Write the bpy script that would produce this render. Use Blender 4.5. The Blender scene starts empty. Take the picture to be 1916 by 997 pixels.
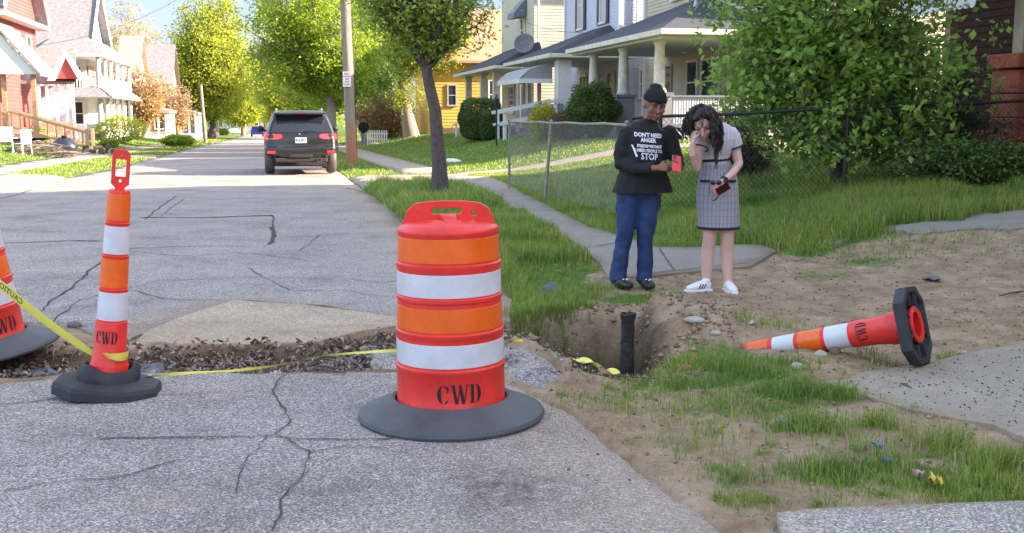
import bpy, bmesh, math, random
import numpy as np
from mathutils import Vector, Matrix, geometry
from mathutils.bvhtree import BVHTree
random.seed(7); RNG = np.random.default_rng(11)
SC = bpy.context.scene; COL = SC.collection
R = math.radians
# ---------------------------------------------------------------- camera
F_PX = 2060.0; CAM_H = 1.46; PITCH = math.atan(283.5/F_PX)
cd = bpy.data.cameras.new('camera'); cam = bpy.data.objects.new('camera', cd); COL.objects.link(cam)
cd.sensor_width = 36; cd.lens = F_PX/1916*36; cd.clip_start = .05; cd.clip_end = 3000
cam.location = (0, 0, CAM_H); cam.rotation_euler = (R(90)-PITCH, 0, 0); SC.camera = cam
# ---------------------------------------------------------------- light
SUN_EL, SUN_AZ = 23.0, 92.0          # azimuth clockwise from +Y: the sun stands to the right
w = bpy.data.worlds.new('World'); SC.world = w; w.use_nodes = True
nt = w.node_tree; bg = nt.nodes['Background']; sky = nt.nodes.new('ShaderNodeTexSky'); sky.sky_type = 'NISHITA'
sky.sun_disc = False; sky.sun_elevation = R(SUN_EL); sky.sun_rotation = R(SUN_AZ); sky.altitude = 100; sky.dust_density = .6; sky.air_density = 1.0
hs = nt.nodes.new('ShaderNodeMix'); hs.data_type = 'RGBA'; hs.blend_type = 'MULTIPLY'; hs.inputs[0].default_value = 1; pass
wtc = nt.nodes.new('ShaderNodeTexCoord'); wsp = nt.nodes.new('ShaderNodeSeparateXYZ'); nt.links.new(wtc.outputs['Generated'], wsp.inputs[0]); wrp = nt.nodes.new('ShaderNodeValToRGB'); nt.links.new(wsp.outputs[2], wrp.inputs[0])
_e = wrp.color_ramp.elements.new(.13); _e.color = (.29, .285, .40, 1); wrp.color_ramp.elements[0].position = .0; wrp.color_ramp.elements[0].color = (.24, .235, .31, 1); wrp.color_ramp.elements[2].position = .42; wrp.color_ramp.elements[2].color = (1.74, 1.35, 1.05, 1); nt.links.new(wrp.outputs[0], hs.inputs[7])
nt.links.new(sky.outputs[0], hs.inputs[6]); nt.links.new(hs.outputs[2], bg.inputs[0]); bg.inputs[1].default_value = .15
sl = bpy.data.lights.new('sun', 'SUN'); sun = bpy.data.objects.new('sun', sl); COL.objects.link(sun)
sl.energy = 5.0; sl.angle = R(.53); sl.color = (1, .80, .60)
sdir = Vector((math.sin(R(SUN_AZ))*math.cos(R(SUN_EL)), math.cos(R(SUN_AZ))*math.cos(R(SUN_EL)), math.sin(R(SUN_EL))))
sun.rotation_euler = sdir.to_track_quat('Z', 'Y').to_euler()
SC.view_settings.view_transform = 'Standard'; SC.view_settings.look = 'None'
SC.view_settings.exposure = 2.22; SC.view_settings.gamma = 1
SC.cycles.max_bounces = 6; SC.cycles.diffuse_bounces = 3; SC.cycles.transmission_bounces = 4; SC.cycles.glossy_bounces = 3
SC.cycles.sample_clamp_indirect = 6; SC.cycles.use_denoising = True
# ---------------------------------------------------------------- frames of reference
SA, CA = math.sin(R(12)), math.cos(R(12))
def W(t, s, z=0): return Vector((t*CA - s*SA, t*SA + s*CA, z))      # t across the street, s along it
def TS(X, Y): return X*CA + Y*SA, -X*SA + Y*CA
def sst(x, a, b):
    q = np.clip((x-a)/(b-a), 0, 1); return q*q*(3-2*q)
def hsh(i, j, k=0):
    n = np.sin(i*127.1 + j*311.7 + k*74.7)*43758.5453; return n-np.floor(n)
def vnoise(x, y, k=0):
    x = np.asarray(x, float); y = np.asarray(y, float)
    i = np.floor(x); j = np.floor(y); a = x-i; b = y-j; a = a*a*(3-2*a); b = b*b*(3-2*b)
    return (hsh(i, j, k)*(1-a)+hsh(i+1, j, k)*a)*(1-b)+(hsh(i, j+1, k)*(1-a)+hsh(i+1, j+1, k)*a)*b
def fbm(x, y, sc, o=3, k=0):
    v = 0; a = .5
    for q in range(o): v = v+a*(vnoise(np.asarray(x)*sc*2**q, np.asarray(y)*sc*2**q, k+q)-.5); a *= .5
    return v
def zroad(s): return -.011*np.clip(np.asarray(s, float)-18, 0, 160)
def Hb(X, Y):
    X = np.asarray(X, float); Y = np.asarray(Y, float); t, s = TS(X, Y)
    z = zroad(s)
    z = z+.06*sst(t, 1.7, 2.2)*sst(s, 9, 13)+.07*sst(t, 4.2, 4.9)*sst(s, 8, 12)
    rise = .42+.33*sst(s, 20, 32)
    z = z+sst(t, 4.8, 10.3)*rise*sst(s+.3*t, 7, 13)
    z = z+.05*sst(-t, 5, 5.6)+.5*sst(-t, 7.5, 12)*sst(s, 22, 40)
    return z
def ray(u, v):
    x = (u-958)/F_PX; y = (498.5-v)/F_PX; cp, sp = math.cos(PITCH), math.sin(PITCH)
    return Vector((x, cp+y*sp, -sp+y*cp))
_YS = np.exp(np.linspace(math.log(2.), math.log(400.), 900)); _PC = {}
def P(u, v, dz=0):                                                   # where that line of sight meets the ground
    if (u, v, dz) in _PC: return _PC[(u, v, dz)].copy()
    d = ray(u, v); ys = _YS
    for _ in range(3):
        k = ys/d.y; g = CAM_H+d.z*k-Hb(d.x*k, ys)-dz; b = np.nonzero(g < 0)[0]; i = int(b[0]) if len(b) else len(ys)-1
        lo, hi = ys[max(0, i-1)], ys[i]; ys = np.linspace(lo, hi, 40)
    k = hi/d.y; r = Vector((d.x*k, hi, CAM_H+d.z*k)); _PC[(u, v, dz)] = r; return r.copy()
def PY(u, v, Y):
    d = ray(u, v); k = Y/d.y; return Vector((d.x*k, Y, CAM_H+d.z*k))
# ---------------------------------------------------------------- polygons
def inpoly(X, Y, poly):
    X = np.asarray(X, float); Y = np.asarray(Y, float); c = np.zeros(X.shape, bool); n = len(poly)
    for i in range(n):
        x0, y0 = poly[i][0], poly[i][1]; x1, y1 = poly[(i+1) % n][0], poly[(i+1) % n][1]
        if y0 == y1: continue
        c ^= ((y0 > Y) != (y1 > Y)) & (X < (x1-x0)*(Y-y0)/(y1-y0)+x0)
    return c
def pdist(X, Y, pts, closed=True):
    X = np.asarray(X, float); Y = np.asarray(Y, float); best = np.full(X.shape, 1e9); n = len(pts)
    for i in range(n if closed else n-1):
        x0, y0 = pts[i][0], pts[i][1]; x1, y1 = pts[(i+1) % n][0], pts[(i+1) % n][1]
        dx, dy = x1-x0, y1-y0; L = dx*dx+dy*dy+1e-12
        q = np.clip(((X-x0)*dx+(Y-y0)*dy)/L, 0, 1)
        best = np.minimum(best, np.hypot(X-x0-q*dx, Y-y0-q*dy))
    return best
def sdist(X, Y, poly):                                               # positive inside
    X = np.asarray(X, float); Y = np.asarray(Y, float)
    if X.size > 500:
        xs = [p[0] for p in poly]; ys = [p[1] for p in poly]; b = (X > min(xs)-1) & (X < max(xs)+1) & (Y > min(ys)-1) & (Y < max(ys)+1)
        o = np.full(X.shape, -9.); xb, yb = X[b], Y[b]
        if xb.size: d = pdist(xb, yb, poly); o[b] = np.where(inpoly(xb, yb, poly), d, -d)
        return o
    d = pdist(X, Y, poly); return np.where(inpoly(X, Y, poly), d, -d)
# ---------------------------------------------------------------- materials
def mat(name, col, rough=.7, metal=0, spec=.5, var=0, vscale=3, bump=0, bscale=40, bdist=.01, coat=0, emis=None):
    m = bpy.data.materials.new(name); m.use_nodes = True; n = m.node_tree; b = n.nodes['Principled BSDF']
    c = (*col, 1); b.inputs['Base Color'].default_value = c; b.inputs['Roughness'].default_value = rough
    b.inputs['Metallic'].default_value = metal; b.inputs['Specular IOR Level'].default_value = spec; b.inputs['Coat Weight'].default_value = coat
    tc = None
    if var or bump: tc = n.nodes.new('ShaderNodeTexCoord')
    if var:
        no = n.nodes.new('ShaderNodeTexNoise'); no.inputs['Scale'].default_value = vscale; no.inputs['Detail'].default_value = 6; no.inputs['Roughness'].default_value = .65
        n.links.new(tc.outputs['Object'], no.inputs['Vector'])
        mr = n.nodes.new('ShaderNodeMapRange'); mr.inputs[1].default_value = .3; mr.inputs[2].default_value = .7; mr.inputs[3].default_value = 1-var; mr.inputs[4].default_value = 1+var*.6
        n.links.new(no.outputs[0], mr.inputs[0])
        mx = n.nodes.new('ShaderNodeVectorMath'); mx.operation = 'SCALE'; mx.inputs[0].default_value = col
        n.links.new(mr.outputs[0], mx.inputs['Scale']); n.links.new(mx.outputs[0], b.inputs['Base Color'])
    if bump:
        n2 = n.nodes.new('ShaderNodeTexNoise'); n2.inputs['Scale'].default_value = bscale; n2.inputs['Detail'].default_value = 4
        n.links.new(tc.outputs['Object'], n2.inputs['Vector'])
        bp = n.nodes.new('ShaderNodeBump'); bp.inputs['Strength'].default_value = bump; bp.inputs['Distance'].default_value = bdist
        n.links.new(n2.outputs[0], bp.inputs['Height']); n.links.new(bp.outputs[0], b.inputs['Normal'])
    return m
def leafmat(name, c1, c2, trans=.35, rough=.55):
    m = bpy.data.materials.new(name); m.use_nodes = True; n = m.node_tree; b = n.nodes['Principled BSDF']; out = n.nodes['Material Output']
    g = n.nodes.new('ShaderNodeNewGeometry'); rp = n.nodes.new('ShaderNodeValToRGB')
    rp.color_ramp.elements[0].color = (*c1, 1); rp.color_ramp.elements[1].color = (*c2, 1)
    n.links.new(g.outputs['Random Per Island'], rp.inputs[0]); n.links.new(rp.outputs[0], b.inputs['Base Color'])
    b.inputs['Roughness'].default_value = rough; b.inputs['Specular IOR Level'].default_value = .3
    tr = n.nodes.new('ShaderNodeBsdfTranslucent'); n.links.new(rp.outputs[0], tr.inputs[0])
    mx = n.nodes.new('ShaderNodeMixShader'); mx.inputs[0].default_value = trans
    n.links.new(b.outputs[0], mx.inputs[1]); n.links.new(tr.outputs[0], mx.inputs[2]); n.links.new(mx.outputs[0], out.inputs[0])
    return m
# ---------------------------------------------------------------- object helpers
def tagit(o, label=None, cat=None, group=None, kind=None):
    if label: o['label'] = label
    if cat: o['category'] = cat
    if group: o['group'] = group
    if kind: o['kind'] = kind
    return o
def thing(name, label, cat, loc=(0, 0, 0), rz=0, group=None, rot=None):
    o = bpy.data.objects.new(name, None); COL.objects.link(o); o.empty_display_size = .1
    o.location = loc; o.rotation_euler = rot if rot else (0, 0, rz); o['kind'] = 'thing'
    return tagit(o, label, cat, group)
def link(name, me, m=None, parent=None, smooth=False):
    if m:
        for q in (m if isinstance(m, (list, tuple)) else [m]): me.materials.append(q)
    if smooth: me.polygons.foreach_set('use_smooth', [True]*len(me.polygons))
    o = bpy.data.objects.new(name, me); COL.objects.link(o)
    if parent: o.parent = parent
    return o
def np_mesh(name, V, Fa):
    me = bpy.data.meshes.new(name); V = np.asarray(V, np.float32); Fa = np.asarray(Fa, np.int32)
    nf, k = Fa.shape; me.vertices.add(len(V)); me.vertices.foreach_set('co', V.ravel())
    me.loops.add(nf*k); me.loops.foreach_set('vertex_index', Fa.ravel())
    me.polygons.add(nf); me.polygons.foreach_set('loop_start', np.arange(0, nf*k, k, dtype=np.int32))
    me.update(calc_edges=True); me.validate(); return me
class MB:
    def __init__(s, org=(0, 0, 0)): s.pc = []; s.v = []; s.f = []; s.o = Vector(org); s.mi = []; s.cur = 0
    def add(s, vs, fs):
        s.pc.append((len(s.v), len(s.f))); n = len(s.v); s.v += [tuple(Vector(p)-s.o) for p in vs]; s.f += [tuple(i+n for i in q) for q in fs]; s.mi += [s.cur]*len(fs); return s
    def box(s, x0, x1, y0, y1, z0, z1):
        s.add([(x0,y0,z0),(x1,y0,z0),(x1,y1,z0),(x0,y1,z0),(x0,y0,z1),(x1,y0,z1),(x1,y1,z1),(x0,y1,z1)],
              [(0,3,2,1),(4,5,6,7),(0,1,5,4),(1,2,6,5),(2,3,7,6),(3,0,4,7)]); return s
    def cyl(s, a, b, r0, r1=None, n=12, caps=True):
        a = Vector(a); b = Vector(b); r1 = r0 if r1 is None else r1; d = (b-a).normalized()
        x = d.orthogonal().normalized(); y = d.cross(x)
        vs = [a+(x*math.cos(2*math.pi*i/n)+y*math.sin(2*math.pi*i/n))*r0 for i in range(n)]+[b+(x*math.cos(2*math.pi*i/n)+y*math.sin(2*math.pi*i/n))*r1 for i in range(n)]
        fs = [(i, (i+1) % n, n+(i+1) % n, n+i) for i in range(n)]
        if caps: fs += [tuple(range(n-1, -1, -1)), tuple(range(n, 2*n))]
        s.add(vs, fs); return s
    def bar(s, a, b, w, h):                                          # square bar between two points
        a = Vector(a); b = Vector(b); d = (b-a).normalized(); up = Vector((0, 0, 1))
        if abs(d.z) > .95: up = Vector((0, 1, 0))
        x = d.cross(up).normalized()*w/2; y = x.cross(d).normalized()*h/2
        s.add([a-x-y, a+x-y, a+x+y, a-x+y, b-x-y, b+x-y, b+x+y, b-x+y],
              [(0,3,2,1),(4,5,6,7),(0,1,5,4),(1,2,6,5),(2,3,7,6),(3,0,4,7)]); return s
    def lathe(s, prof, n=32, c=(0, 0, 0), axis='z', close=False):
        vs = []; fs = []; c = Vector(c)
        for r, z in prof:
            for i in range(n):
                a = 2*math.pi*i/n; vs.append(c+Vector((r*math.cos(a), r*math.sin(a), z)))
        m = len(prof)
        for j in range(m-1 if not close else m):
            for i in range(n):
                j2 = (j+1) % m
                fs.append((j*n+i, j*n+(i+1) % n, j2*n+(i+1) % n, j2*n+i))
        s.add(vs, fs); return s
    def prism(s, poly, off):                                         # polygon extruded by a vector
        n = len(poly); off = Vector(off); p = [Vector(q) for q in poly]
        s.add(p+[q+off for q in p], [tuple(range(n))[::-1], tuple(range(n, 2*n))]+[(i, (i+1) % n, n+(i+1) % n, n+i) for i in range(n)]); return s
    def tube(s, pts, rad, n=8, caps=True):
        pts = [Vector(p) for p in pts]; rad = rad if hasattr(rad, '__len__') else [rad]*len(pts); vs = []; x = None
        for i, p in enumerate(pts):
            d = (pts[min(i+1, len(pts)-1)]-pts[max(i-1, 0)]).normalized()
            x = d.orthogonal().normalized() if x is None else (x-d*x.dot(d)).normalized()
            y = d.cross(x); vs += [p+(x*math.cos(2*math.pi*k/n)+y*math.sin(2*math.pi*k/n))*rad[i] for k in range(n)]
        fs = [(j*n+k, j*n+(k+1) % n, (j+1)*n+(k+1) % n, (j+1)*n+k) for j in range(len(pts)-1) for k in range(n)]
        if caps: fs += [tuple(range(n-1, -1, -1)), tuple(range((len(pts)-1)*n, len(pts)*n))]
        s.add(vs, fs); return s
    def ell(s, c, r, n=16, m=10, rot=None):
        c = Vector(c); vs = []; fs = []
        for j in range(m+1):
            th = math.pi*j/m
            for i in range(n):
                a = 2*math.pi*i/n; p = Vector((r[0]*math.sin(th)*math.cos(a), r[1]*math.sin(th)*math.sin(a), r[2]*math.cos(th)))
                if rot: p = rot @ p
                vs.append(c+p)
        for j in range(m):
            for i in range(n): fs.append((j*n+i, (j+1)*n+i, (j+1)*n+(i+1) % n, j*n+(i+1) % n))
        s.add(vs, fs); return s
    def pieces(s):
        out = []; pc = s.pc+[(len(s.v), len(s.f))]
        for (a, fa), (b, fb) in zip(pc[:-1], pc[1:]):
            q = MB(); q.add(s.v[a:b], [tuple(i-a for i in f) for f in s.f[fa:fb]]); out.append(q)
        return out
    def build(s, name, m=None, parent=None, smooth=False, bevel=0, fix=True):
        me = bpy.data.meshes.new(name); me.from_pydata(s.v, [], s.f)
        if any(s.mi): me.polygons.foreach_set('material_index', s.mi)
        if fix:
            bm = bmesh.new(); bm.from_mesh(me); bmesh.ops.remove_doubles(bm, verts=bm.verts, dist=1e-5)
            bmesh.ops.recalc_face_normals(bm, faces=bm.faces)
            if bevel: bmesh.ops.bevel(bm, geom=[e for e in bm.edges if len(e.link_faces) == 2 and e.calc_face_angle(0) > .6], offset=bevel, segments=2, affect='EDGES', profile=.5)
            bm.to_mesh(me); bm.free()
        me.update(); o = link(name, me, m, parent, smooth)
        if smooth:
            try: me.set_sharp_from_angle(angle=R(40))
            except Exception: pass
        return o
def deps(): return bpy.context.evaluated_depsgraph_get()
def bake(o):                                                         # apply its modifiers
    me = bpy.data.meshes.new_from_object(o.evaluated_get(deps())); o.modifiers.clear(); o.data = me; return o
def textmesh(txt, size, spacing=1.0, bold=0.0, res=2):
    cu = bpy.data.curves.new('t', 'FONT'); cu.body = txt; cu.size = size; cu.align_x = 'CENTER'; cu.align_y = 'CENTER'; cu.offset = bold; cu.resolution_u = res; cu.space_character = spacing
    o = bpy.data.objects.new('t', cu); COL.objects.link(o)
    me = bpy.data.meshes.new_from_object(o.evaluated_get(deps())); vs = [tuple(v.co) for v in me.vertices]; fs = [tuple(p.vertices) for p in me.polygons]
    bpy.data.objects.remove(o); bpy.data.curves.remove(cu); bpy.data.meshes.remove(me); return vs, fs
# ================================================================ the ground
def PP(lst): return [tuple(P(u, v))[:2] for u, v in lst]
def densify(poly, step, jag=0, closed=True, k=0):
    out = []; n = len(poly)
    for i in range(n if closed else n-1):
        a = Vector(poly[i][:2]); b = Vector(poly[(i+1) % n][:2]); L = (b-a).length; m = max(1, int(L/step)); nrm = Vector((-(b-a).y, (b-a).x)).normalized() if L > 0 else Vector((0, 0))
        for j in range(m):
            p = a.lerp(b, j/m)
            if jag and L < 60: p = p+nrm*float(fbm(p.x*1.0, p.y, 6, 3, k))*jag
            out.append((p.x, p.y))
    if not closed: out.append(tuple(poly[-1][:2]))
    return out
def sheet(name, poly, zf, thick, m, step, jag=0, parent=None, edge=None, k=0, attrs=None, smooth=True):
    bd = densify(poly, edge or step, jag, True, k); xs = [p[0] for p in bd]; ys = [p[1] for p in bd]
    gx, gy = np.meshgrid(np.arange(min(xs), max(xs), step), np.arange(min(ys), max(ys), step)); gx = gx.ravel(); gy = gy.ravel()
    gx = gx+RNG.uniform(-.2, .2, gx.size)*step; gy = gy+RNG.uniform(-.2, .2, gy.size)*step
    keep = sdist(gx, gy, bd) > step*.35; gx = gx[keep]; gy = gy[keep]
    co = [Vector(p) for p in bd]+[Vector((a, b)) for a, b in zip(gx, gy)]; nb = len(bd)
    r = geometry.delaunay_2d_cdt(co, [], [list(range(nb))], 1, 1e-6)
    vv = [(p.x, p.y) for p in r[0]]; X = np.array([p[0] for p in vv]); Y = np.array([p[1] for p in vv]); Z = zf(X, Y)
    V = [(a, b, c) for a, b, c in zip(X, Y, Z)]; Fc = [tuple(q) for q in r[2]]
    cnt = {}
    for q in Fc:
        for i in range(3):
            e = (q[i], q[(i+1) % 3]); cnt[e] = 1
    be = [e for e in cnt if (e[1], e[0]) not in cnt]; low = {}
    for e in be:
        for i in e:
            if i not in low: low[i] = len(V); V.append((V[i][0], V[i][1], V[i][2]-thick))
    Fs = [(e[1], e[0], low[e[0]], low[e[1]]) for e in be]
    me = bpy.data.meshes.new(name); me.from_pydata(V, [], Fc+Fs); me.update()
    if attrs:
        VX = np.array([p[0] for p in V]); VY = np.array([p[1] for p in V])
        for an, fn in attrs.items():
            a = me.attributes.new(an, 'FLOAT', 'POINT'); a.data.foreach_set('value', np.clip(fn(VX, VY), 0, 1).astype(np.float32))
    o = link(name, me, m, parent, False)
    if smooth: me.polygons.foreach_set('use_smooth', [True]*len(Fc)+[False]*len(Fs))
    tagit(o, kind='structure'); return o
# outlines read off the photograph, carried to the ground
trench_far = PP([(-260, 618), (0, 612), (45, 603), (130, 607), (178, 628), (236, 640)])
slab_px = [(236, 640), (330, 600), (437, 564), (560, 572), (745, 597), (905, 600), (800, 610), (745, 613), (650, 628), (560, 640), (400, 645)]
slab = PP(slab_px)
road_far = trench_far+PP([(330, 600), (437, 564), (560, 572), (745, 597), (905, 600), (955, 602), (955, 560)])
road_far += [tuple(W(1.68, 11))[:2], tuple(W(1.7, 20))[:2], tuple(W(1.7, 200))[:2], tuple(W(-5, 200))[:2], tuple(W(-5, 60))[:2], tuple(W(-5.05, 36))[:2], tuple(W(-5.3, 30))[:2], tuple(W(-6.3, 24))[:2], tuple(W(-6.6, 19))[:2], tuple(W(-9, 15))[:2], tuple(W(-14, 14))[:2]]
road_near = PP([(0, 712), (110, 702), (235, 694), (420, 690), (600, 691), (740, 689), (860, 692), (945, 700), (1005, 735), (1090, 775), (1180, 850), (1290, 930), (1385, 997)])
road_near += [(.85, 3.3), (.95, 2.2), (-9, 2.2), (-9, 6.1), (-5, 6.15)]
broken = PP([(700, 652), (800, 640), (985, 638), (1045, 655), (1102, 688), (1085, 706), (1045, 716), (1003, 733), (945, 699), (860, 691), (700, 688)])
hole = PP([(952, 596), (1000, 583), (1060, 580), (1120, 580), (1170, 588), (1230, 602), (1275, 632), (1262, 668), (1225, 690), (1180, 700), (1118, 700), (1095, 676), (1045, 650), (990, 634), (960, 620)])
walk_main = PP([(1138, 527), (1230, 520), (1330, 511), (1405, 503), (1452, 474), (1425, 463), (1330, 465), (1232, 466), (1100, 428), (945, 345), (915, 333)])
walk_main += [tuple(W(4.35, 26.5))[:2], tuple(W(3.2, 26.5))[:2]]+PP([(870, 350), (960, 396), (1075, 458), (1125, 500)])
apron = [tuple(W(1.72, 22.6))[:2], tuple(W(1.72, 27.6))[:2], tuple(W(14, 28.4))[:2], tuple(W(14, 26.52))[:2], tuple(W(4.37, 26.52))[:2], tuple(W(3.15, 26.52))[:2], tuple(W(3.0, 24.6))[:2], tuple(W(2.1, 22.8))[:2]]
walk_far = [tuple(W(3.1, 28.2))[:2], tuple(W(4.4, 28.25))[:2], tuple(W(4.4, 110))[:2], tuple(W(3.1, 110))[:2]]
walk_left = [tuple(W(-7.1, 26))[:2], tuple(W(-8.4, 26))[:2], tuple(W(-8.4, 110))[:2], tuple(W(-7.1, 110))[:2]]
drive_left = [tuple(W(-5.2, 25))[:2], tuple(W(-5.2, 29.3))[:2], tuple(W(-7.05, 31.5))[:2], tuple(W(-7.05, 24.0))[:2], tuple(W(-6.2, 23.6))[:2]]
drive_left2 = [tuple(W(-4.98, 48))[:2], tuple(W(-4.98, 52))[:2], tuple(W(-7.05, 51.6))[:2], tuple(W(-7.05, 48.4))[:2]]
right_slab = PP([(1512, 712), (1640, 697), (1742, 680), (1916, 640), (2100, 612), (2100, 900), (1860, 800), (1700, 770), (1600, 740)])
front_slab = PP([(1452, 974), (1590, 965), (1916, 953), (2150, 945), (2150, 1060), (1480, 1060)])
old_patch = PP([(1640, 428), (1720, 418), (1800, 415), (1830, 402), (1916, 396), (1990, 395), (1990, 425), (1850, 432), (1700, 440)])
pad_patch = PP([(1475, 447), (1540, 444), (1590, 450), (1560, 460), (1490, 460)])

def zhole(X, Y):
    d = sdist(X, Y, hole)+fbm(X, Y, 5, 3, 5)*.14+fbm(X, Y, 17, 3, 6)*.08
    wd = .10+.75*sst(X, .72, 1.2)
    z = -.66*sst(d, -.04, wd*1.25)*(1-.62*sst(X, .62, 1.15)); z = z+sst(d, 0, .15)*(fbm(X, Y, 5, 4, 51)*.16+fbm(X, Y, 16, 3, 52)*.06)
    return z
def onroad_mask(X, Y):
    m = np.zeros(np.shape(X), bool)
    for pl in (road_far, road_near, slab, broken): m |= sdist(X, Y, pl) > -.005
    return m
trench_band = PP([(-200, 660), (235, 655), (560, 640), (745, 612), (955, 600), (985, 634), (945, 640), (745, 690), (235, 695), (-200, 715)])
def Hg(X, Y):                                                        # the ground as it is under everything
    X = np.asarray(X, float); Y = np.asarray(Y, float); z = Hb(X, Y)
    near = sst(-Y, -16, -9)
    t, s = TS(X, Y)
    z = z+fbm(X, Y, 1.2, 3, 2)*.09*near*(1-sst(-t, -2.0, -1.0))+fbm(X, Y, 9, 4, 3)*.055*near*(1-.5*sst(-t, -2.0, -1.0))
    # dirt heaps at the rim of the hole
    for (u, v, r, h) in ((1290, 600, .28, .10), (1240, 600, .2, .08), (1340, 620, .25, .08), (1080, 712, .16, .06), (1370, 662, .25, .07), (1500, 690, .3, .04), (1400, 668, .2, -.10), (1325, 655, .26, -.15), (1225, 600, .10, .07), (1262, 622, .09, .06), (1320, 612, .12, .06)):
        p = P(u, v); z = z+h*np.exp(-((X-p.x)**2+(Y-p.y)**2)/r**2)
    z = z+zhole(X, Y)
    tr = sst(sdist(X, Y, trench_band), -.02, .10); z = z-.10*tr*(1-sst(-sdist(X, Y, hole), -.3, .0)*0)
    return z
def Hlow(X, Y):
    z = Hg(X, Y); X = np.asarray(X, float); Y = np.asarray(Y, float)
    m = np.zeros(X.shape); 
    for pl in (road_far, road_near, slab, broken): m = np.maximum(m, sst(sdist(X, Y, pl), .02, .12))
    z = z-m*.13
    m2 = np.zeros(X.shape)
    for pl in (walk_main, apron, walk_far, walk_left, drive_left, drive_left2, front_slab): m2 = np.maximum(m2, sst(sdist(X, Y, pl), .01, .08))
    m2 = np.maximum(m2, sst(sdist(X, Y, right_slab), .0, .25))
    m2 = np.maximum(m2, sst(sdist(X, Y, old_patch), .0, .25))
    return z-m2*.07
def ax(segs):
    out = []
    for a, b, st in segs: out += list(np.arange(a, b, st))
    return np.array(out+[segs[-1][1]])
GX = ax([(-420, -60, 20), (-60, -20, 2), (-20, -6, .5), (-6, -1.2, .09), (-1.2, 4.6, .04), (4.6, 12, .2), (12, 40, 1.5), (40, 420, 20)])
GY = ax([(-60, 0, 6), (0, 3, .5), (3, 5, .08), (5, 10.5, .04), (10.5, 16, .1), (16, 40, .35), (40, 90, 1.2), (90, 600, 15)])
gx, gy = np.meshgrid(GX, GY); gz = Hlow(gx, gy); nx, ny = len(GX), len(GY)
V = np.stack([gx.ravel(), gy.ravel(), gz.ravel()], 1); ii, jj = np.meshgrid(np.arange(nx-1), np.arange(ny-1)); q = (jj*nx+ii).ravel()
me = np_mesh('ground', V, np.stack([q, q+1, q+nx+1, q+nx], 1))
def grassy(X, Y):                                                    # 0 bare earth .. 1 full grass
    t, s = TS(X, Y); n = fbm(X, Y, 1.5, 4, 9)*1.6
    g = sst(s+.25*t, 13, 15)*np.ones(np.shape(X))                    # beyond the corner it is all lawn
    def blob(u, v, rx, ry, h=1.):
        p = P(u, v); return h*np.exp(-(((X-p.x)/rx)**2+((Y-p.y)/ry)**2)*1.2)
    verge = PP([(705, 362), (760, 348), (870, 352), (960, 398), (1075, 458), (1132, 512), (1090, 530), (1062, 560), (1000, 585), (955, 600), (952, 540), (860, 470), (770, 400)])
    g = np.maximum(g, sst(sdist(X, Y, verge)+n*.15, -.12, .12))
    yard = PP([(940, 345), (1100, 428), (1232, 466), (1430, 462), (1500, 478), (1640, 440), (1916, 398), (2100, 385), (2100, 300), (1300, 280), (1000, 300)])
    g = np.maximum(g, sst(sdist(X, Y, yard)+n*.35, -.3, .15))
    for b in ((1350, 660, .22, .35, 1.1), (1420, 700, .35, .3, .95), (1290, 715, .5, .22, .8), (1480, 735, .35, .25, 1.), (1180, 745, .45, .18, .45), (1340, 770, .5, .22, .55),
              (1500, 800, .22, .12, .9), (1560, 745, .15, .12, .8), (1640, 800, .12, .1, .7), (1560, 890, .28, .13, 1.), (1680, 880, .3, .13, .9), (1790, 910, .32, .11, 1.1), (1860, 880, .16, .16, 1.),
              (1720, 850, .25, .1, .7), (1880, 935, .3, .08, 1.), (1180, 560, .28, .2, .8), (1100, 555, .2, .2, .5), (1370, 905, .12, .2, .45), (1400, 960, .18, .12, .4), (1530, 520, .5, .5, .45), (1620, 490, .6, .5, .4), (1430, 600, .3, .3, .3)):
        g = np.maximum(g, blob(*b)+n*.35*(blob(*b) > .1))
    hd = sdist(X, Y, hole); g = g*(1-sst(hd+.0*n, -.06, .04))
    g = g*(1-.95*sst(sdist(X, Y, trench_band), -.1, .02))
    for pl, o_ in ((walk_main, 0), (apron, 0), (walk_far, 0), (walk_left, 0), (drive_left, 0), (drive_left2, 0), (front_slab, .02), (right_slab, -.12), (old_patch, 0), (road_far, .03), (road_near, .05), (slab, 0), (broken, 0)):
        g = g*(1-sst(sdist(X, Y, pl)+o_, -.02, .05))
    return np.clip(g, 0, 1)
ag = me.attributes.new('grass', 'FLOAT', 'POINT'); ag.data.foreach_set('value', grassy(V[:, 0], V[:, 1]).astype(np.float32))
aw = me.attributes.new('wet', 'FLOAT', 'POINT'); hd = sdist(V[:, 0], V[:, 1], hole); aw.data.foreach_set('value', (sst(hd, -.02, .12)*(1-.6*sst(V[:, 0], .8, 1.4))+.8*sst(sdist(V[:, 0], V[:, 1], trench_band), -.03, .05)).clip(0, 1).astype(np.float32))  # darker soil tone inside the hole and the trench
def N(nt, typ, **kw):
    n = nt.nodes.new(typ)
    for k, v in kw.items():
        if isinstance(k, str) and hasattr(n, k): setattr(n, k, v)
    return n
def noise(nt, vec, scale, detail=4, rough=.6):
    n = nt.nodes.new('ShaderNodeTexNoise'); n.inputs['Scale'].default_value = scale; n.inputs['Detail'].default_value = detail; n.inputs['Roughness'].default_value = rough; nt.links.new(vec, n.inputs['Vector']); return n.outputs[0]
def ramp(nt, fac, stops):
    r = nt.nodes.new('ShaderNodeValToRGB'); e = r.color_ramp.elements
    while len(e) < len(stops): e.new(.5)
    for i, (p, c) in enumerate(stops): e[i].position = p; e[i].color = (*c, 1) if len(c) == 3 else c
    nt.links.new(fac, r.inputs[0]); return r.outputs[0]
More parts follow.
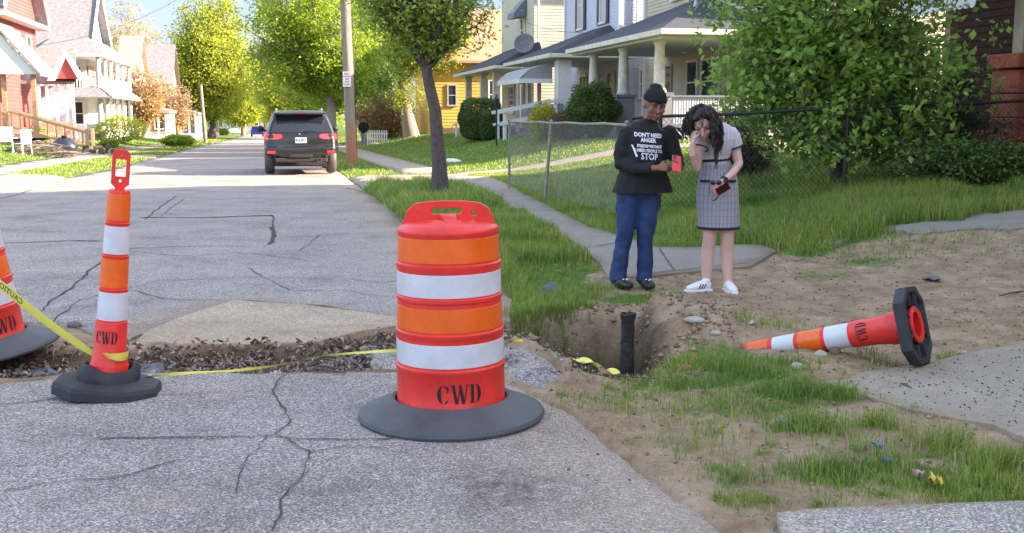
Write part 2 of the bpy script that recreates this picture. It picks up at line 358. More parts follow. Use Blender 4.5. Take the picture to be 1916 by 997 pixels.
def mixc(nt, fac, a, b):
    m = nt.nodes.new('ShaderNodeMix'); m.data_type = 'RGBA'
    for s_, v in ((m.inputs[0], fac), (m.inputs[6], a), (m.inputs[7], b)):
        if isinstance(v, (int, float)): s_.default_value = v
        elif isinstance(v, tuple): s_.default_value = (*v, 1)
        else: nt.links.new(v, s_)
    return m.outputs[2]
def mth(nt, op, a, b=None, clamp=False):
    m = nt.nodes.new('ShaderNodeMath'); m.operation = op; m.use_clamp = clamp
    for i, v in enumerate((a, b)):
        if v is None: continue
        if isinstance(v, (int, float)): m.inputs[i].default_value = v
        else: nt.links.new(v, m.inputs[i])
    return m.outputs[0]
def attr(nt, name):
    a = nt.nodes.new('ShaderNodeAttribute'); a.attribute_name = name; return a.outputs['Fac']
def newmat(name):
    m = bpy.data.materials.new(name); m.use_nodes = True; nt = m.node_tree; tc = nt.nodes.new('ShaderNodeTexCoord'); return m, nt, nt.nodes['Principled BSDF'], tc.outputs['Object']
def bumpin(nt, b, h, st, dist):
    bp = nt.nodes.new('ShaderNodeBump'); bp.inputs['Strength'].default_value = st; bp.inputs['Distance'].default_value = dist
    nt.links.new(h, bp.inputs['Height']); nt.links.new(bp.outputs[0], b.inputs['Normal'])
m, nt, b, oc = newmat('earth_and_turf')
soil = ramp(nt, noise(nt, oc, 3.5, 8, .7), [(.3, (.20, .135, .085)), (.5, (.35, .245, .16)), (.72, (.50, .375, .265))])
speck = ramp(nt, noise(nt, oc, 55, 3, .7), [(.34, (1, 1, 1)), (.40, (0, 0, 0))])
soil = mixc(nt, mth(nt, 'MULTIPLY', speck, .55), soil, (.09, .065, .045))
peb = ramp(nt, noise(nt, oc, 38, 2, .5), [(.68, (0, 0, 0)), (.73, (1, 1, 1))])
soil = mixc(nt, mth(nt, 'MULTIPLY', peb, .5), soil, (.48, .42, .36))
pit_soil = ramp(nt, noise(nt, oc, 9, 6, .7), [(.35, (.055, .038, .025)), (.6, (.15, .10, .062)), (.75, (.21, .145, .09))])
soil = mixc(nt, attr(nt, 'wet'), soil, pit_soil)
turf = ramp(nt, noise(nt, oc, 6, 6, .7), [(.3, (.06, .10, .022)), (.55, (.11, .18, .035)), (.75, (.19, .19, .07))])
gf = mth(nt, 'SUBTRACT', attr(nt, 'grass'), mth(nt, 'MULTIPLY', noise(nt, oc, 14, 4, .7), .75)); gf = mth(nt, 'MULTIPLY', mth(nt, 'ADD', gf, .12), 3., True)
nt.links.new(mixc(nt, gf, soil, turf), b.inputs['Base Color']); b.inputs['Roughness'].default_value = .95; b.inputs['Specular IOR Level'].default_value = .15
bumpin(nt, b, noise(nt, oc, 40, 5, .7), .9, .02)
M_GROUND = m
o = link('ground', me, m, None, True); tagit(o, kind='structure')
# ---------------------------------------------------------------- asphalt
def asphalt(name, base, dirt=(.42, .31, .21)):
    m, nt, b, oc = newmat(name)
    vo = nt.nodes.new('ShaderNodeTexVoronoi'); vo.inputs['Scale'].default_value = 150; nt.links.new(oc, vo.inputs['Vector'])
    sep = nt.nodes.new('ShaderNodeSeparateColor'); nt.links.new(vo.outputs['Color'], sep.inputs[0])
    c = ramp(nt, sep.outputs[0], [(0, tuple(x*.34 for x in base)), (.3, tuple(x*.74 for x in base)), (.7, tuple(x*1.12 for x in base)), (.9, tuple(min(.8, x*1.8) for x in base)), (1, tuple(min(.85, x*2.3) for x in base))])
    pat = ramp(nt, noise(nt, oc, 1.1, 6, .65), [(.3, (.66, .65, .65)), (.5, (.97, .97, .97)), (.72, (1.15, 1.12, 1.1))])
    mm = nt.nodes.new('ShaderNodeMix'); mm.data_type = 'RGBA'; mm.blend_type = 'MULTIPLY'; mm.inputs[0].default_value = 1; nt.links.new(c, mm.inputs[6]); nt.links.new(pat, mm.inputs[7])
    dn = ramp(nt, noise(nt, oc, 5, 6, .7), [(.25, (.3, .3, .3)), (.7, (1, 1, 1))])
    gr = ramp(nt, noise(nt, oc, 120, 2, .5), [(.35, (.45, .45, .45)), (.6, (1, 1, 1))])
    df = mth(nt, 'MULTIPLY', mth(nt, 'MULTIPLY', attr(nt, 'sand'), dn, True), gr)
    c = mixc(nt, df, mm.outputs[2], dirt)
    dk = mth(nt, 'MULTIPLY', attr(nt, 'dark'), ramp(nt, noise(nt, oc, 11, 5, .75), [(.35, (0, 0, 0)), (.62, (1, 1, 1))]))
    c = mixc(nt, mth(nt, 'MULTIPLY', dk, .85), c, (.09, .065, .055))
    nt.links.new(c, b.inputs['Base Color']); b.inputs['Roughness'].default_value = .88; b.inputs['Specular IOR Level'].default_value = .3
    bumpin(nt, b, mth(nt, 'ADD', sep.outputs[1], noise(nt, oc, 30, 4, .6)), .6, .004); return m
M_ASPH = asphalt('weathered_asphalt', (.30, .262, .246)); M_SLAB = asphalt('old_slab_surface', (.40, .32, .25)); M_ASPH2 = asphalt('crumbling_asphalt', (.30, .275, .265))
def pxblobs(lst):
    pts = [(P(u, v), rx, ry, h) for u, v, rx, ry, h in lst]
    def f(X, Y):
        r = np.zeros(np.shape(X))
        for p, rx, ry, h in pts: r = np.maximum(r, h*np.exp(-(((X-p.x)/rx)**2+((Y-p.y)/ry)**2)))
        return r
    return f
edge_line = road_near[7:13]
sb = pxblobs([(300, 940, .14, .10, .55), (400, 727, .25, .05, .8), (650, 690, .4, .12, .6), (1000, 800, .3, .2, .6), (1150, 960, .45, .35, .55), (900, 990, .5, .2, .4), (330, 730, .2, .04, .7)])
near_sand = lambda X, Y: np.maximum(np.maximum(.98*np.exp(-(pdist(X, Y, edge_line, False)/.16)**1.3), .72*np.exp(-(pdist(X, Y, edge_line, False)/.62)**2)*sst(-Y, -5.6, -4.6)), sb(X, Y))
near_dark = pxblobs([(925, 905, .20, .2, 1.3), (1005, 905, .14, .14, 1.1), (960, 930, .22, .14, 1.), (300, 925, .12, .05, .5), (620, 900, .5, .22, .38), (200, 800, .5, .2, .32), (700, 760, .35, .12, .3), (380, 960, .3, .12, .35)])
far_sand = lambda X, Y: np.maximum(.9*np.exp(-np.maximum(0, TS(X, Y)[0]*-1+1.5)/.25)*(TS(X, Y)[1] < 60), .7*np.exp(-(pdist(X, Y, road_far[4:12], False)/.1)))
zero = lambda X, Y: np.zeros(np.shape(X))
def zr(X, Y): return Hb(X, Y)*0+zroad(TS(X, Y)[1])+fbm(X, Y, .9, 3, 21)*.03*sst(-Y, -30, -8)
def clipY(poly, f): return poly
road = sheet('road', road_far, lambda X, Y: zr(X, Y), .13, M_ASPH, .42, .05, edge=.12, attrs={'sand': far_sand, 'dark': zero})
road2 = sheet('cross_street', road_near, lambda X, Y: zr(X, Y)-.03*sst(-sdist(X, Y, road_near), -.08, 0), .13, M_ASPH, .11, .05, edge=.05, attrs={'sand': near_sand, 'dark': near_dark})
sl_c = slab
slabo = sheet('road_slab', slab, lambda X, Y: zr(X, Y)+.012-.05*sst(-Y, -7.3, -6.9), .11, M_SLAB, .07, .012, edge=.05,
      attrs={'sand': lambda X, Y: .75*np.exp(-((Y-pdist(X*0-1.5, Y*0+7.25, [(-1.5, 7.25), (-1.5, 7.26)], False)-7.22)/.28)**2)+.45, 'dark': pxblobs([(560, 625, .35, .07, .75), (640, 615, .3, .06, .6)])})
bro = sheet('broken_asphalt', broken, lambda X, Y: zr(X, Y)-.02+fbm(X, Y, 14, 4, 31)*.07-.12*sst(X, .0, .45)*sst(-sdist(X, Y, broken), -.25, 0), .12, M_ASPH2, .035, .09, edge=.03,
      attrs={'sand': lambda X, Y: .5*sst(fbm(X, Y, 7, 3, 8), 0, .2), 'dark': lambda X, Y: .9*sst(fbm(X, Y, 6, 3, 44), .08, .2)})
# ---------------------------------------------------------------- concrete
def concrete(name, c1, c2, dirt=(.3, .23, .16)):
    m, nt, b, oc = newmat(name)
    c = ramp(nt, noise(nt, oc, 2.2, 8, .7), [(.3, c1), (.7, c2)])
    sp = ramp(nt, noise(nt, oc, 70, 3, .7), [(.3, (.6, .6, .6)), (.5, (1, 1, 1)), (.72, (1.25, 1.25, 1.25))])
    mm = nt.nodes.new('ShaderNodeMix'); mm.data_type = 'RGBA'; mm.blend_type = 'MULTIPLY'; mm.inputs[0].default_value = 1; nt.links.new(c, mm.inputs[6]); nt.links.new(sp, mm.inputs[7])
    df = mth(nt, 'MULTIPLY', attr(nt, 'sand'), ramp(nt, noise(nt, oc, 6, 6, .7), [(.3, (0, 0, 0)), (.6, (1, 1, 1))]))
    dk = ramp(nt, noise(nt, oc, 24, 3, .8), [(.27, (1, 1, 1)), (.31, (0, 0, 0))])
    c = mixc(nt, df, mm.outputs[2], dirt); c = mixc(nt, mth(nt, 'MULTIPLY', mth(nt, 'MULTIPLY', dk, .8), attr(nt, 'dark')), c, (.05, .04, .035))
    nt.links.new(c, b.inputs['Base Color']); b.inputs['Roughness'].default_value = .9; b.inputs['Specular IOR Level'].default_value = .25
    bumpin(nt, b, noise(nt, oc, 60, 5, .7), .5, .006); return m
M_CONC = concrete('sidewalk_concrete', (.20, .19, .18), (.30, .28, .265)); M_CONC2 = concrete('drive_concrete', (.28, .25, .22), (.42, .365, .315)); M_CONC3 = asphalt('exposed_gravel_concrete', (.34, .31, .285))
edg = lambda pl: (lambda X, Y: .85*np.exp(-(np.abs(sdist(X, Y, pl))/.12))+.3)
one = lambda X, Y: np.ones(np.shape(X))
zw = lambda dz: (lambda X, Y: Hb(X, Y)+dz)
wk = sheet('sidewalk', walk_main, zw(.03), .09, M_CONC, .25, .015, edge=.08, attrs={'sand': edg(walk_main), 'dark': zero})
sheet('driveway', apron, zw(.02), .08, M_CONC2, .3, .03, edge=.15, attrs={'sand': edg(apron), 'dark': zero})
sheet('far_sidewalk', walk_far, zw(.03), .08, M_CONC2, .5, .0, edge=.4, attrs={'sand': edg(walk_far), 'dark': zero})
sheet('left_sidewalk', walk_left, zw(.03), .08, M_CONC2, .5, .0, edge=.4, attrs={'sand': edg(walk_left), 'dark': zero})
sheet('left_driveway', drive_left, zw(.025), .08, M_CONC2, .3, .04, edge=.2, attrs={'sand': edg(drive_left), 'dark': zero})
sheet('left_driveway.001', drive_left2, zw(.025), .08, M_CONC2, .3, .04, edge=.2, attrs={'sand': edg(drive_left2), 'dark': zero})
sheet('side_driveway', right_slab, lambda X, Y: Hb(X, Y)+.012, .07, M_CONC2, .08, .06, edge=.06, attrs={'sand': lambda X, Y: .35+.9*np.exp(-(np.abs(sdist(X, Y, right_slab))/.2)), 'dark': one})
sheet('curb_slab', front_slab, lambda X, Y: Hb(X, Y)+.035, .09, M_CONC3, .08, .03, edge=.05, attrs={'sand': lambda X, Y: .7*np.exp(-(np.abs(sdist(X, Y, front_slab))/.08)), 'dark': zero})
sheet('gravel_patch', old_patch, lambda X, Y: Hb(X, Y)+.02+fbm(X, Y, 4, 3, 3)*.03, .07, M_CONC, .12, .35, edge=.05, attrs={'sand': lambda X, Y: .5+.4*fbm(X, Y, 2, 3, 3), 'dark': one})
sheet('gravel_patch.001', pad_patch, lambda X, Y: Hb(X, Y)+.02, .07, M_CONC, .2, .2, edge=.1, attrs={'sand': edg(pad_patch), 'dark': one})
# joints and cracks: thin dark ribbons of dirt lying in the surface
M_CRACK = mat('crack_dirt', (.085, .07, .06), .95, spec=.1)
M_JOINT = mat('joint_dirt', (.12, .105, .09), .95, spec=.1)
def ribbon(mb, pts, w, zf, jag=.03, step=.06, k=0):
    d = densify(pts, step, 0, False); L = []
    for i, p in enumerate(d):
        a = Vector(d[max(0, i-1)]); c = Vector(d[min(len(d)-1, i+1)]); n = Vector((-(c-a).y, (c-a).x)).normalized()
        q = Vector(p)+n*(float(fbm(p[0], p[1], 5, 3, k))*jag*2); ww = w*(.35+1.3*float(vnoise(p[0]*9, p[1]*9, k+1)))*(.2 if i in (0, len(d)-1) else 1)/2
        z = float(zf(np.array(q.x), np.array(q.y))); L.append((q+n*ww, q-n*ww, z))
    vs = []; fs = []
    for i, (a, c, z) in enumerate(L): vs += [(a.x, a.y, z), (c.x, c.y, z)]
    for i in range(len(L)-1): fs.append((2*i, 2*i+1, 2*i+3, 2*i+2))
    mb.add(vs, fs)
mb = MB(); zc = lambda X, Y: zr(X, Y)+.006
for i, (ln, wd) in enumerate([([(75, 583), (135, 535), (190, 490), (240, 466), (375, 460), (470, 461)], .018), ([(262, 407), (380, 408), (505, 403), (512, 405)], .07), ([(512, 405), (510, 455)], .022), ([(508, 425), (514, 440), (503, 458)], .045),
      ([(270, 412), (330, 366)], .02), ([(300, 405), (345, 372)], .012), ([(0, 372), (40, 362), (60, 354)], .03), ([(250, 470), (330, 480), (470, 474), (600, 490)], .01), ([(90, 610), (150, 560), (300, 525), (480, 520), (640, 522)], .009),
      ([(436, 563), (300, 560), (240, 540)], .009), ([(640, 522), (720, 530), (760, 525)], .01), ([(460, 500), (540, 545), (640, 545), (740, 560)], .008), ([(440, 562), (600, 574), (745, 596)], .02), ([(437, 563), (330, 600), (236, 640)], .025), ([(560, 470), (600, 440), (720, 436)], .01), ([(0, 455), (130, 450), (190, 452)], .04), ([(560, 350), (640, 350), (690, 362)], .02), ([(230, 403), (265, 400)], .02)]):
    ribbon(mb, PP(ln), wd, zc, .05 if wd < .02 else .03, .09, i)
c1 = mb.build('crack', M_CRACK, road, fix=False)
mb = MB()
for i, (ln, wd) in enumerate([([(543, 690), (505, 730), (545, 790), (510, 815), (575, 850), (560, 900), (520, 940), (505, 1000)], .007), ([(180, 822), (350, 819), (505, 818), (640, 826), (745, 818), (800, 820)], .012), ([(0, 756), (60, 752), (110, 745)], .012),
      ([(0, 925), (100, 910), (250, 888), (330, 860)], .008), ([(300, 738), (400, 735), (505, 733)], .006), ([(575, 850), (640, 835), (720, 838)], .007), ([(510, 815), (470, 860), (440, 930)], .005)]):
    ribbon(mb, PP(ln), wd*.9, zc, .045, .025, 50+i)
mb.build('crack', M_CRACK, road2, fix=False)
mb = MB(); zk = lambda X, Y: Hb(X, Y)+.036
for s_ in (15.5, 17.0, 18.5, 20, 21.5, 23, 24.5, 26):
    mb2 = [tuple(W(3.15 if s_ > 17 else 2.95, s_))[:2], tuple(W(4.3 if s_ > 18 else 4.0, s_))[:2]]; ribbon(mb, mb2, .018, zk, .004, .2, 3)
ribbon(mb, PP([(1142, 524), (1230, 516), (1330, 505), (1400, 497)]), .015, zk, .01, .1, 4); ribbon(mb, PP([(1232, 468), (1262, 512)]), .014, zk, .01, .1, 4); ribbon(mb, PP([(1090, 470), (1180, 455)]), .014, zk, .01, .1, 5)
mb.build('joint', M_JOINT, wk, fix=False)
# ================================================================ houses
M_CREAM = mat('cream_siding_paint', (.50, .44, .33), .7, var=.12, vscale=1.5); M_BLUE = mat('pale_blue_siding', (.50, .54, .66), .6, var=.08, vscale=1.5)
M_BEIGE = mat('greige_siding', (.50, .49, .40), .7, var=.1, vscale=1.5); M_YEL = mat('yellow_siding', (.60, .35, .07), .7, var=.1, vscale=1.5)
M_WHITE = mat('white_trim_paint', (.68, .67, .67), .5, var=.06, vscale=4); M_WORN = mat('worn_white_paint', (.66, .62, .53), .65, var=.25, vscale=5)
M_SHING = mat('dark_shingle', (.045, .05, .065), .9, var=.3, vscale=8, bump=.6, bscale=30); M_ORSH = mat('orange_brown_shingle', (.42, .22, .14), .9, var=.2, vscale=6, bump=.6, bscale=30)
M_LGSH = mat('light_grey_shingle', (.20, .20, .215), .9, var=.35, vscale=5, bump=.8, bscale=14); M_GLASS = mat('window_glass', (.03, .035, .045), .06, spec=.8)
M_CURT = mat('curtain_behind_glass', (.35, .36, .42), .3, spec=.7); M_NAVY = mat('navy_shutter', (.03, .035, .06), .6); M_DOOR = mat('storm_door', (.45, .42, .36), .5)
M_GREYP = mat('grey_porch_paint', (.16, .18, .22), .6, var=.15); M_BLOCK = mat('grey_block', (.27, .26, .28), .85, var=.15, vscale=5, bump=.4); M_DKWOOD = mat('dark_brown_paint', (.034, .017, .013), .9, spec=.1, var=.2)
M_RBRICK = mat('red_painted_stone', (.36, .085, .04), .7, var=.3, vscale=6, bump=1., bscale=12, bdist=.03); M_RSID = mat('red_siding', (.42, .085, .08), .65, var=.15, vscale=2)
M_TAN = mat('tan_wood', (.50, .31, .17), .75, var=.25, vscale=8); M_TANP = mat('tan_post_paint', (.42, .36, .26), .7, var=.2, vscale=5); M_CANVAS = mat('grey_awning', (.30, .29, .32), .7, var=.1); M_BLK = mat('black_metal', (.02, .02, .022), .5)
M_SOFF = mat('soffit_paint', (.55, .52, .47), .7, var=.1); M_FLAGC = mat('white_corrugated', (.60, .60, .62), .5, var=.2, vscale=6)
SPLIT = {'pier', 'post', 'cap_rail', 'knee_wall', 'awning_post', 'corner_board', 'shutter', 'eave_post', 'porch_post_square'}
class House:
    def __init__(s, name, label, cat, t, sv, z, group=None):
        s.o = Vector((t, sv, z)); s.root = thing(name, label, cat, W(t, sv, z), R(12), group)
    def mb(s): return MB(s.o)
    def part(s, mb, name, m, parent=None, smooth=False, bevel=0, label=None):
        if name in SPLIT and len(mb.pc) > 1:
            for q in mb.pieces(): o = q.build(name, m, parent or s.root, smooth, bevel)
            return o
        o = mb.build(name, m, parent or s.root, smooth, bevel)
        if label: o['label'] = label
        return o
def clap(mb, face, c, a0, a1, z0, z1, h=.13, lip=.018):
    """lapped boards; face 's-' looks at the camera (plane s=c), 't-' looks at the street (plane t=c), 't+' the other way. a0,a1 may be functions of z"""
    f0 = a0 if callable(a0) else (lambda z: a0); f1 = a1 if callable(a1) else (lambda z: a1); z = z0
    while z < z1-1e-4:
        e = min(z+h, z1); p = [(f0(z), z, lip), (f1(z), z, lip), (f1(e), e, 0), (f0(e), e, 0), (f0(e), e, lip if e < z1 else 0), (f1(e), e, lip if e < z1 else 0)]
        vs = []
        for a, zz, o in p:
            vs.append((a, c-o, zz) if face == 's-' else ((c-o, a, zz) if face == 't-' else (c+o, a, zz)))
        mb.add(vs, [(0, 1, 2, 3), (3, 2, 5, 4)]); z = e
def window(H, face, c, a, b, z0, z1, fm=None, gm=None, w=.09, mull=True, name='window', d=.06, parent=None):
    fm = fm or M_WHITE; gm = gm or M_GLASS; m = H.mb(); g = H.mb()
    def bx(mb, a0, a1, za, zb, o0, o1):
        if face == 's-': mb.box(a0, a1, c-o1, c-o0, za, zb)
        elif face == 't-': mb.box(c-o1, c-o0, a0, a1, za, zb)
        else: mb.box(c+o0, c+o1, a0, a1, za, zb)
    bx(m, a-w, a, z0, z1, .003, d); bx(m, b, b+w, z0, z1, .003, d); bx(m, a-w, b+w, z1, z1+w, .003, d+.01); bx(m, a-w-.03, b+w+.03, z0-w, z0, .003, d+.04)
    if mull: zm = (z0+z1)/2; bx(m, a, b, zm-.025, zm+.025, .026, d-.012)
    bx(g, a, b, z0, z1, .02, .024); f = H.part(m, name, fm, parent); H.part(g, 'pane', gm, f if parent is None else parent); return f
def hip_porch_roof(H, t0, t1, s0, s1, z0, apex, mroof, th=.16, mtrim=None):
    """half pyramid roof leaning on the wall at t1; apex = (s_a, s_b, z)"""
    sa, sb_, za = apex; m = H.mb()
    A, B, C, D = (t0, s0, z0), (t0, s1, z0), (t1, s1, z0), (t1, s0, z0); E, Fv = (t1, sa, za), (t1, sb_, za)
    if abs(sa-sb_) < .01: m.add([A, B, C, D, E], [(0, 1, 4), (1, 2, 4), (3, 0, 4), (2, 3, 4)])
    else: m.add([A, B, C, D, E, Fv], [(0, 1, 5, 4), (1, 2, 5), (3, 0, 4), (2, 3, 4, 5)])
    H.part(m, 'porch_roof', mroof)
    m = H.mb(); m.box(t0-.03, t1-.02, s0-.03, s1+.03, z0-th, z0-.004); H.part(m, 'eave', mtrim or M_WORN, bevel=.01)
def column(H, t, s_, z0, z1, r, name='column', m=None):
    mb = H.mb(); c = (t, s_, 0)
    mb.lathe([(0, z0), (r*1.25, z0), (r*1.25, z0+.08), (r*1.02, z0+.12), (r, z0+.5), (r*.86, z1-.18), (r*.9, z1-.16), (r*.86, z1-.13), (r*1.12, z1-.06), (r*1.12, z1), (0, z1)], 20, c); H.part(mb, name, m or M_WORN, smooth=True)
def sqcol(H, t, s_, z0, z1, w, m=None, name='column'):
    mb = H.mb(); mb.box(t-w/2, t+w/2, s_-w/2, s_+w/2, z0, z1-.1); mb.box(t-w*.65, t+w*.65, s_-w*.65, s_+w*.65, z1-.1, z1); H.part(mb, name, m or M_WORN, bevel=.01)

# ---- cream house with the columned porch (right, nearest beyond the bush)
H = House('house', 'cream house with dark hipped porch roof on thick round white columns', 'house', 10.9, 30, .55, 'houses on the right side of the street')
m = H.mb(); clap(m, 't-', 14.5, 31.0, 42.6, .5, 7.4); clap(m, 's-', 31.0, 14.5, 24, .5, 7.4); m.box(14.53, 24, 31.03, 42.6, .4, 7.35); H.part(m, 'wall', M_CREAM)
m = H.mb(); m.add([(14, 30.5, 7.3), (14, 43.1, 7.3), (24.5, 43.1, 7.3), (24.5, 30.5, 7.3), (19.2, 34.5, 10.3), (19.2, 39, 10.3)], [(0, 3, 2, 1), (0, 1, 5, 4), (1, 2, 5), (2, 3, 4, 5), (3, 0, 4)]); H.part(m, 'roof', M_SHING)
hip_porch_roof(H, 10.6, 14.48, 29.75, 40.2, 3.86, (36.3, 36.5, 5.5), M_SHING)
m = H.mb(); m.box(10.75, 14.45, 30.1, 39.9, 3.62, 3.69); H.part(m, 'porch_ceiling', M_SOFF)
m = H.mb(); m.box(10.9, 14.46, 30.4, 39.7, 1.1, 1.2); H.part(m, 'porch_floor', M_GREYP)
for s_ in (31.6, 35.1, 38.6): column(H, 11.2, s_, 2.12, 3.62, .17)
m = H.mb()
for s_ in (31.6, 35.1, 38.6): m.box(10.9, 11.5, s_-.32, s_+.32, .45, 2.02)
H.part(m, 'pier', M_BLOCK)
m = H.mb()
for s_ in (31.6, 35.1, 38.6): m.box(10.86, 11.54, s_-.37, s_+.37, 2.023, 2.12)
m.box(11.0, 11.2, 30.42, 31.2, 1.96, 2.02); m.box(11.0, 11.2, 35.5, 38.2, 1.96, 2.02); m.box(11.1, 14.45, 30.4, 30.62, 1.96, 2.02); H.part(m, 'cap_rail', M_GREYP, bevel=.01)
m = H.mb()
for i in range(40):
    a = 11.25+i*.08; m.box(a, a+.05, 30.46, 30.53 if i % 2 else 30.56, 1.2, 1.955)
H.part(m, 'porch_panel', M_FLAGC); m = H.mb()
for i in range(34):
    a = 35.45+i*.08; m.box(11.05, 11.12 if i % 2 else 11.15, a, a+.05, 1.2, 1.955)
H.part(m, 'porch_panel', M_FLAGC)
m = H.mb()
for i in range(24):
    a = 11.3+i*.14
    for sg in (1, -1):
        x0, x1 = (a, a+.5) if sg > 0 else (a+.5, a)
        x1c = min(x1, 14.4); m.add([(x0, 30.48+.01*sg, .55), (x0+.035, 30.48+.01*sg, .55), (x1+.035, 30.48+.01*sg, 1.08), (x1, 30.48+.01*sg, 1.08)], [(0, 1, 2, 3)])
H.part(m, 'lattice', M_WHITE)
window(H, 't-', 14.48, 36.9, 37.8, 1.9, 3.3); window(H, 't-', 14.48, 34.9, 36.4, 1.9, 3.3); window(H, 't-', 14.48, 34.5, 35.4, 5.7, 7.0); window(H, 't-', 14.48, 38.5, 39.5, 5.7, 7.0)
window(H, 't-', 14.48, 39.5, 40.4, 1.22, 3.25, M_DOOR, M_GLASS, mull=True, name='door')
m = H.mb(); m.box(14.4, 14.62, 30.93, 31.13, .5, 7.3); m.box(14.4, 14.62, 42.5, 42.7, .5, 7.3); H.part(m, 'corner_board', M_WHITE)
m = H.mb(); m.lathe([(0, 3.6), (.06, 3.6), (.15, 3.52), (.15, 3.42), (0, 3.38)], 12, (12.5, 35.2, 0)); H.part(m, 'ceiling_lamp', M_BLK)
m = H.mb(); m.tube([(13.2, 33.9, 4.6), (13.2, 33.9, 5.3)], .025, 6); m.tube([(13.0, 33.7, 4.6), (13.2, 33.9, 5.2), (13.4, 34.1, 4.7)], .02, 6); m.box(13.05, 13.35, 33.75, 34.0, 4.6, 4.66); H.part(m, 'roof_bracket', M_WHITE)

# ---- pale blue house with shutters
H = House('house', 'pale blue sided house with dark shutters and grey porch awning', 'house', 10.6, 42, .45, 'houses on the right side of the street')
m = H.mb(); clap(m, 't-', 14.0, 44.4, 53.2, .4, 8.2); clap(m, 's-', 44.4, 14.0, 23, .4, 8.2); m.box(14.03, 23, 44.43, 53.2, .3, 8.15); H.part(m, 'wall', M_BLUE)
m = H.mb(); m.add([(13.5, 43.9, 8.1), (13.5, 53.7, 8.1), (23.5, 53.7, 8.1), (23.5, 43.9, 8.1), (18.5, 47, 10.6), (18.5, 50, 10.6)], [(0, 3, 2, 1), (0, 1, 5, 4), (1, 2, 5), (2, 3, 4, 5), (3, 0, 4)]); H.part(m, 'roof', M_SHING)
m = H.mb(); m.box(13.92, 14.1, 44.33, 44.5, .4, 8.1); m.box(13.92, 14.1, 53.1, 53.28, .4, 8.1); m.cyl((14.7, 44.3, 4.9), (14.7, 44.3, 8.1), .05); H.part(m, 'corner_board', M_WHITE)
for a in (46.0, 49.6):
    window(H, 't-', 13.98, a+.35, a+1.15, 5.45, 7.55, gm=M_CURT)
    m = H.mb(); 
    for b in (a-.1, a+1.26): m.box(13.915, 13.96, b, b+.34, 5.35, 7.65)
    H.part(m, 'shutter', M_NAVY)
window(H, 's-', 44.38, 14.9, 15.6, 2.2, 3.3, gm=M_GLASS)
hip_porch_roof(H, 10.45, 13.98, 42.1, 51.0, 3.84, (45.8, 48.5, 5.25), M_SHING)
m = H.mb(); m.box(10.9, 13.95, 42.6, 50.6, 1.0, 1.12); H.part(m, 'porch_floor', M_GREYP)
m = H.mb(); m.box(10.9, 11.15, 42.6, 43.9, .4, 1.9); m.box(10.95, 13.9, 42.55, 42.75, .4, 1.0); m.box(10.9, 11.1, 46.2, 50.5, .4, 1.85); H.part(m, 'knee_wall', M_BLOCK)
m = H.mb(); clap(m, 't-', 10.95, 42.6, 43.3, 1.9, 3.6); clap(m, 's-', 42.6, 10.95, 11.45, 1.9, 3.6); m.box(10.97, 11.45, 42.63, 43.3, 1.9, 3.6); H.part(m, 'porch_post', M_WHITE)
m = H.mb(); 
for s_ in (46.3, 48.3, 50.4): m.box(10.95, 11.1, s_-.07, s_+.07, 1.1, 3.6)
H.part(m, 'post', M_WHITE)
window(H, 't-', 13.98, 45.0, 45.9, 1.15, 3.2, M_DOOR, name='door'); window(H, 't-', 13.98, 47.3, 48.4, 1.8, 3.2, gm=M_GLASS); window(H, 't-', 13.98, 49.3, 50.3, 1.8, 3.2)
m = H.mb()
for i in range(2):
    pass
sA = 43.5; sB = 47.9
prof = [(9.55, 2.78), (9.55, 2.93), (9.95, 3.28), (10.9, 3.56), (10.9, 3.50), (9.97, 3.22), (9.6, 2.92), (9.6, 2.78)]
m.prism([(a, sA, z) for a, z in prof], (0, sB-sA, 0)); m.prism([(9.6, sA+.005, 2.85), (9.97, sA+.005, 3.2), (10.9, sA+.005, 3.5), (10.9, sA+.005, 2.85)], (0, .02, 0))
aw = H.part(m, 'awning', M_CANVAS)
m = H.mb(); m.box(9.52, 9.547, sA-.02, sB+.02, 2.72, 2.92); m.box(9.53, 10.9, sA-.03, sA-.005, 2.72, 2.90); H.part(m, 'valance', M_WHITE, aw)
m = H.mb(); m.cyl((9.62, sA+.1, 1.0), (9.62, sA+.1, 2.8), .025); m.cyl((9.62, sB-.1, 1.0), (9.62, sB-.1, 2.8), .025); H.part(m, 'awning_post', M_WHITE)
m = H.mb()
for i in range(5): m.box(8.9+i*.4, 10.9, 44.0, 46.0, .35+i*.14, .49+i*.14)
H.part(m, 'steps', M_BLOCK)
# railings of the blue house steps
for s_, lb in ((42.6, 'white wooden stair railing beside the yellow flowering bush'), (44.0, 'white wooden stair railing farther along, against the clipped hedge')):
    z0 = float(Hb(*W(8.75, s_)[:2])); Hr = House('stair_railing', lb, 'railing', 8.75, s_, z0, 'white stair railings')
    m = Hr.mb(); m.box(8.7, 8.82, s_-.06, s_+.06, z0, z0+1.12); m.box(10.75, 10.87, s_-.06, s_+.06, .5, 2.02); H2 = Hr; Hr.part(m, 'post', M_WHITE)
    m = Hr.mb(); m.bar((8.5, s_-.08, z0+1.1), (10.95, s_-.08, 2.05), .045, .13); m.bar((8.55, s_-.08, z0+.62), (10.9, s_-.08, 1.55), .045, .1); Hr.part(m, 'rail', M_WHITE)

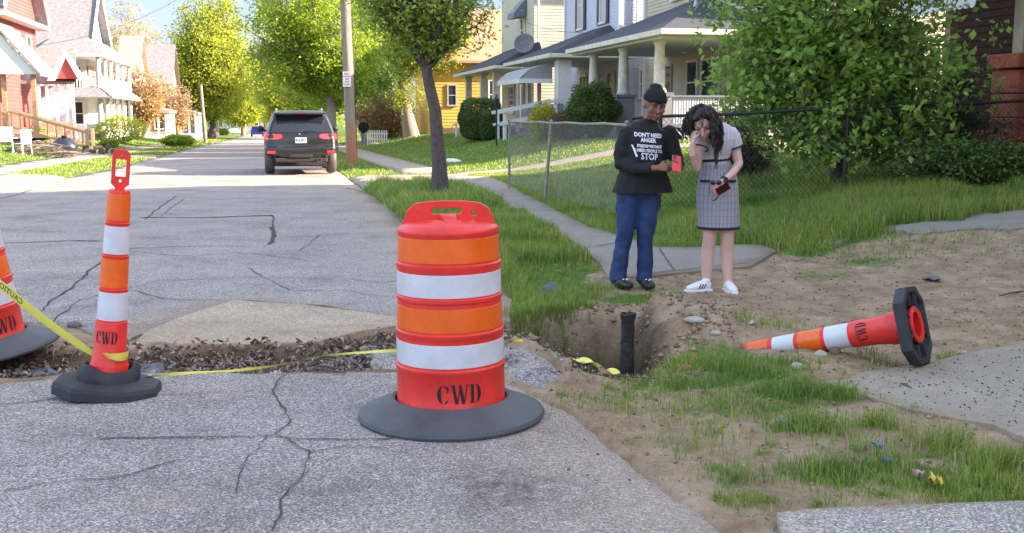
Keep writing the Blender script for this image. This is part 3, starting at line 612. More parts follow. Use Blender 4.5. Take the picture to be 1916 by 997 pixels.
# ---- greige house with roof dish
H = House('house', 'greige two storey house with satellite dish and white downspout', 'house', 10.5, 53, .3, 'houses on the right side of the street')
m = H.mb(); clap(m, 't-', 13.0, 55.8, 64, .1, 8.4, .16); clap(m, 's-', 55.8, 13.0, 22, .1, 8.4, .16); m.box(13.03, 22, 55.83, 64, .0, 8.35); H.part(m, 'wall', M_BEIGE)
m = H.mb(); m.prism([(12.5, 55.2, 8.3), (22.5, 55.2, 8.3), (22.5, 60, 11.2), (12.5, 60, 11.2)], (0, 0, .12)); m.prism([(12.5, 64.8, 8.3), (22.5, 64.8, 8.3), (22.5, 60, 11.2), (12.5, 60, 11.2)], (0, 0, .12)); H.part(m, 'roof', M_ORSH)
m = H.mb(); m.box(12.4, 22.5, 55.1, 55.2, 8.2, 8.36); m.cyl((13.2, 55.68, 4.9), (13.2, 55.68, 8.2), .05); H.part(m, 'gutter', M_WHITE)
window(H, 't-', 12.98, 57.8, 58.6, 5.35, 6.5)
m = H.mb(); m.prism([(12.95, 57.4, 7.5), (12.3, 57.4, 6.75), (12.3, 57.4, 6.5), (12.95, 57.4, 6.6)], (0, 1.7, 0)); H.part(m, 'window_awning', M_GREYP)
hip_porch_roof(H, 10.4, 12.98, 52.8, 65.5, 3.84, (54.5, 62, 5.1), M_SHING)
m = H.mb(); m.box(10.8, 12.95, 53.2, 64.9, .75, .87); H.part(m, 'porch_floor', M_GREYP)
for s_ in (55.6, 59.2, 63.9): sqcol(H, 11.0, s_, 1.4, 3.68, .34)
m = H.mb()
for s_ in (55.6, 59.2, 63.9): m.box(10.75, 11.25, s_-.25, s_+.25, -.1, 1.4)
H.part(m, 'pier', M_GREYP)
window(H, 't-', 12.98, 58, 59, .9, 3.1, M_TANP, name='door'); window(H, 't-', 12.98, 60.5, 61.8, 1.6, 3)
dish = H.mb(); dish.lathe([(0, .0), (.18, .02), (.34, .09), (.46, .19), (.47, .2), (.45, .2), (.33, .11), (.18, .04), (0, .02)], 20, (0, 0, 0)); 
o = MB(); o.lathe([(0, .0), (.2, .02), (.38, .09), (.5, .19), (.51, .2), (.49, .2), (.37, .11), (.2, .04), (0, .02)], 20); D = thing('satellite_dish', 'grey satellite dish mounted on the dark porch roof of the greige house', 'satellite dish', W(12.0, 53.4, 4.85))
o.build('dish', M_LGSH, D, True).rotation_euler = (R(68), 0, R(-15)); o = MB(); o.tube([(0, .1, 0), (0, .25, -.4), (0, .25, -.75)], .03, 8); o.cyl((0, 0, 0), (.1, -.5, -.1), .015); o.build('mast', M_LGSH, D)

# ---- yellow house
H = House('house', 'yellow clapboard house with orange brown shingle roof behind the street tree', 'house', 9.9, 70, .0, 'houses on the right side of the street')
m = H.mb(); clap(m, 's-', 70, 9.9, 20, .6, 5.0, .2, .03); clap(m, 't-', 9.9, 70, 80, .6, 5.0, .2); m.box(9.93, 20, 70.04, 80, -.2, 4.95)
clap(m, 't-', 9.9, lambda z: 70+(z-5)*1.55, lambda z: 80-(z-5)*1.55, 5.0, 8.1, .2); H.part(m, 'wall', M_YEL)
m = H.mb(); m.prism([(9.3, 69.3, 4.7), (21, 69.3, 4.7), (21, 75, 8.4), (9.3, 75, 8.4)], (0, 0, .15)); m.prism([(9.3, 80.7, 4.7), (21, 80.7, 4.7), (21, 75, 8.4), (9.3, 75, 8.4)], (0, 0, .15)); H.part(m, 'roof', M_ORSH)
m = H.mb(); m.box(9.9, 20, 69.92, 69.96, -.3, .62)
for i in range(50): m.box(9.9+i*.2, 10.07+i*.2, 69.86, 69.91, -.3, .65+.02*(i % 3))
H.part(m, 'skirting', mat('brown_fence_wood', (.16, .10, .07), .9, var=.3))
window(H, 's-', 69.96, 13.4, 14.1, 1.9, 3.6); window(H, 's-', 69.96, 10.75, 11.2, 2.1, 3.3, M_CURT)
# steps and rail of the greige house
Hs = House('front_steps', 'grey concrete front steps with white handrail left of the clipped hedge', 'steps', 9.6, 61, -.1)
m = Hs.mb(); z0 = float(Hb(*W(9.6, 57)[:2]))
for i in range(4): m.box(9.2+i*.35, 10.7, 55.5, 57.1, z0-.2, z0+.2+i*.2)
Hs.part(m, 'tread', M_BLOCK); m = Hs.mb(); m.bar((8.7, 55.4, z0+.5), (10.6, 55.4, z0+1.5), .06, .1); m.box(8.85, 8.95, 55.35, 55.45, z0-.1, z0+.6); Hs.part(m, 'handrail', M_WHITE)

# ---- brown house at the right edge
H = House('house', 'dark brown porch house with red painted stone pier and scalloped white awning', 'house', 10.9, 8, .6, 'houses on the right side of the street')
zt = 8
m = H.mb(); clap(m, 't-', 13.6, 8, 20.8, .4, 6.4, .14); clap(m, 's-', 8, 13.6, 24, .4, 6.4, .14); m.box(13.63, 24, 8.03, 20.8, .3, 6.35); H.part(m, 'wall', M_DKWOOD)
m = H.mb(); m.add([(13.0, 7.4, 6.3), (13.0, 21.2, 6.3), (24.6, 21.2, 6.3), (24.6, 7.4, 6.3), (13.0, 14.2, 10.4), (24.6, 14.2, 10.4)], [(0, 3, 2, 1), (0, 4, 5, 3), (1, 2, 5, 4), (0, 1, 4), (3, 5, 2)]); H.part(m, 'roof', M_SHING)
m = H.mb(); m.box(10.5, 13.58, 7.8, 17.3, 3.62, 3.8); H.part(m, 'porch_roof', M_SHING)
m = H.mb(); m.box(11.1, 13.58, 8, 17.2, 1.05, 1.2); m.box(11.15, 13.5, 8, 17.1, .3, 1.04); H.part(m, 'porch_floor', M_RBRICK)
PX = H.mb(); c0, c1 = 14.75, 15.4
for i in range(5): PX.box(10.88, 11.5, c0, c1, .35+i*.36, .35+i*.36+.345)
PX.box(10.82, 11.56, c0-.06, c1+.06, 2.16, 2.38); H.part(PX, 'stone_pier', M_RBRICK, bevel=.015)
m = H.mb(); m.box(10.82, 11.56, 8.2, 8.8, .35, 2.3); H.part(m, 'stone_pier', M_RBRICK, bevel=.015)
sqcol(H, 11.2, 15.1, 2.38, 3.62, .24, M_TANP); sqcol(H, 11.2, 17.0, 1.2, 3.62, .16, M_TANP); sqcol(H, 11.2, 8.5, 2.3, 3.62, .24, M_TANP)
m = H.mb(); m.box(11.15, 11.3, 8.9, 14.6, 1.98, 2.06); m.box(11.15, 11.3, 8.9, 14.6, 1.2, 1.28)
for i in range(28): m.bar((11.22, 9.1+i*.2, 1.28), (11.22, 9.1+i*.2, 1.98), .05, .05)
H.part(m, 'railing', M_RBRICK)
n_ = 30; vs = []; 
for i in range(n_*4+1):
    s_ = 15.32+i*(2.3/(n_*4)); wv = .012*math.cos(i*math.pi/2); sc = .035*abs(math.sin(i*math.pi/8))
    vs += [(11.15, s_, 3.72+wv), (10.5, s_, 3.26+wv), (10.48, s_, 3.12-sc+wv*.3)]
fs = []
for i in range(n_*4): fs += [(3*i, 3*i+1, 3*i+4, 3*i+3), (3*i+1, 3*i+2, 3*i+5, 3*i+4)]
m = H.mb(); m.add(vs, fs); o = m.build('awning', M_FLAGC, H.root, fix=False); so = o.modifiers.new('s', 'SOLIDIFY'); so.thickness = .012
window(H, 't-', 13.58, 15.2, 16.4, 1.9, 3.3, M_TANP); window(H, 't-', 13.58, 10.5, 12, 1.9, 3.3, M_TANP)
# unseen house added beyond the frame on the right to shade the corner
H = House('house', 'plain brick house added outside the frame to shade the corner', 'house', 12, -12, .3, 'houses on the right side of the street')
m = H.mb(); m.box(12.5, 23, -10, 7.0, .0, 6.5); H.part(m, 'wall', M_RBRICK); m = H.mb(); m.add([(12, -10.5, 6.4), (12, 7.3, 6.4), (23.5, 7.3, 6.4), (23.5, -10.5, 6.4), (12, -1.5, 11.2), (23.5, -1.5, 11.2)], [(0, 3, 2, 1), (0, 4, 5, 3), (1, 2, 5, 4), (0, 1, 4), (3, 5, 2)]); H.part(m, 'roof', M_SHING)
window(H, 't-', 12.48, -2, -.8, 3.8, 5.4); window(H, 't-', 12.48, -6, -4.8, 1.2, 2.8)

# ---- left side: red house
def t_at(u, s_):                                                     # t on the line of sight through column u at street distance s
    k = (u-958)/F_PX; return (s_*SA+k*s_*CA)/(CA-k*SA)
H = House('house', 'red clapboard house with white gabled porch and shingled dormer', 'house', -13, 46, .0, 'houses on the left side of the street')
rx = t_at(83, 58); fx = -12.6
m = H.mb(); clap(m, 't+', rx, 50, 58, .3, 6.2, .16); clap(m, 's-', 50, rx-10, rx, .3, 6.2, .16); m.box(rx-10, rx-.03, 50.04, 58, .0, 6.15)
clap(m, 't+', rx, lambda z: 50+(z-6.2)*.9, lambda z: 58-(z-6.2)*.9, 6.2, 10.4, .16); m.prism([(rx-10, 50, 6.15), (rx-10, 58, 6.15), (rx-10, 54, 10.5)], (9.97, 0, 0)); H.part(m, 'wall', M_RSID)
m = H.mb(); m.prism([(rx-10.2, 49.5, 5.8), (rx+.5, 49.5, 5.8), (rx+.5, 54, 10.8), (rx-10.2, 54, 10.8)], (0, 0, .16)); m.prism([(rx-10.2, 58.5, 5.8), (rx+.5, 58.5, 5.8), (rx+.5, 54, 10.8), (rx-10.2, 54, 10.8)], (0, 0, .16)); H.part(m, 'roof', M_LGSH)
m = H.mb(); m.prism([(rx+.52, 49.4, 5.72), (rx+.52, 49.4, 6.05), (rx+.52, 54, 11.1), (rx+.52, 54, 10.7)], (.08, 0, 0)); m.prism([(rx+.52, 58.6, 5.72), (rx+.52, 58.6, 6.05), (rx+.52, 54, 11.1), (rx+.52, 54, 10.7)], (.08, 0, 0)); m.box(rx, rx+.6, 49.4, 58.6, 5.55, 5.72); H.part(m, 'gable_trim', M_WHITE)
for a in (51.0, 53.4, 55.8): window(H, 't+', rx+.01, a, a+.9, 3.5, 5.1)
window(H, 't+', rx+.01, 53.5, 54.3, 6.9, 8.3); window(H, 's-', 49.98, rx-1.9, rx-1.1, 3.5, 5); window(H, 's-', 49.98, rx-4.2, rx-3.2, 3.5, 5)
pr = t_at(80, 47.5); pl = pr-3.6
m = H.mb(); m.prism([(pl-.3, 46.6, 3.05), (pr+.25, 46.6, 3.05), ((pl+pr)/2+.5, 46.6, 4.9)], (0, .1, 0)); H.part(m, 'porch_gable', M_WHITE)
m = H.mb(); m.prism([(pr+.35, 46.5, 2.98), ((pl+pr)/2+.5, 46.5, 5.0), ((pl+pr)/2+.5, 50, 5.0), (pr+.35, 50, 2.98)], (0, 0, .1)); m.prism([(pl-.4, 46.5, 2.98), ((pl+pr)/2+.5, 46.5, 5.0), ((pl+pr)/2+.5, 50, 5.0), (pl-.4, 50, 2.98)], (0, 0, .1)); H.part(m, 'porch_roof', M_LGSH)
m = H.mb(); m.box(pl, pr+.2, 46.8, 50, .55, .7); H.part(m, 'porch_floor', M_TAN)
m = H.mb()
for a in (pl+.1, pl+1.4, pr-1.1, pr): m.box(a-.08, a+.08, 46.85, 47.01, .7, 3.05)
H.part(m, 'post', M_TAN)
m = H.mb(); m.box(pl, pr-1.1, 46.8, 46.85, 1.5, 1.58)
for i in range(20): m.box(pl+.1+i*.12, pl+.17+i*.12, 46.8, 46.84, .3, 1.5)
H.part(m, 'balustrade', M_TAN)
m = H.mb(); m.ell((pr-1.7, 46.9, 2.4), (.28, .1, .42)); H.part(m, 'wreath', mat('orange_wreath', (.6, .25, .06), .9, var=.5, vscale=9, bump=1))
m = H.mb()
for k, s_ in enumerate((46.9, 48.3)):
    m.bar((pr-1.0, s_, 1.6), (pr+1.9, s_, .75), .06, .1); m.bar((pr-1., s_, 1.0), (pr+1.9, s_, .15), .06, .08)
    for i in range(9): m.bar((pr-.9+i*.33, s_, .92-i*.1), (pr-.9+i*.33, s_, 1.56-i*.1), .05, .05)
    m.box(pr+1.85, pr+1.97, s_-.06, s_+.06, -.2, .9)
H.part(m, 'stair_rail', M_TAN)
m = H.mb()
for i in range(5): m.box(pr-1+i*.5, pr-.5+i*.5, 46.95, 48.25, -.3, .55-i*.16)
H.part(m, 'stairs', mat('brick_steps', (.35, .15, .1), .9, var=.3, vscale=12))
# side porch with small gable
a0 = t_at(90, 56); a1 = t_at(160, 56)
m = H.mb(); m.prism([(a0-1, 54, 2.85), (a1+.1, 54, 2.85), (a1-.3, 57.5, 4.55), (a0-1, 57.5, 4.55)], (0, 0, .12)); H.part(m, 'side_roof', M_LGSH)
gx0 = t_at(112, 53.9); gx1 = t_at(164, 53.9)
m = H.mb(); m.prism([(gx0, 53.8, 3.1), (gx1, 53.8, 3.1), ((gx0+gx1)/2, 53.8, 4.2)], (0, .8, 0)); H.part(m, 'small_gable', M_RSID)
m = H.mb(); gm_ = (gx0+gx1)/2
m.prism([(gx0-.25, 53.7, 3.0), (gx0+.08, 53.7, 3.0), (gm_, 53.7, 4.05), (gm_, 53.7, 4.42)], (0, .09, 0)); m.prism([(gx1+.25, 53.7, 3.0), (gx1-.08, 53.7, 3.0), (gm_, 53.7, 4.05), (gm_, 53.7, 4.42)], (0, .09, 0)); H.part(m, 'small_gable_trim', M_WHITE)
m = H.mb()
for u in (83, 98, 116, 134, 146): a = t_at(u, 54); m.box(a-.06, a+.06, 54, 54.12, .3, 2.85)
m.box(a0, a1, 54.3, 57.4, .3, 1.0); H.part(m, 'side_porch', M_WHITE)
m = H.mb(); m.box(a0, a1-.1, 55.0, 55.03, 1.0, 2.8); H.part(m, 'porch_screen', mat('blue_grey_screen', (.45, .5, .65), .5))
m = H.mb(); m.box(a0+.2, a1, 53.8, 53.95, -.2, 1.1); H.part(m, 'brick_front', mat('pale_mixed_brick', (.55, .33, .28), .9, var=.6, vscale=14))

H.root.scale = (1.16, 1.16, 1.16); H.root.location = W(t_at(80, 55.5)-(pr+13)*1.16, 53.76, -.23)      # it stands further down the street, behind the lawn
# ---- left side: white house with two storey porch
H = House('house', 'white house with steep grey shingle roof and two storey porch', 'house', -12, 70, -.3, 'houses on the left side of the street')
cx = t_at(172, 78); L = cx-14
m = H.mb(); clap(m, 's-', 78, L, cx, .0, 5.9, .18); clap(m, 't+', cx, 78, 86.5, .0, 5.9, .18); clap(m, 't+', cx, lambda z: 78+(z-5.9)*1.02, lambda z: 86.5-(z-5.9)*1.02, 5.9, 10.0, .18); m.box(L, cx-.04, 78.04, 86.5, -.3, 5.9)
m.prism([(L, 78, 5.85), (L, 86.5, 5.85), (L, 82.2, 10)], (13.96, 0, 0)); H.part(m, 'wall', M_WHITE)
m = H.mb(); m.prism([(L-.3, 77.3, 5.55), (cx+.5, 77.3, 5.55), (cx+.5, 82.2, 10.1), (L-.3, 82.2, 10.1)], (0, 0, .16)); m.prism([(L-.3, 87.2, 5.55), (cx+.5, 87.2, 5.55), (cx+.5, 82.2, 10.1), (L-.3, 82.2, 10.1)], (0, 0, .16)); H.part(m, 'roof', M_LGSH)
m = H.mb(); m.prism([(cx+.52, 77.2, 5.5), (cx+.52, 77.2, 5.8), (cx+.52, 82.2, 10.5), (cx+.52, 82.2, 10.1)], (.1, 0, 0)); m.prism([(cx+.52, 87.3, 5.5), (cx+.52, 87.3, 5.8), (cx+.52, 82.2, 10.5), (cx+.52, 82.2, 10.1)], (.1, 0, 0)); H.part(m, 'gable_trim', M_WHITE)
window(H, 't+', cx+.02, 81.7, 82.8, 7.0, 8.8)
px0 = t_at(150, 75.5); px1 = t_at(240, 84)
fr = -10.9
m = H.mb()
m.add([(cx-2.5, 74.2, 5.35), (fr+.4, 74.2, 5.35), (fr+.4, 90.2, 5.35), (cx-2.5, 90.2, 5.35), (cx-2, 78, 6.5), (cx+.3, 78, 6.5), (cx+.3, 87, 6.5)], [(0, 1, 5, 4), (1, 2, 6, 5), (2, 3, 6), (0, 3, 2, 1), (0, 4, 3), (4, 5, 6, 3)]); H.part(m, 'porch_roof', M_LGSH)
m = H.mb(); m.box(cx-2.5, fr+.42, 74.1, 90.2, 5.1, 5.33); m.box(cx-2.4, fr+.1, 74.4, 90, 2.75, 2.95); m.box(cx-2.4, fr+.1, 74.4, 90, .25, .4); H.part(m, 'porch_deck', M_WHITE)
m = H.mb(); m.prism([(cx-2.6, 73.6, 2.5), (fr+.7, 73.6, 2.5), (fr+.1, 74.5, 3.1), (cx-2.4, 74.5, 3.1)], (0, 0, .08)); m.prism([(fr+.9, 73.6, 2.5), (fr+.9, 90, 2.5), (fr+.1, 90, 3.1), (fr+.1, 74.4, 3.1)], (0, 0, .08)); H.part(m, 'lower_roof', M_LGSH)
for i, (a, s_) in enumerate([(cx-2.2, 74.6), (cx-.6, 74.6), (fr, 74.6), (fr, 77.4), (fr, 80), (fr, 83), (fr, 86), (fr, 89.6)]):
    m = H.mb(); m.cyl((a, s_, .4), (a, s_, 2.75), .16, .14, 12); m.cyl((a, s_, 2.95), (a, s_, 5.1), .15, .13, 12); H.part(m, 'column', M_WHITE, smooth=True)
m = H.mb(); m.box(fr-.04, fr+.04, 74.6, 89.6, 3.8, 3.9); m.box(cx-2.2, fr, 74.56, 74.64, 3.8, 3.9)
for i in range(90): s_ = 74.7+i*.165; m.box(fr-.02, fr+.02, s_, s_+.07, 2.95, 3.8)
for i in range(20): a = cx-2.1+i*.17; m.box(a, a+.07, 74.58, 74.62, 2.95, 3.8)
H.part(m, 'balustrade', M_WHITE)
m = H.mb(); m.box(cx-2.2, fr-.1, 74.7, 74.8, -.2, .9); m.box(fr-.05, fr+.05, 74.6, 89.6, -.3, .4); H.part(m, 'porch_skirt', M_WHITE)
window(H, 's-', 77.96, cx-1.2, cx-.3, 3.2, 4.6); window(H, 's-', 77.96, cx-1.2, cx-.3, .8, 2.3); 
m = H.mb(); m.box(cx+.1, cx+.14, 78.4, 80.6, 3.1, 4.7); H.part(m, 'porch_blind', mat('wicker_blind', (.5, .33, .2), .9, var=.4, vscale=15))
for s_ in (81.5, 84.5): window(H, 't+', cx+.02, s_, s_+1, 3.2, 4.7); window(H, 't+', cx+.02, s_, s_+1, .8, 2.3)
# ---- further houses on the left and at the end of the street
def simple_house(lb, u0, u1, s_, depth, h, hr, mw, mr, mp, grp='houses on the left side of the street', porch=True):
    a, b = t_at(u0, s_), t_at(u1, s_); zg = float(zroad(s_))+.2
    H = House('house', lb, 'house', b, s_, zg, grp); m = H.mb(); m.box(a, b, s_, s_+depth, zg-.5, zg+h); m.prism([(b-.01, s_, zg+h), (b-.01, s_+depth, zg+h), (b-.01, s_+depth/2, zg+hr)], (a-b, 0, 0)); H.part(m, 'wall', mw)
    m = H.mb(); o_ = .4
    for q in (0, 1):
        e = s_-o_ if q == 0 else s_+depth+o_
        m.prism([(a-o_, e, zg+h-.3), (b+o_, e, zg+h-.3), (b+o_, s_+depth/2, zg+hr+.1), (a-o_, s_+depth/2, zg+hr+.1)], (0, 0, .15))
    H.part(m, 'roof', mr)
    n = max(1, int((b-a)/3))
    for i in range(n):
        x = a+(i+.5)*(b-a)/n; window(H, 's-', s_-.01, x-.45, x+.45, zg+h*.62, zg+h*.62+1.3); window(H, 's-', s_-.01, x-.45, x+.45, zg+1, zg+2.3)
    for i in range(2):
        x = s_+depth*(.3+.4*i); window(H, 't+', b+.01, x-.45, x+.45, zg+h*.62, zg+h*.62+1.3)
    if porch:
        m = H.mb(); m.prism([(b+.02, s_+.3, zg+3.1), (b+2.6, s_+.3, zg+2.5), (b+2.6, s_+.3, zg+2.3), (b+.02, s_+.3, zg+2.3)], (0, depth-.6, 0)); H.part(m, 'porch_roof', mr)
        m = H.mb(); m.box(b+.02, b+2.4, s_+.4, s_+depth-.4, zg-.4, zg+.4)
        for i in range(4): y = s_+.5+i*(depth-1)/3; m.box(b+2.2, b+2.4, y-.1, y+.1, zg+.4, zg+2.3)
        for i in range(2): m.box(b+.8+i*.8, b+.95+i*.8, s_+.42, s_+.55, zg+.4, zg+2.3)
        H.part(m, 'porch', mp)
    return H
M_PINK = mat('pale_pink_siding', (.62, .5, .48), .7, var=.1); M_TERR = mat('terracotta_siding', (.52, .3, .22), .7, var=.2)
simple_house('pale pink house with arched white porch beyond the white two storey porch', 236, 262, 97, 8, 5.4, 8.6, M_PINK, M_TERR, M_WHITE)
simple_house('tan house with grey porch roof behind the rusty budding tree', 285, 325, 112, 8, 5.4, 9, M_TERR, M_LGSH, M_WHITE)
simple_house('cream and terracotta house left of the tall oval tree', 330, 366, 130, 9, 5.6, 9.5, M_PINK, M_GREYP, M_WHITE)
simple_house('low blue grey house glimpsed at the end of the street', 420, 462, 200, 8, 3.6, 5.6, M_BLUE, M_LGSH, M_WHITE, 'houses at the end of the street', False)
simple_house('grey house glimpsed past the parked car at the end of the street', 465, 500, 215, 8, 4, 6.4, M_BLOCK, M_GREYP, M_WHITE, 'houses at the end of the street', False)
#simple_house('beige house behind the shrubs beyond the walking pedestrian', 690, 790, 96, 8, 4.4, 7, M_BEIGE, M_SHING, M_WHITE, 'houses on the right side of the street', False)
# ================================================================ trees and shrubs
M_BARK = mat('grey_brown_bark', (.115, .09, .08), .95, var=.35, vscale=14, bump=1, bscale=30, bdist=.02); M_BARK2 = mat('pale_bark', (.27, .22, .19), .95, var=.3, vscale=10, bump=.8, bscale=20)
L_MID = leafmat('street_tree_leaf', (.17, .29, .04), (.38, .50, .09)); L_BRI = leafmat('bright_spring_leaf', (.22, .36, .03), (.42, .52, .07), .5); L_YEL = leafmat('yellow_green_leaf', (.33, .43, .04), (.50, .54, .09), .5)
L_BUSH = leafmat('cherry_leaf', (.16, .31, .045), (.42, .56, .13), .5, .45); L_DARK = leafmat('dark_yew_leaf', (.022, .045, .012), (.05, .085, .02), .15); L_BUD = leafmat('pale_budding_leaf', (.42, .36, .17), (.58, .50, .28), .4)
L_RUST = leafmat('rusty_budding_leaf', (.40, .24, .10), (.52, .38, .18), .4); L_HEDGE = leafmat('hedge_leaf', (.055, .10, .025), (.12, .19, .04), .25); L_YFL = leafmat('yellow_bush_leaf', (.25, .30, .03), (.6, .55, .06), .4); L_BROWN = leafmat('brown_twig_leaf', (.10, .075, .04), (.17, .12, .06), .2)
def leaves(C, size, rng, up=.5, fold=.25, aspect=.55):
    n = len(C); sz = size*rng.uniform(.6, 1.3, n)[:, None]
    nz = rng.normal(size=(n, 3)); nz[:, 2] = np.abs(nz[:, 2])+up; nz /= np.linalg.norm(nz, axis=1)[:, None]
    a = rng.normal(size=(n, 3)); a[:, 2] -= .5; d = a-nz*(a*nz).sum(1)[:, None]; d /= np.linalg.norm(d, axis=1)[:, None]; w_ = np.cross(nz, d)
    b0 = C; tip = C+d*sz; mid = C+d*sz*.45; l_ = mid+w_*sz*aspect*.5+nz*sz*fold*.4; r_ = mid-w_*sz*aspect*.5+nz*sz*fold*.4
    V = np.stack([b0, l_, tip, r_], 1).reshape(-1, 3); i = np.arange(n)*4
    Fa = np.stack([np.stack([i, i+1, i+2], 1), np.stack([i, i+2, i+3], 1)], 1).reshape(-1, 3); return V, Fa
L_AIR = leafmat('airy_spring_leaf', (.23, .36, .05), (.50, .60, .13), .5)
def inell(p, E):
    return min((sum(((p[k]-e[k])/e[3+k])**2 for k in range(3)) for e in E))
def tree(name, label, base, trunk, E, nlimb, ntwig, nleaf, size, mleaf, mbark, seed, cl=.3, tr=.12, group=None, cat='tree', minr=.45, limbr=None, up=.5, aspect=.55, bare=0, curve=.5, rmin=.006, forkspread=.6, twin=0):
    """trunk: list of points (relative to base) ; E: ellipsoids (cx,cy,cz,rx,ry,rz) relative to base"""
    rng = np.random.default_rng(seed); rr = random.Random(seed); T = thing(name, label, cat, base, 0, group); tp = [Vector(p) for p in trunk]
    m = MB(); n = len(tp); m.tube(tp, [tr*(1.35 if i == 0 else 1-.35*i/(n-1)) for i in range(n)], 10)
    if twin: m.tube([p+Vector((twin*(.5+.5*math.sin(i*1.3)), -tr*.45, 0)) for i, p in enumerate(tp)], [tr*(.85 if i == 0 else .62-.2*i/(n-1)) for i in range(n)], 10)
    def sample(rlo, rhi):
        e = rr.choices(E, [q[3]*q[4]*q[5] for q in E])[0]
        while True:
            v = Vector((rr.gauss(0, 1), rr.gauss(0, 1), rr.gauss(0, 1))).normalized()*rr.uniform(rlo, rhi)**.6
            p = Vector((e[0]+v.x*e[3], e[1]+v.y*e[4], e[2]+v.z*e[5]))
            if p.z > .05: return p
    cents = []; wts = []
    top = tp[-1]; lr = limbr or tr*.5
    for k in range(nlimb):
        tg = sample(minr, 1.0); st = tp[-1].lerp(tp[-2], rr.random()*forkspread) if len(tp) > 1 else tp[-1]
        L = (tg-st).length; c = st+(tg-st)*.35+Vector((0, 0, L*.22*curve))+Vector((rr.uniform(-1, 1), rr.uniform(-1, 1), rr.uniform(-1, 1)))*L*.07
        pts = []; 
        for i in range(9):
            q = i/8; pts.append((1-q)**2*st+2*q*(1-q)*c+q*q*tg+Vector((rr.uniform(-1, 1), rr.uniform(-1, 1), rr.uniform(-1, 1)))*L*.018*(i > 0))
        r0 = lr*rr.uniform(.5, 1.); m.tube(pts, [max(rmin, r0*(1-i/8.5)) for i in range(9)], 5, False)
        cents += [tuple(p) for p in pts[5:]]; wts += [1]*4
        for j in range(ntwig):
            q = rr.uniform(.3, 1); i0 = int(q*8); a = pts[min(i0, 7)].lerp(pts[min(i0+1, 8)], q*8-i0 if i0 < 8 else 1)
            d = Vector((rr.gauss(0, 1), rr.gauss(0, 1), rr.gauss(.25, .8))).normalized(); ln = L*rr.uniform(.18, .42)
            b = a+d*ln
            if inell(b, E) > 1.25: b = a+d*ln*.35
            mm_ = a.lerp(b, .5)+Vector((0, 0, ln*.08)); m.tube([a, mm_, b], [max(rmin*.8, r0*.3), max(rmin*.7, r0*.2), rmin*.6], 4, False)
            cents += [tuple(mm_), tuple(b), tuple(a.lerp(b, .75)+Vector((rr.gauss(0, .05), rr.gauss(0, .05), 0)))]; wts += [.8, 1.4, 1.2]
    tk = m.build('trunk', mbark, T, True, fix=False)
    C = np.array(cents); wts = np.array(wts)*rng.uniform(.3, 1.7, len(C)); wts /= wts.sum(); idx = rng.choice(len(C), nleaf, p=wts)
    Pq = C[idx]+rng.normal(size=(nleaf, 3))*cl*np.array([1, 1, .75])*rng.uniform(.4, 1.1, nleaf)[:, None]
    Pq = Pq[Pq[:, 2] > .02]; V, Fa = leaves(Pq, size, rng, up, aspect=aspect); link('crown', np_mesh('crown', V, Fa), mleaf, T); return T
def GP(t, s_): p = W(t, s_); p.z = float(Hb(p.x, p.y)); return p
# the street tree in front of the drum
b = P(824, 362)
tree('street_tree', 'young street tree with split grey trunk standing in the grass verge', b, [(0.0, 0, -.05), (-.02, 0, .5), (-.05, 0, 1.0), (-.08, 0, 1.5), (-.19, 0, 2.0), (-.24, 0, 2.3)], [(-.25, 0, 4.3, 1.6, 1.6, 1.55), (-.75, .1, 3.35, 1.1, 1.0, .7), (.6, 0, 3.3, 1.15, .9, .75)], 58, 11, 14500, .092, L_AIR, M_BARK, 3, .14, .14, 'street trees on the right verge', limbr=.06, curve=.3, forkspread=.45, rmin=.008, twin=.07)
# bright tree behind the pole
b = GP(2.4, 50)
tree('street_tree', 'bright green street tree spreading behind the utility pole', b, [(0, 0, 0), (.05, 0, 1), (0, .1, 2.2), (-.1, 0, 3)], [(-.4, 0, 5.6, 3.1, 3, 3.2), (-1.9, 0, 5.4, 2.2, 2.2, 2.2), (1.0, -.5, 4.3, 1.7, 2, 1.6)], 60, 12, 52000, .16, L_BRI, M_BARK2, 5, .34, .24, 'street trees on the right verge', limbr=.1)
b = GP(3.0, 62)
tree('street_tree', 'darker green street tree filling the gap right of the utility pole', b, [(0, 0, 0), (0, 0, 1.5), (.1, 0, 3)], [(.6, 0, 5.6, 3.3, 3.3, 3.2)], 44, 10, 30000, .2, L_MID, M_BARK2, 6, .4, .2, 'street trees on the right verge', limbr=.1)
# ivy clad trunks right of the pole
b = PY(770, 248, 70); b.z = float(Hb(b.x, b.y))
tree('ivy_clad_tree', 'leaning tree trunks wrapped in ivy beside the pedestrian', b, [(0, 0, 0), (-.3, 0, 1.6), (-.5, 0, 3), (-.4, 0, 4.6)], [(.3, 0, 1.8, 1.4, .7, 1.9), (-.5, 0, 1.4, .4, .4, 1.4), (-.4, -.1, 2.8, .3, .3, 1.4), (.6, 0, 6.6, 3.4, 2.4, 3.0)], 90, 10, 36000, .14, L_YEL, M_BARK2, 9, .25, .4, limbr=.1)
b = PY(728, 243, 76); b.z = float(Hb(b.x, b.y))
tree('bare_thicket', 'brown leafless thicket between the pedestrian and the ivy clad trunks', b, [(0, 0, 0), (0, 0, .3)], [(-.5, 0, 1.7, 2.6, 1, 2.0)], 140, 12, 16000, .13, L_RUST, M_BARK2, 12, .3, .08, cat='thicket', limbr=.03, rmin=.014)
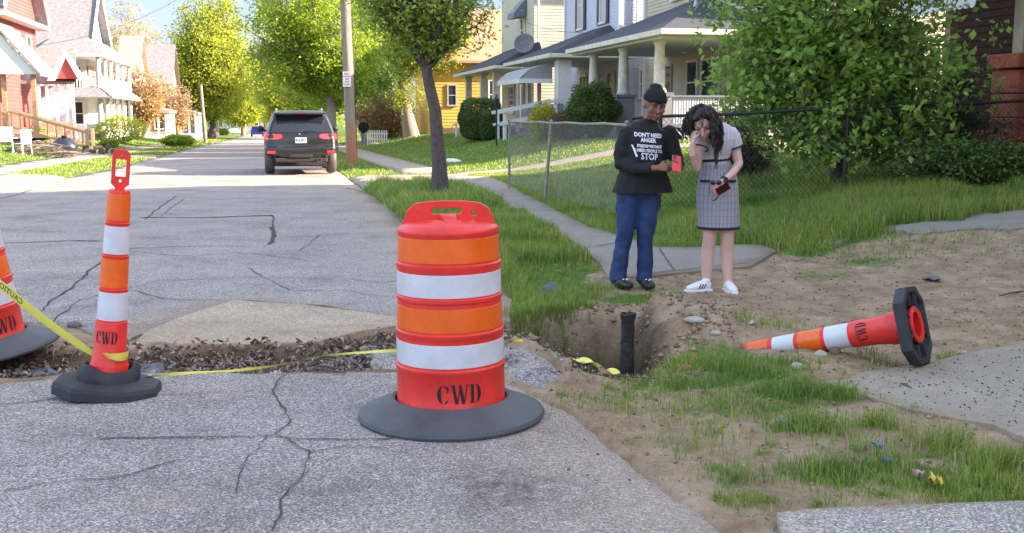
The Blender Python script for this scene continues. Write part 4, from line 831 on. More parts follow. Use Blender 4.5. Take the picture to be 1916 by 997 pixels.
# left oval tree
b = W(-6.1, 127); b.z = float(zroad(127))+.1
bx = PY(396, 250, 125); b.x, b.y = bx.x, bx.y
tree('tall_oval_tree', 'tall yellow green oval tree above the small wooden pole', b, [(0, 0, 0), (.2, 0, 1.2), (.2, 0, 2.2)], [(.1, 0, 8.2, 4.9, 4.4, 6.0), (.1, 0, 12.2, 3.6, 3.2, 4.6)], 160, 11, 60000, .32, L_YEL, M_BARK, 15, .55, .45, limbr=.2, curve=1.2, minr=.55, rmin=.02)
# pale budding trees behind the white house
for (u, s_, r, zc_, rz_, mt, lb, sd, nl) in ((232, 118, 5.0, 9.5, 5.4, L_BUD, 'pale cream budding tree rising behind the white house', 17, 15000), (285, 135, 4.6, 8.0, 4.8, L_BUD, 'pale budding tree between the white house and the oval tree', 18, 14000), (268, 93, 1.9, 4.0, 2.9, L_RUST, 'rusty leaved small tree beside the white porch', 19, 7000),
                                         (115, 100, 4.8, 11.6, 2.6, L_YEL, 'yellow green treetop showing above the grey shingle roof', 20, 6000), (330, 104, 1.9, 3.2, 2.4, L_RUST, 'rusty budding tree in front of the tan house', 21, 3000)):
    b = PY(u, 255, s_); b.z = float(zroad(s_)); tree('budding_tree', lb, b, [(0, 0, 0), (.2, 0, zc_*.3), (.1, 0, zc_*.5)], [(0, 0, zc_, r, r, rz_)], 70, 9, nl, .26, mt, M_BARK2, sd, .4, .2, 'budding trees on the left', limbr=.1, rmin=.022)
# far trees closing the street
for i, (u, Yd, r, zc_, rz_, mt, nl, lb) in enumerate(((455, 165, 4.2, 5.6, 4.6, L_YEL, 20000, 'yellow green far tree just right of the tall oval tree'), (497, 190, 5.0, 7.5, 6.2, L_BRI, 20000, 'bright far tree above the roof of the parked car'), (535, 150, 6, 9, 8, L_YEL, 22000, 'loose yellow far tree behind the left flank of the bright street tree'),
      (600, 130, 6, 8, 7, L_BRI, 16000, 'far tree behind the bright street tree'), (690, 120, 6, 8, 6, L_MID, 16000, 'far tree behind the darker street tree'), (505, 230, 7, 9, 7.5, L_BUD, 9000, 'pale far tree closing the end of the street'), (428, 230, 7, 5, 4, L_BRI, 14000, 'far tree low behind the foot of the oval tree'))):
    b = PY(u, 240, Yd); b.z = float(zroad(Yd)); tree('far_tree', lb, b, [(0, 0, 0), (0, 0, 2), (0, 0, zc_*.45)], [(0, 0, zc_, r, r, rz_)], 60, 8, nl, .38, mt, M_BARK2, 30+i, .6, .3, 'trees closing the end of the street', limbr=.12, rmin=.03)
b = GP(4.2, 88); tree('street_tree', 'shadowed street tree behind the walking pedestrian', b, [(0, 0, 0), (0, 0, 2), (0, 0, 3.2)], [(0, 0, 6, 4, 4, 3.6)], 50, 8, 20000, .28, L_MID, M_BARK2, 41, .5, .25, 'street trees on the right verge')
# overhanging branch of a tree at the left edge
b = PY(-190, 330, 30); b.z = float(Hb(b.x, b.y)); tree('street_tree', 'dark leaved tree whose branch tip hangs in the upper left corner', b, [(0, 0, 0), (0, 0, 2), (.1, 0, 3.2)], [(0.3, 0, 5.6, 2.95, 2.5, 1.8)], 44, 9, 12000, .12, L_MID, M_BARK, 44, .25, .2)
b = W(11.5, 9.0); b.z = .4; tree('street_tree', 'broad green tree added outside the frame to shade the road between two houses', b, [(0, 0, 0), (0, 0, 2), (.1, 0, 4)], [(0, 0, 7.6, 2.4, 2.4, 3.0)], 50, 9, 14000, .16, L_MID, M_BARK, 47, .3, .2)  # unseen tree added to close the sun gap between the roofs
# cherry-like bush tree at the right
b = P(1562, 352); 
tree('ornamental_tree', 'broad leafy green tree growing through the black fence', b, [(0, 0, 0), (.02, 0, .7), (-.03, 0, 1.5), (-.1, 0, 2.4)], [(-.1, 0, 2.9, 1.75, 1.5, 1.6), (-.35, 0, 1.75, 1.8, 1.4, .75), (.95, .1, 1.5, 1.25, 1.1, .75), (-1.55, -.1, 1.85, .85, .7, .36), (.4, -.4, .75, 1.35, .8, .48), (-.7, -.2, 1.05, 1.0, .9, .5), (1.9, -.2, 1.35, .5, .5, .3), (-1.35, 0, 2.6, .9, .8, .6), (.1, -.3, 1.3, 1.9, 1.0, .9), (1.2, 0, 2.3, 1.1, 1, .8), (-2.1, -.1, 1.75, .55, .5, .2), (-.1, -1.0, .75, 1.9, .9, .65), (.9, -1.1, .6, 1.3, .7, .5)], 200, 12, 31000, .115, L_BUSH, M_BARK, 51, .13, .085, limbr=.028, curve=.25, forkspread=2.2, aspect=.62, rmin=.004, up=.25)
b = P(1755, 330); tree('yew_shrub', 'dark feathery evergreen shrub against the red stone pier', b, [(0, 0, 0), (0, 0, .3)], [(-.1, .3, 1.1, .75, .6, 1.1), (.35, .3, 1.55, .4, .4, .4), (.5, 0, .5, .9, .5, .5)], 60, 12, 16000, .06, L_DARK, M_BARK, 52, .09, .05, cat='shrub', limbr=.02, aspect=.3)
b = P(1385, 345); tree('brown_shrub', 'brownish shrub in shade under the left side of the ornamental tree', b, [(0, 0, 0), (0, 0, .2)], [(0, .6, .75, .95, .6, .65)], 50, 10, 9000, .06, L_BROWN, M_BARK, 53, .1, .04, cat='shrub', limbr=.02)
b = P(1850, 352); tree('low_shrub', 'low tangled shrub at the foot of the red stone pier', b, [(0, 0, 0), (0, 0, .1)], [(0, .3, .3, 1.3, .5, .35)], 50, 8, 9000, .07, L_HEDGE, M_BARK, 54, .1, .03, cat='shrub', limbr=.015)
# hedges and shrubs by the porches
def shrub(label, t, s_, rx, ry, h, mt, n, sz, sd, name='shrub', box=False, grp=None):
    b = GP(t, s_); T = thing(name, label, 'hedge' if 'hedge' in name else 'shrub', b, R(12), grp); rng = np.random.default_rng(sd)
    m = MB(); rr = random.Random(sd)
    for i in range(14): m.tube([(rr.uniform(-.2, .2)*rx, rr.uniform(-.2, .2)*ry, 0), (rr.uniform(-.5, .5)*rx, rr.uniform(-.5, .5)*ry, h*.5), (rr.uniform(-.9, .9)*rx, rr.uniform(-.9, .9)*ry, h*rr.uniform(.7, .95))], [.02, .014, .006], 5)
    m.build('stem', M_BARK, T, fix=False)
    v = rng.normal(size=(n, 3)); v /= np.linalg.norm(v, axis=1)[:, None]
    if box: k = np.maximum(np.abs(v[:, 0]), np.maximum(np.abs(v[:, 1]), np.abs(v[:, 2])))[:, None]; v = v*(1-.35)+.35*(v/k)
    rad = rng.uniform(.62 if not box else .86, 1.0, n)**.7
    lump = 1+.10*np.sin(v[:, 0]*7+sd)+.08*np.sin(v[:, 1]*9)+.08*np.sin(v[:, 2]*8+1)
    Pq = v*rad[:, None]*(lump if not box else 1+(lump-1)*.3)[:, None]*np.array([rx, ry, h/2])+np.array([0, 0, h*.52]); Pq = Pq[Pq[:, 2] > 0]
    V, Fa = leaves(Pq, sz, rng, .3); link('foliage', np_mesh('foliage', V, Fa), mt, T); return T
shrub('clipped dark hedge in front of the greige house, behind the lamp post', 8.5, 46.5, .9, 1.6, 1.75, L_HEDGE, 30000, .07, 61, 'hedge', True)
shrub('smaller clipped hedge right beside the white stair railing', 8.6, 44.9, .45, .6, 1.2, L_HEDGE, 9000, .06, 62, 'hedge', True)
shrub('dense dark evergreen bush below the round porch columns', 10.0, 34.4, .85, .7, 1.75, L_HEDGE, 20000, .07, 63)
shrub('yellow variegated bush in front of the blue house steps', 9.0, 37.0, .5, .6, 1.25, L_YFL, 3500, .08, 64)
shrub('bare brown hedge below the evergreen bush', 9.4, 35.6, .6, 1.3, .9, L_BROWN, 9000, .06, 65)
shrub('green bush before the knee wall of the blue house', 9.3, 38.4, .5, .6, 1.2, L_HEDGE, 4500, .06, 66)
for lb, u, v, rx, h, mt, sd in (('large yellow green bush before the white house porch', 228, 268, 1.5, 1.7, L_YEL, 71), ('low green bush on the left lawn before the tan house', 333, 274, 1.1, .75, L_BRI, 72), ('small round bush beside the log pile', 205, 277, .5, .45, L_MID, 73), ('round green bush at the foot of the oval tree', 415, 254, 1.2, 1.1, L_YEL, 74),
                                ('green bush in front of the red house stairs', 70, 268, .6, .7, L_MID, 75)):
    p = P(u, v); t_, s_ = TS(p.x, p.y); shrub(lb, t_, s_, rx, rx*.8, h, mt, 5000, .12, sd)
# ================================================================ traffic devices
M_ORED = mat('red_orange_plastic', (.78, .036, .027), .42, spec=.5, var=.2, vscale=9, bump=.25, bscale=14, bdist=.006); M_OBAND = mat('orange_reflective', (.85, .13, .010), .3, spec=.6, var=.14, vscale=11); M_WBAND = mat('white_reflective', (.62, .63, .68), .3, spec=.5, var=.13, vscale=10)
M_RUBBER = mat('black_rubber', (.04, .04, .045), .7, spec=.4, var=.35, vscale=7, bump=.4, bscale=60, bdist=.004); M_TYRE = mat('dusty_tyre_rubber', (.085, .085, .095), .6, spec=.4, var=.3, vscale=5, bump=.5, bscale=50, bdist=.004); M_INK = mat('black_stencil_ink', (.015, .012, .012), .7)
def stencil(word):
    """stencilled serif letters as quads in a unit-high box; returns list of quads (u,v) and the width"""
    Q = []; x = 0
    def arc(cx, cy, rx, ry, a0, a1, th0, th1, n=14):
        for i in range(n):
            p = []; 
            for j in (i, i+1):
                q = j/n; a = R(a0+(a1-a0)*q); th = th0+(th1-th0)*math.sin(math.pi*q); p.append(((cx+rx*math.cos(a), cy+ry*math.sin(a)), (cx+(rx-th)*math.cos(a), cy+(ry-th*.55)*math.sin(a))))
            Q.append([p[0][0], p[1][0], p[1][1], p[0][1]])
    def st(x0, y0, x1, y1, w): Q.append([(x0-w/2, y0), (x0+w/2, y0), (x1+w/2, y1), (x1-w/2, y1)])
    for ch in word:
        if ch == 'C':
            arc(x+.42, .5, .40, .5, 104, 256, .10, .25); arc(x+.42, .5, .38, .5, 84, 38, .10, .14); arc(x+.42, .5, .38, .5, 276, 322, .10, .12); Q.append([(x+.66, .62), (x+.76, .62), (x+.76, .92), (x+.69, .92)]); x += .92
        elif ch == 'W':
            st(x+.12, 1, x+.34, .0, .2); st(x+.40, .08, x+.54, .72, .07); st(x+.56, 1, x+.78, .0, .2); st(x+.84, .08, x+1.02, .93, .07)
            Q.append([(x-.02, .95), (x+.28, .95), (x+.28, 1.0), (x-.02, 1.0)]); Q.append([(x+.90, .95), (x+1.12, .95), (x+1.12, 1.0), (x+.90, 1.0)]); x += 1.22
        elif ch == 'D':
            Q.append([(x+.06, 0), (x+.26, 0), (x+.26, 1), (x+.06, 1)]); Q.append([(x, 0), (x+.06, 0), (x+.06, .06), (x, .06)]); Q.append([(x, .94), (x+.06, .94), (x+.06, 1), (x, 1)])
            arc(x+.34, .5, .42, .5, 84, -84, .08, .24); x += .84
    return Q, x-.08
def wraptext(mb, word, ang, zc, h, rfun, width=None, lift=.0025, sub=3):
    Q, wd = stencil(word); sx = (width/wd) if width else h
    for q in Q:
        for i in range(sub):
            a, b = i/sub, (i+1)/sub; lf = lambda p, r, k: (p[0]+(r[0]-p[0])*k, p[1]+(r[1]-p[1])*k)
            qq = [lf(q[0], q[1], a), lf(q[0], q[1], b), lf(q[3], q[2], b), lf(q[3], q[2], a)]; vs = []
            for u, v in qq:
                z = zc+(v-.5)*h; r = rfun(z)+lift; th = ang+(u-wd/2)*sx/r; vs.append((r*math.sin(th), -r*math.cos(th), z))
            mb.add(vs, [(0, 1, 2, 3)])
def holed(name, outer, holes, th, m, parent, rot=None, loc=(0, 0, 0), bev=.004):
    cu = bpy.data.curves.new(name, 'CURVE'); cu.dimensions = '2D'; cu.fill_mode = 'BOTH'; cu.extrude = th/2; cu.bevel_depth = bev; cu.bevel_resolution = 2
    for pl in [outer]+holes:
        sp = cu.splines.new('POLY'); sp.points.add(len(pl)-1); sp.use_cyclic_u = True
        for i, p in enumerate(pl): sp.points[i].co = (p[0], p[1], 0, 1)
    o = bpy.data.objects.new(name, cu); COL.objects.link(o); me = bpy.data.meshes.new_from_object(o.evaluated_get(deps())); bpy.data.objects.remove(o)
    me.transform(Matrix.Translation(Vector(loc)) @ Matrix.Rotation(R(90), 4, 'X')); return link(name, me, m, parent)
def rr_(cx, cy, w, h, r, n=5):
    out = []
    for k, (sx, sy) in enumerate(((1, 1), (-1, 1), (-1, -1), (1, -1))):
        for i in range(n+1):
            a = R(90*k+90*i/n); out.append((cx+sx*(w/2-r)+r*math.cos(a), cy+sy*(h/2-r)+r*math.sin(a)))
    return out
def circ(cx, cy, r, n=14): return [(cx+r*math.cos(2*math.pi*i/n), cy+r*math.sin(2*math.pi*i/n)) for i in range(n)]
def interp(tab):
    zs = [a for a, b in tab]; rs = [b for a, b in tab]; return lambda z: float(np.interp(z, zs, rs))
def drum(label, loc, rot, tang):
    T = thing('traffic_drum', label, 'traffic drum', loc, 0, 'orange traffic drums', rot)
    prof = [(.0, .05), (.262, .05), (.270, .058), (.270, .078), (.263, .088), (.2615, .255), (.2665, .262), (.2665, .276), (.2585, .284), (.2575, .406), (.2570, .425), (.2625, .432), (.2625, .446), (.2535, .454), (.2505, .575), (.2500, .590), (.2560, .597), (.2560, .612), (.2490, .618), (.2475, .735), (.2530, .752), (.2530, .768), (.2440, .775), (.2400, .905), (.2440, .912), (.2440, .925), (.236, .935), (.20, .955), (.12, .968), (.0, .972)]
    m = MB(); m.lathe(prof, 72); body = m.build('body', M_ORED, T, True)
    rf = interp([(b, a) for a, b in prof[1:27]])
    for z0, z1, mm in ((.782, .895, M_OBAND), (.622, .730, M_WBAND), (.460, .570, M_OBAND), (.292, .402, M_WBAND)):
        m = MB(); m.lathe([(rf(z0)+.0005, z0), (rf(z0)+.0022, z0+.0015), (rf(z1)+.0022, z1-.0015), (rf(z1)+.0005, z1)], 72); m.build('reflective_band', mm, T, True)
    m = MB(); wraptext(m, 'CWD', tang, .172, .090, rf, .215); m.build('lettering', M_INK, T, fix=False)
    out = [(-.212, .90), (-.218, .945)]+[(-.205+.02*i/3, .955+.075*(i/3)**.8) for i in range(1, 3)]+[(-.15, 1.042), (-.08, 1.05), (0, 1.052), (.08, 1.05), (.15, 1.042), (.19, 1.02), (.212, .98), (.218, .945), (.212, .90)]
    holed('handle', out, [rr_(-.005, 1.007, .155, .036, .017), circ(-.135, .998, .008), circ(.125, .995, .016)], .018, M_ORED, T)
    m = MB(); m.add([(-.045, -.012, .962), (.05, -.012, .962), (.055, -.16, .95), (.02, -.20, .945), (-.045, -.012, .998), (.04, -.012, .992), (.052, -.15, .968), (.02, -.195, .955)], [(0, 1, 5, 4), (1, 2, 6, 5), (2, 3, 7, 6), (3, 0, 4, 7), (4, 5, 6, 7)]); m.build('lid_ridge', M_ORED, T, bevel=.004)
    m = MB(); m.lathe([(.27, .005), (.43, .0), (.452, .006), (.456, .018), (.448, .034), (.41, .050), (.35, .074), (.305, .098), (.285, .108), (.274, .104), (.272, .06)], 72, close=True); m.build('tyre_ring', M_TYRE, T, True); return T
p = P(845, 777); drum('orange and white traffic drum standing upright on the asphalt in the middle', p, (R(.4), R(-.6), 0), R(12))
p = P(-32, 664); drum('orange and white traffic drum cut off by the left edge, tilted into the trench', p+Vector((0, 0, .015)), (R(3), R(-8), 0), R(58))
def channelizer(label, loc, rotm, tang, ring):
    T = thing('delineator', label, 'delineator', loc, 0, 'tube delineators'); T.rotation_mode = 'QUATERNION'; T.rotation_quaternion = rotm
    prof = [(.0, .10), (.098, .10), (.098, .155), (.092, .165), (.086, .225), (.082, .235), (.080, .385), (.078, .392), (.0735, .395), (.0715, .555), (.0735, .558), (.0735, .565), (.0690, .568), (.0660, .73), (.068, .733), (.068, .740), (.0635, .743), (.060, .90), (.062, .903), (.062, .912), (.0575, .915), (.0545, 1.07), (.050, 1.08), (.0, 1.083)]
    m = MB(); m.lathe(prof, 40); m.build('tube', M_ORED, T, True); rf = interp([(b, a) for a, b in prof[1:-1]])
    for z0, z1, mm in ((.925, 1.06, M_OBAND), (.750, .895, M_WBAND), (.575, .725, M_OBAND), (.402, .55, M_WBAND)):
        m = MB(); m.lathe([(rf(z0)+.0003, z0), (rf(z0)+.0018, z0+.001), (rf(z1)+.0018, z1-.001), (rf(z1)+.0003, z1)], 40); m.build('reflective_band', mm, T, True)
    m = MB(); wraptext(m, 'CWD', tang, .315, .066, rf, .118); m.build('lettering', M_INK, T, fix=False)
    holed('handle', [(-.024, 1.07), (-.02, 1.088), (-.03, 1.10), (-.042, 1.11)]+[(-.042, 1.255), (-.038, 1.272), (-.026, 1.285), (.026, 1.285), (.038, 1.272), (.042, 1.255)]+[(.042, 1.11), (.03, 1.10), (.02, 1.088), (.024, 1.07)], [rr_(0, 1.193, .058, .094, .01), circ(0, 1.262, .008), circ(0, 1.126, .010)], .012, M_ORED, T, bev=.002)
    oc = [(.262 if ring else .225, .09), (.262 if ring else .225, -.09), (.14, -.205), (-.14, -.205), (-.262 if ring else -.232, -.09), (-.262 if ring else -.232, .09), (-.14, .205), (.14, .205)]
    cs = [(.112*math.cos(math.atan2(y, x)), .112*math.sin(math.atan2(y, x))) for x, y in oc]
    m = MB(); n = 8; vs = []
    for z, s_ in ((0, 1), (.045, 1), (.068, .965)): vs += [(x*s_, y*s_, z) for x, y in oc]
    vs += [(x*1.15, y*1.15, .088) for x, y in cs]+[(x, y, .10) for x, y in cs]+[(x, y, .012) for x, y in cs]+[(x*.86, y*.86, .0) for x, y in oc]+[(x*.83, y*.83, .03) for x, y in oc]+[(x*1.12, y*1.12, .03) for x, y in cs]
    order = [0, 1, 2, 3, 4]; fs = []
    def br(a, b): 
        for i in range(n): fs.append((a*n+i, a*n+(i+1) % n, b*n+(i+1) % n, b*n+i))
    br(0, 1); br(1, 2); br(2, 3); br(3, 4); br(4, 8); br(8, 7); br(7, 6); br(6, 0)
    m.add(vs, fs)
    for i in range(8):
        a = R(22.5+45*i); m.bar((.125*math.cos(a), .125*math.sin(a), .016), (.2*math.cos(a), .185*math.sin(a), .016), .012, .028)
    m.build('rubber_base', M_RUBBER, T, bevel=.004)
    m = MB(); m.lathe([(.075, .006), (.10, -.002), (.108, .004), (.11, .014), (.098, .03), (.098, .16), (.093, .16), (.088, .03), (.075, .012)], 36, close=True); m.build('inner_flange', M_ORED, T, True)
    if ring:
        m = MB(); rg = []
        N_ = 40; pr = [(.10, .072), (.142, .07), (.150, .085), (.146, .120), (.128, .150), (.114, .150), (.104, .12)]; vs = []; fs = []
        for j, (r, z) in enumerate(pr):
            for i in range(N_):
                a = 2*math.pi*i/N_; k = 1+.06*math.sin(2*a+1)+.02*math.sin(5*a); vs.append((r*k*math.cos(a), r*k*math.sin(a), z+(.014*math.sin(2*a+.5)+.005*math.sin(5*a))*(j > 1)))
        for j in range(len(pr)):
            for i in range(N_): fs.append((j*N_+i, j*N_+(i+1) % N_, ((j+1) % len(pr))*N_+(i+1) % N_, ((j+1) % len(pr))*N_+i))
        m.add(vs, fs); m.build('ballast_ring', M_RUBBER, T, True)
    return T
from mathutils import Quaternion
p = P(201, 737)
channelizer('upright orange tube delineator wrapped in caution tape at the near edge of the trench', p+Vector((0, 0, .005)), (Quaternion((0, 1, 0), R(6.2)) @ Quaternion((0, 0, 1), R(8))), R(-6), True)
bpt = PY(1712, 604, 6.34); tpt = PY(1398, 657, 6.92); d = (tpt-bpt).normalized(); q0 = d.to_track_quat('Z', 'Y')
# turn about its own axis so that the lettering looks at the camera
best = min(range(0, 360, 3), key=lambda a: ((q0 @ Quaternion((0, 0, 1), R(a))) @ Vector((0, -1, 0))-(Vector((0, 0, CAM_H))-bpt).normalized()).length)
low_ = []
for k in range(24):
    a = 2*math.pi*k/24; low_.append((q0 @ Vector((.235*math.cos(a), .235*math.sin(a), 0))+bpt))
lp_ = min(low_, key=lambda v: v.z); gz_ = float(Hb(lp_.x, lp_.y))+.012
bpt = bpt-Vector((0, 0, lp_.z-gz_-.005)); d = (tpt-bpt).normalized(); q0 = d.to_track_quat('Z', 'Y')
print('BASE DROP', lp_.z-gz_)
channelizer('toppled orange tube delineator lying on the dirt with its black base to the right', bpt-d*.02, q0 @ Quaternion((0, 0, 1), R(best)), R(8), False)
# flat rubber scrap beside the standing delineator
def lumpy(name, label, cat, pts, h, m_, parent=None, k=0, n=22):
    poly = pts; cx = sum(p[0] for p in poly)/len(poly); cy = sum(p[1] for p in poly)/len(poly); zb = float(Hlow(np.array(cx), np.array(cy)))
    T = thing(name, label, cat, (cx, cy, zb)); mb = MB((cx, cy, zb)); dd = densify(poly, .03); N_ = len(dd); rings = ((1, -.02), (1.0, .15), (.85, .7), (.5, 1), (.15, .95)); vs = []; fs = []
    for s_, hh in rings:
        for x, y in dd: vs.append((cx+(x-cx)*s_, cy+(y-cy)*s_, zb+h*hh*(1+.8*float(fbm(x, y, 14, 3, k)))))
    for j in range(len(rings)-1):
        for i in range(N_): fs.append((j*N_+i, j*N_+(i+1) % N_, (j+1)*N_+(i+1) % N_, (j+1)*N_+i))
    fs.append(tuple(range(4*N_, 5*N_))); mb.add(vs, fs); mb.build('sheet' if 'scrap' in name or 'plastic' in name else 'lump', m_, T, True); return T
lumpy('rubber_scrap', 'flat black rubber flap lying left of the upright delineator base', 'scrap', PP([(82, 722), (120, 704), (165, 702), (160, 722), (110, 732)]), .05, M_RUBBER, k=3)
M_PLAST = mat('crumpled_dark_plastic', (.06, .062, .075), .45, var=.4, vscale=9, bump=.8, bscale=18, bdist=.02)
lumpy('plastic_scrap', 'dark crumpled plastic sheet in the trench right of the upright delineator', 'scrap', PP([(248, 690), (262, 662), (300, 655), (322, 672), (300, 690)]), .06, M_PLAST, k=4)
lumpy('plastic_scrap', 'dark crumpled plastic spread on the asphalt edge under the left drum', 'scrap', PP([(0, 712), (20, 690), (90, 672), (130, 690), (140, 708), (60, 706), (20, 722)]), .045, M_PLAST, k=5)
# ---------------------------------------------------------------- caution tape
M_TAPE = mat('yellow_tape', (.78, .72, .12), .45, spec=.4, var=.1); M_TINK = mat('tape_ink', (.10, .13, .05), .6)
def ribb(name, label, pts, wid, tw, text=None, tstart=.0, tm=1, cat='caution tape', seg=10, tsize=.048):
    P_ = [Vector(q) for q in pts]; sm = []
    for i in range(len(P_)-1):
        a, b, c, d_ = P_[max(0, i-1)], P_[i], P_[i+1], P_[min(len(P_)-1, i+2)]
        for j in range(seg):
            t = j/seg; sm.append(.5*((2*b)+(c-a)*t+(2*a-5*b+4*c-d_)*t*t+(3*b-a-3*c+d_)*t**3))
    sm.append(P_[-1]); n = len(sm); L = [0]
    for i in range(1, n): L.append(L[-1]+(sm[i]-sm[i-1]).length)
    def frame(i):
        q = i/(n-1); d_ = (sm[min(n-1, i+1)]-sm[max(0, i-1)]).normalized(); up = Vector((0, 0, 1)); s_ = (up-d_*up.dot(d_)).normalized(); o = d_.cross(s_)
        a = tw(q); w_ = wid(q) if callable(wid) else wid; return s_*math.cos(a)+o*math.sin(a), w_, (-s_*math.sin(a)+o*math.cos(a))
    T = thing(name, label, cat, tuple(P_[0])); mb = MB(P_[0]); vs = []
    for i in range(n):
        s_, w_, o = frame(i); vs += [sm[i]+s_*w_/2, sm[i]+o*w_*.04, sm[i]-s_*w_/2]
    mb.add(vs, [f for i in range(n-1) for f in ((3*i, 3*i+1, 3*i+4, 3*i+3), (3*i+1, 3*i+2, 3*i+5, 3*i+4))]); mb.build('band', M_TAPE, T, True, fix=False)
    if text:
        V_, F_ = textmesh(text, tsize, 1.05, .0012); xs = [v[0] for v in V_]; x0 = min(xs); mb = MB(P_[0]); out = []
        for x, y, z in V_:
            s = tstart+(x-x0 if tm > 0 else (max(xs)-x)); i = min(n-2, max(0, int(np.searchsorted(L, s))-1)); k = (s-L[i])/(L[i+1]-L[i]+1e-9)
            c = sm[i].lerp(sm[i+1], k); sd, w_, o = frame(i); cm = (Vector((0, 0, CAM_H))-c).normalized(); off = o if o.dot(cm) > 0 else -o
            out.append(c+sd*y+off*.003+off*.0)
        mb.add(out, F_); mb.build('print', M_TINK, T, fix=False)
    return T
ribb('caution_tape', 'wide yellow tape with mirrored CAUTION print running from the left edge to the delineator', [PY(-120, 450, 6.5), PY(-40, 503, 6.4), PY(5, 536, 6.35), PY(62, 582, 6.25), PY(115, 622, 6.1), PY(160, 652, 5.82), PY(178, 660, 5.66), PY(192, 664, 5.60), PY(208, 667, 5.575), PY(224, 668, 5.59), PY(236, 666, 5.66), PY(240, 662, 5.76)], lambda q: .064*(1-.55*math.exp(-((q-.62)/.12)**2))*(1-.3*(q > .7)), lambda q: .15+.5*math.exp(-((q-.6)/.12)**2), 'CAUTION   CAUTION', .18, -1, tsize=.052)
g = [(238, 716, 5.72), (262, 708, 5.75), (300, 702, 5.85), (360, 697, 5.95), (440, 693, 6.05), (520, 683, 6.15), (590, 668, 6.25), (640, 662, 6.25), (700, 658, 6.1), (748, 655, 5.75), (790, 650, 5.75)]
ribb('caution_tape', 'thin twisted yellow tape sagging across the trench from the delineator to the middle drum', [PY(*q) for q in g], lambda q: .009+.009*abs(math.sin(q*9)), lambda q: .9*math.sin(q*14)+.3)
g = [(900, 642, 6.3), (945, 637, 6.6), (965, 636, 6.9), (990, 640, 7.1), (1020, 655, 7.15)]
ribb('caution_tape', 'short yellow tape end right of the middle drum leading into the hole', [PY(*q) for q in g], .022, lambda q: 1.1*math.sin(q*6))
g = [(1075, 671, 6.75), (1095, 674, 6.68), (1112, 682, 6.6), (1126, 689, 6.52), (1142, 692, 6.5), (1155, 699, 6.45)]
ribb('caution_tape', 'crumpled yellow tape lying on the lip of the hole left of the iron pipe', [PY(*q) for q in g], .05, lambda q: 1.2+.9*math.sin(q*9))
# ---------------------------------------------------------------- iron pipe in the hole
M_IRON = mat('rusty_black_iron', (.045, .038, .038), .75, metal=.3, var=.6, vscale=14, bump=1, bscale=30, bdist=.01)
c = PY(1173, 600, 7.3); z1 = PY(1172, 586, 7.3).z; z0 = -.55; T = thing('iron_pipe', 'black rusty iron valve pipe sticking up out of the hole', 'pipe', (c.x, c.y, z0))
m = MB((c.x, c.y, z0)); m.lathe([(.050, z0), (.049, -.18), (.045, -.12), (.044, -.02), (.046, z1-.08), (.046, z1-.05), (.054, z1-.03), (.056, z1), (.047, z1+.004), (.040, z1-.01), (.038, z0+.02)], 24, (c.x, c.y, 0), close=True)
for i, v in enumerate(m.v):
    k = 1+.32*float(fbm(v[0]*1.+v[2], v[1], 26, 3, 3)); m.v[i] = (v[0]*k+v[2]*.01, v[1]*k, v[2]+.02*float(fbm(v[0], v[1], 16, 2, 6)))
m.build('pipe', M_IRON, T, True); m = MB((c.x, c.y, z0)); m.lathe([(.02, z1+.012), (.032, z1+.008), (.034, z1-.004), (.018, z1-.006)], 14, (c.x+.022, c.y-.03, 0), close=True); m.build('lid_ring', M_IRON, T, True)
# ---------------------------------------------------------------- rubble and litter
def rock(name, label, cat, u, v, w_, h, m_, seed, d_=None, sink=.3):
    p = P(u, v); z = float(Hlow(np.array(p.x), np.array(p.y))); T = thing(name, label, cat, (p.x, p.y, z)); mb = MB((p.x, p.y, z)); rr = random.Random(seed)
    rot = Matrix.Rotation(rr.uniform(0, 6), 3, 'Z'); mb.ell((p.x, p.y, z+h*(.5-sink)), (w_/2, (d_ or w_*.7)/2, h/2), 14, 9, None)
    for i, q in enumerate(mb.v):
        k = 1+.55*float(fbm(q[0]*1+q[2]*1.7, q[1]+q[2], 2.2/w_*1.0, 3, seed)); mb.v[i] = (q[0]*k, q[1]*k, q[2]*k)
    mb.build('stone' if cat in ('rock', 'rubble') else 'piece', m_, T); return T
M_PALE = mat('pale_concrete_rubble', (.42, .38, .33), .9, var=.25, vscale=14, bump=1, bscale=30, bdist=.01); M_BST = mat('brown_stone', (.22, .12, .09), .85, var=.3, vscale=8); M_GST = mat('grey_stone', (.15, .15, .16), .85, var=.3, vscale=8, bump=.6)
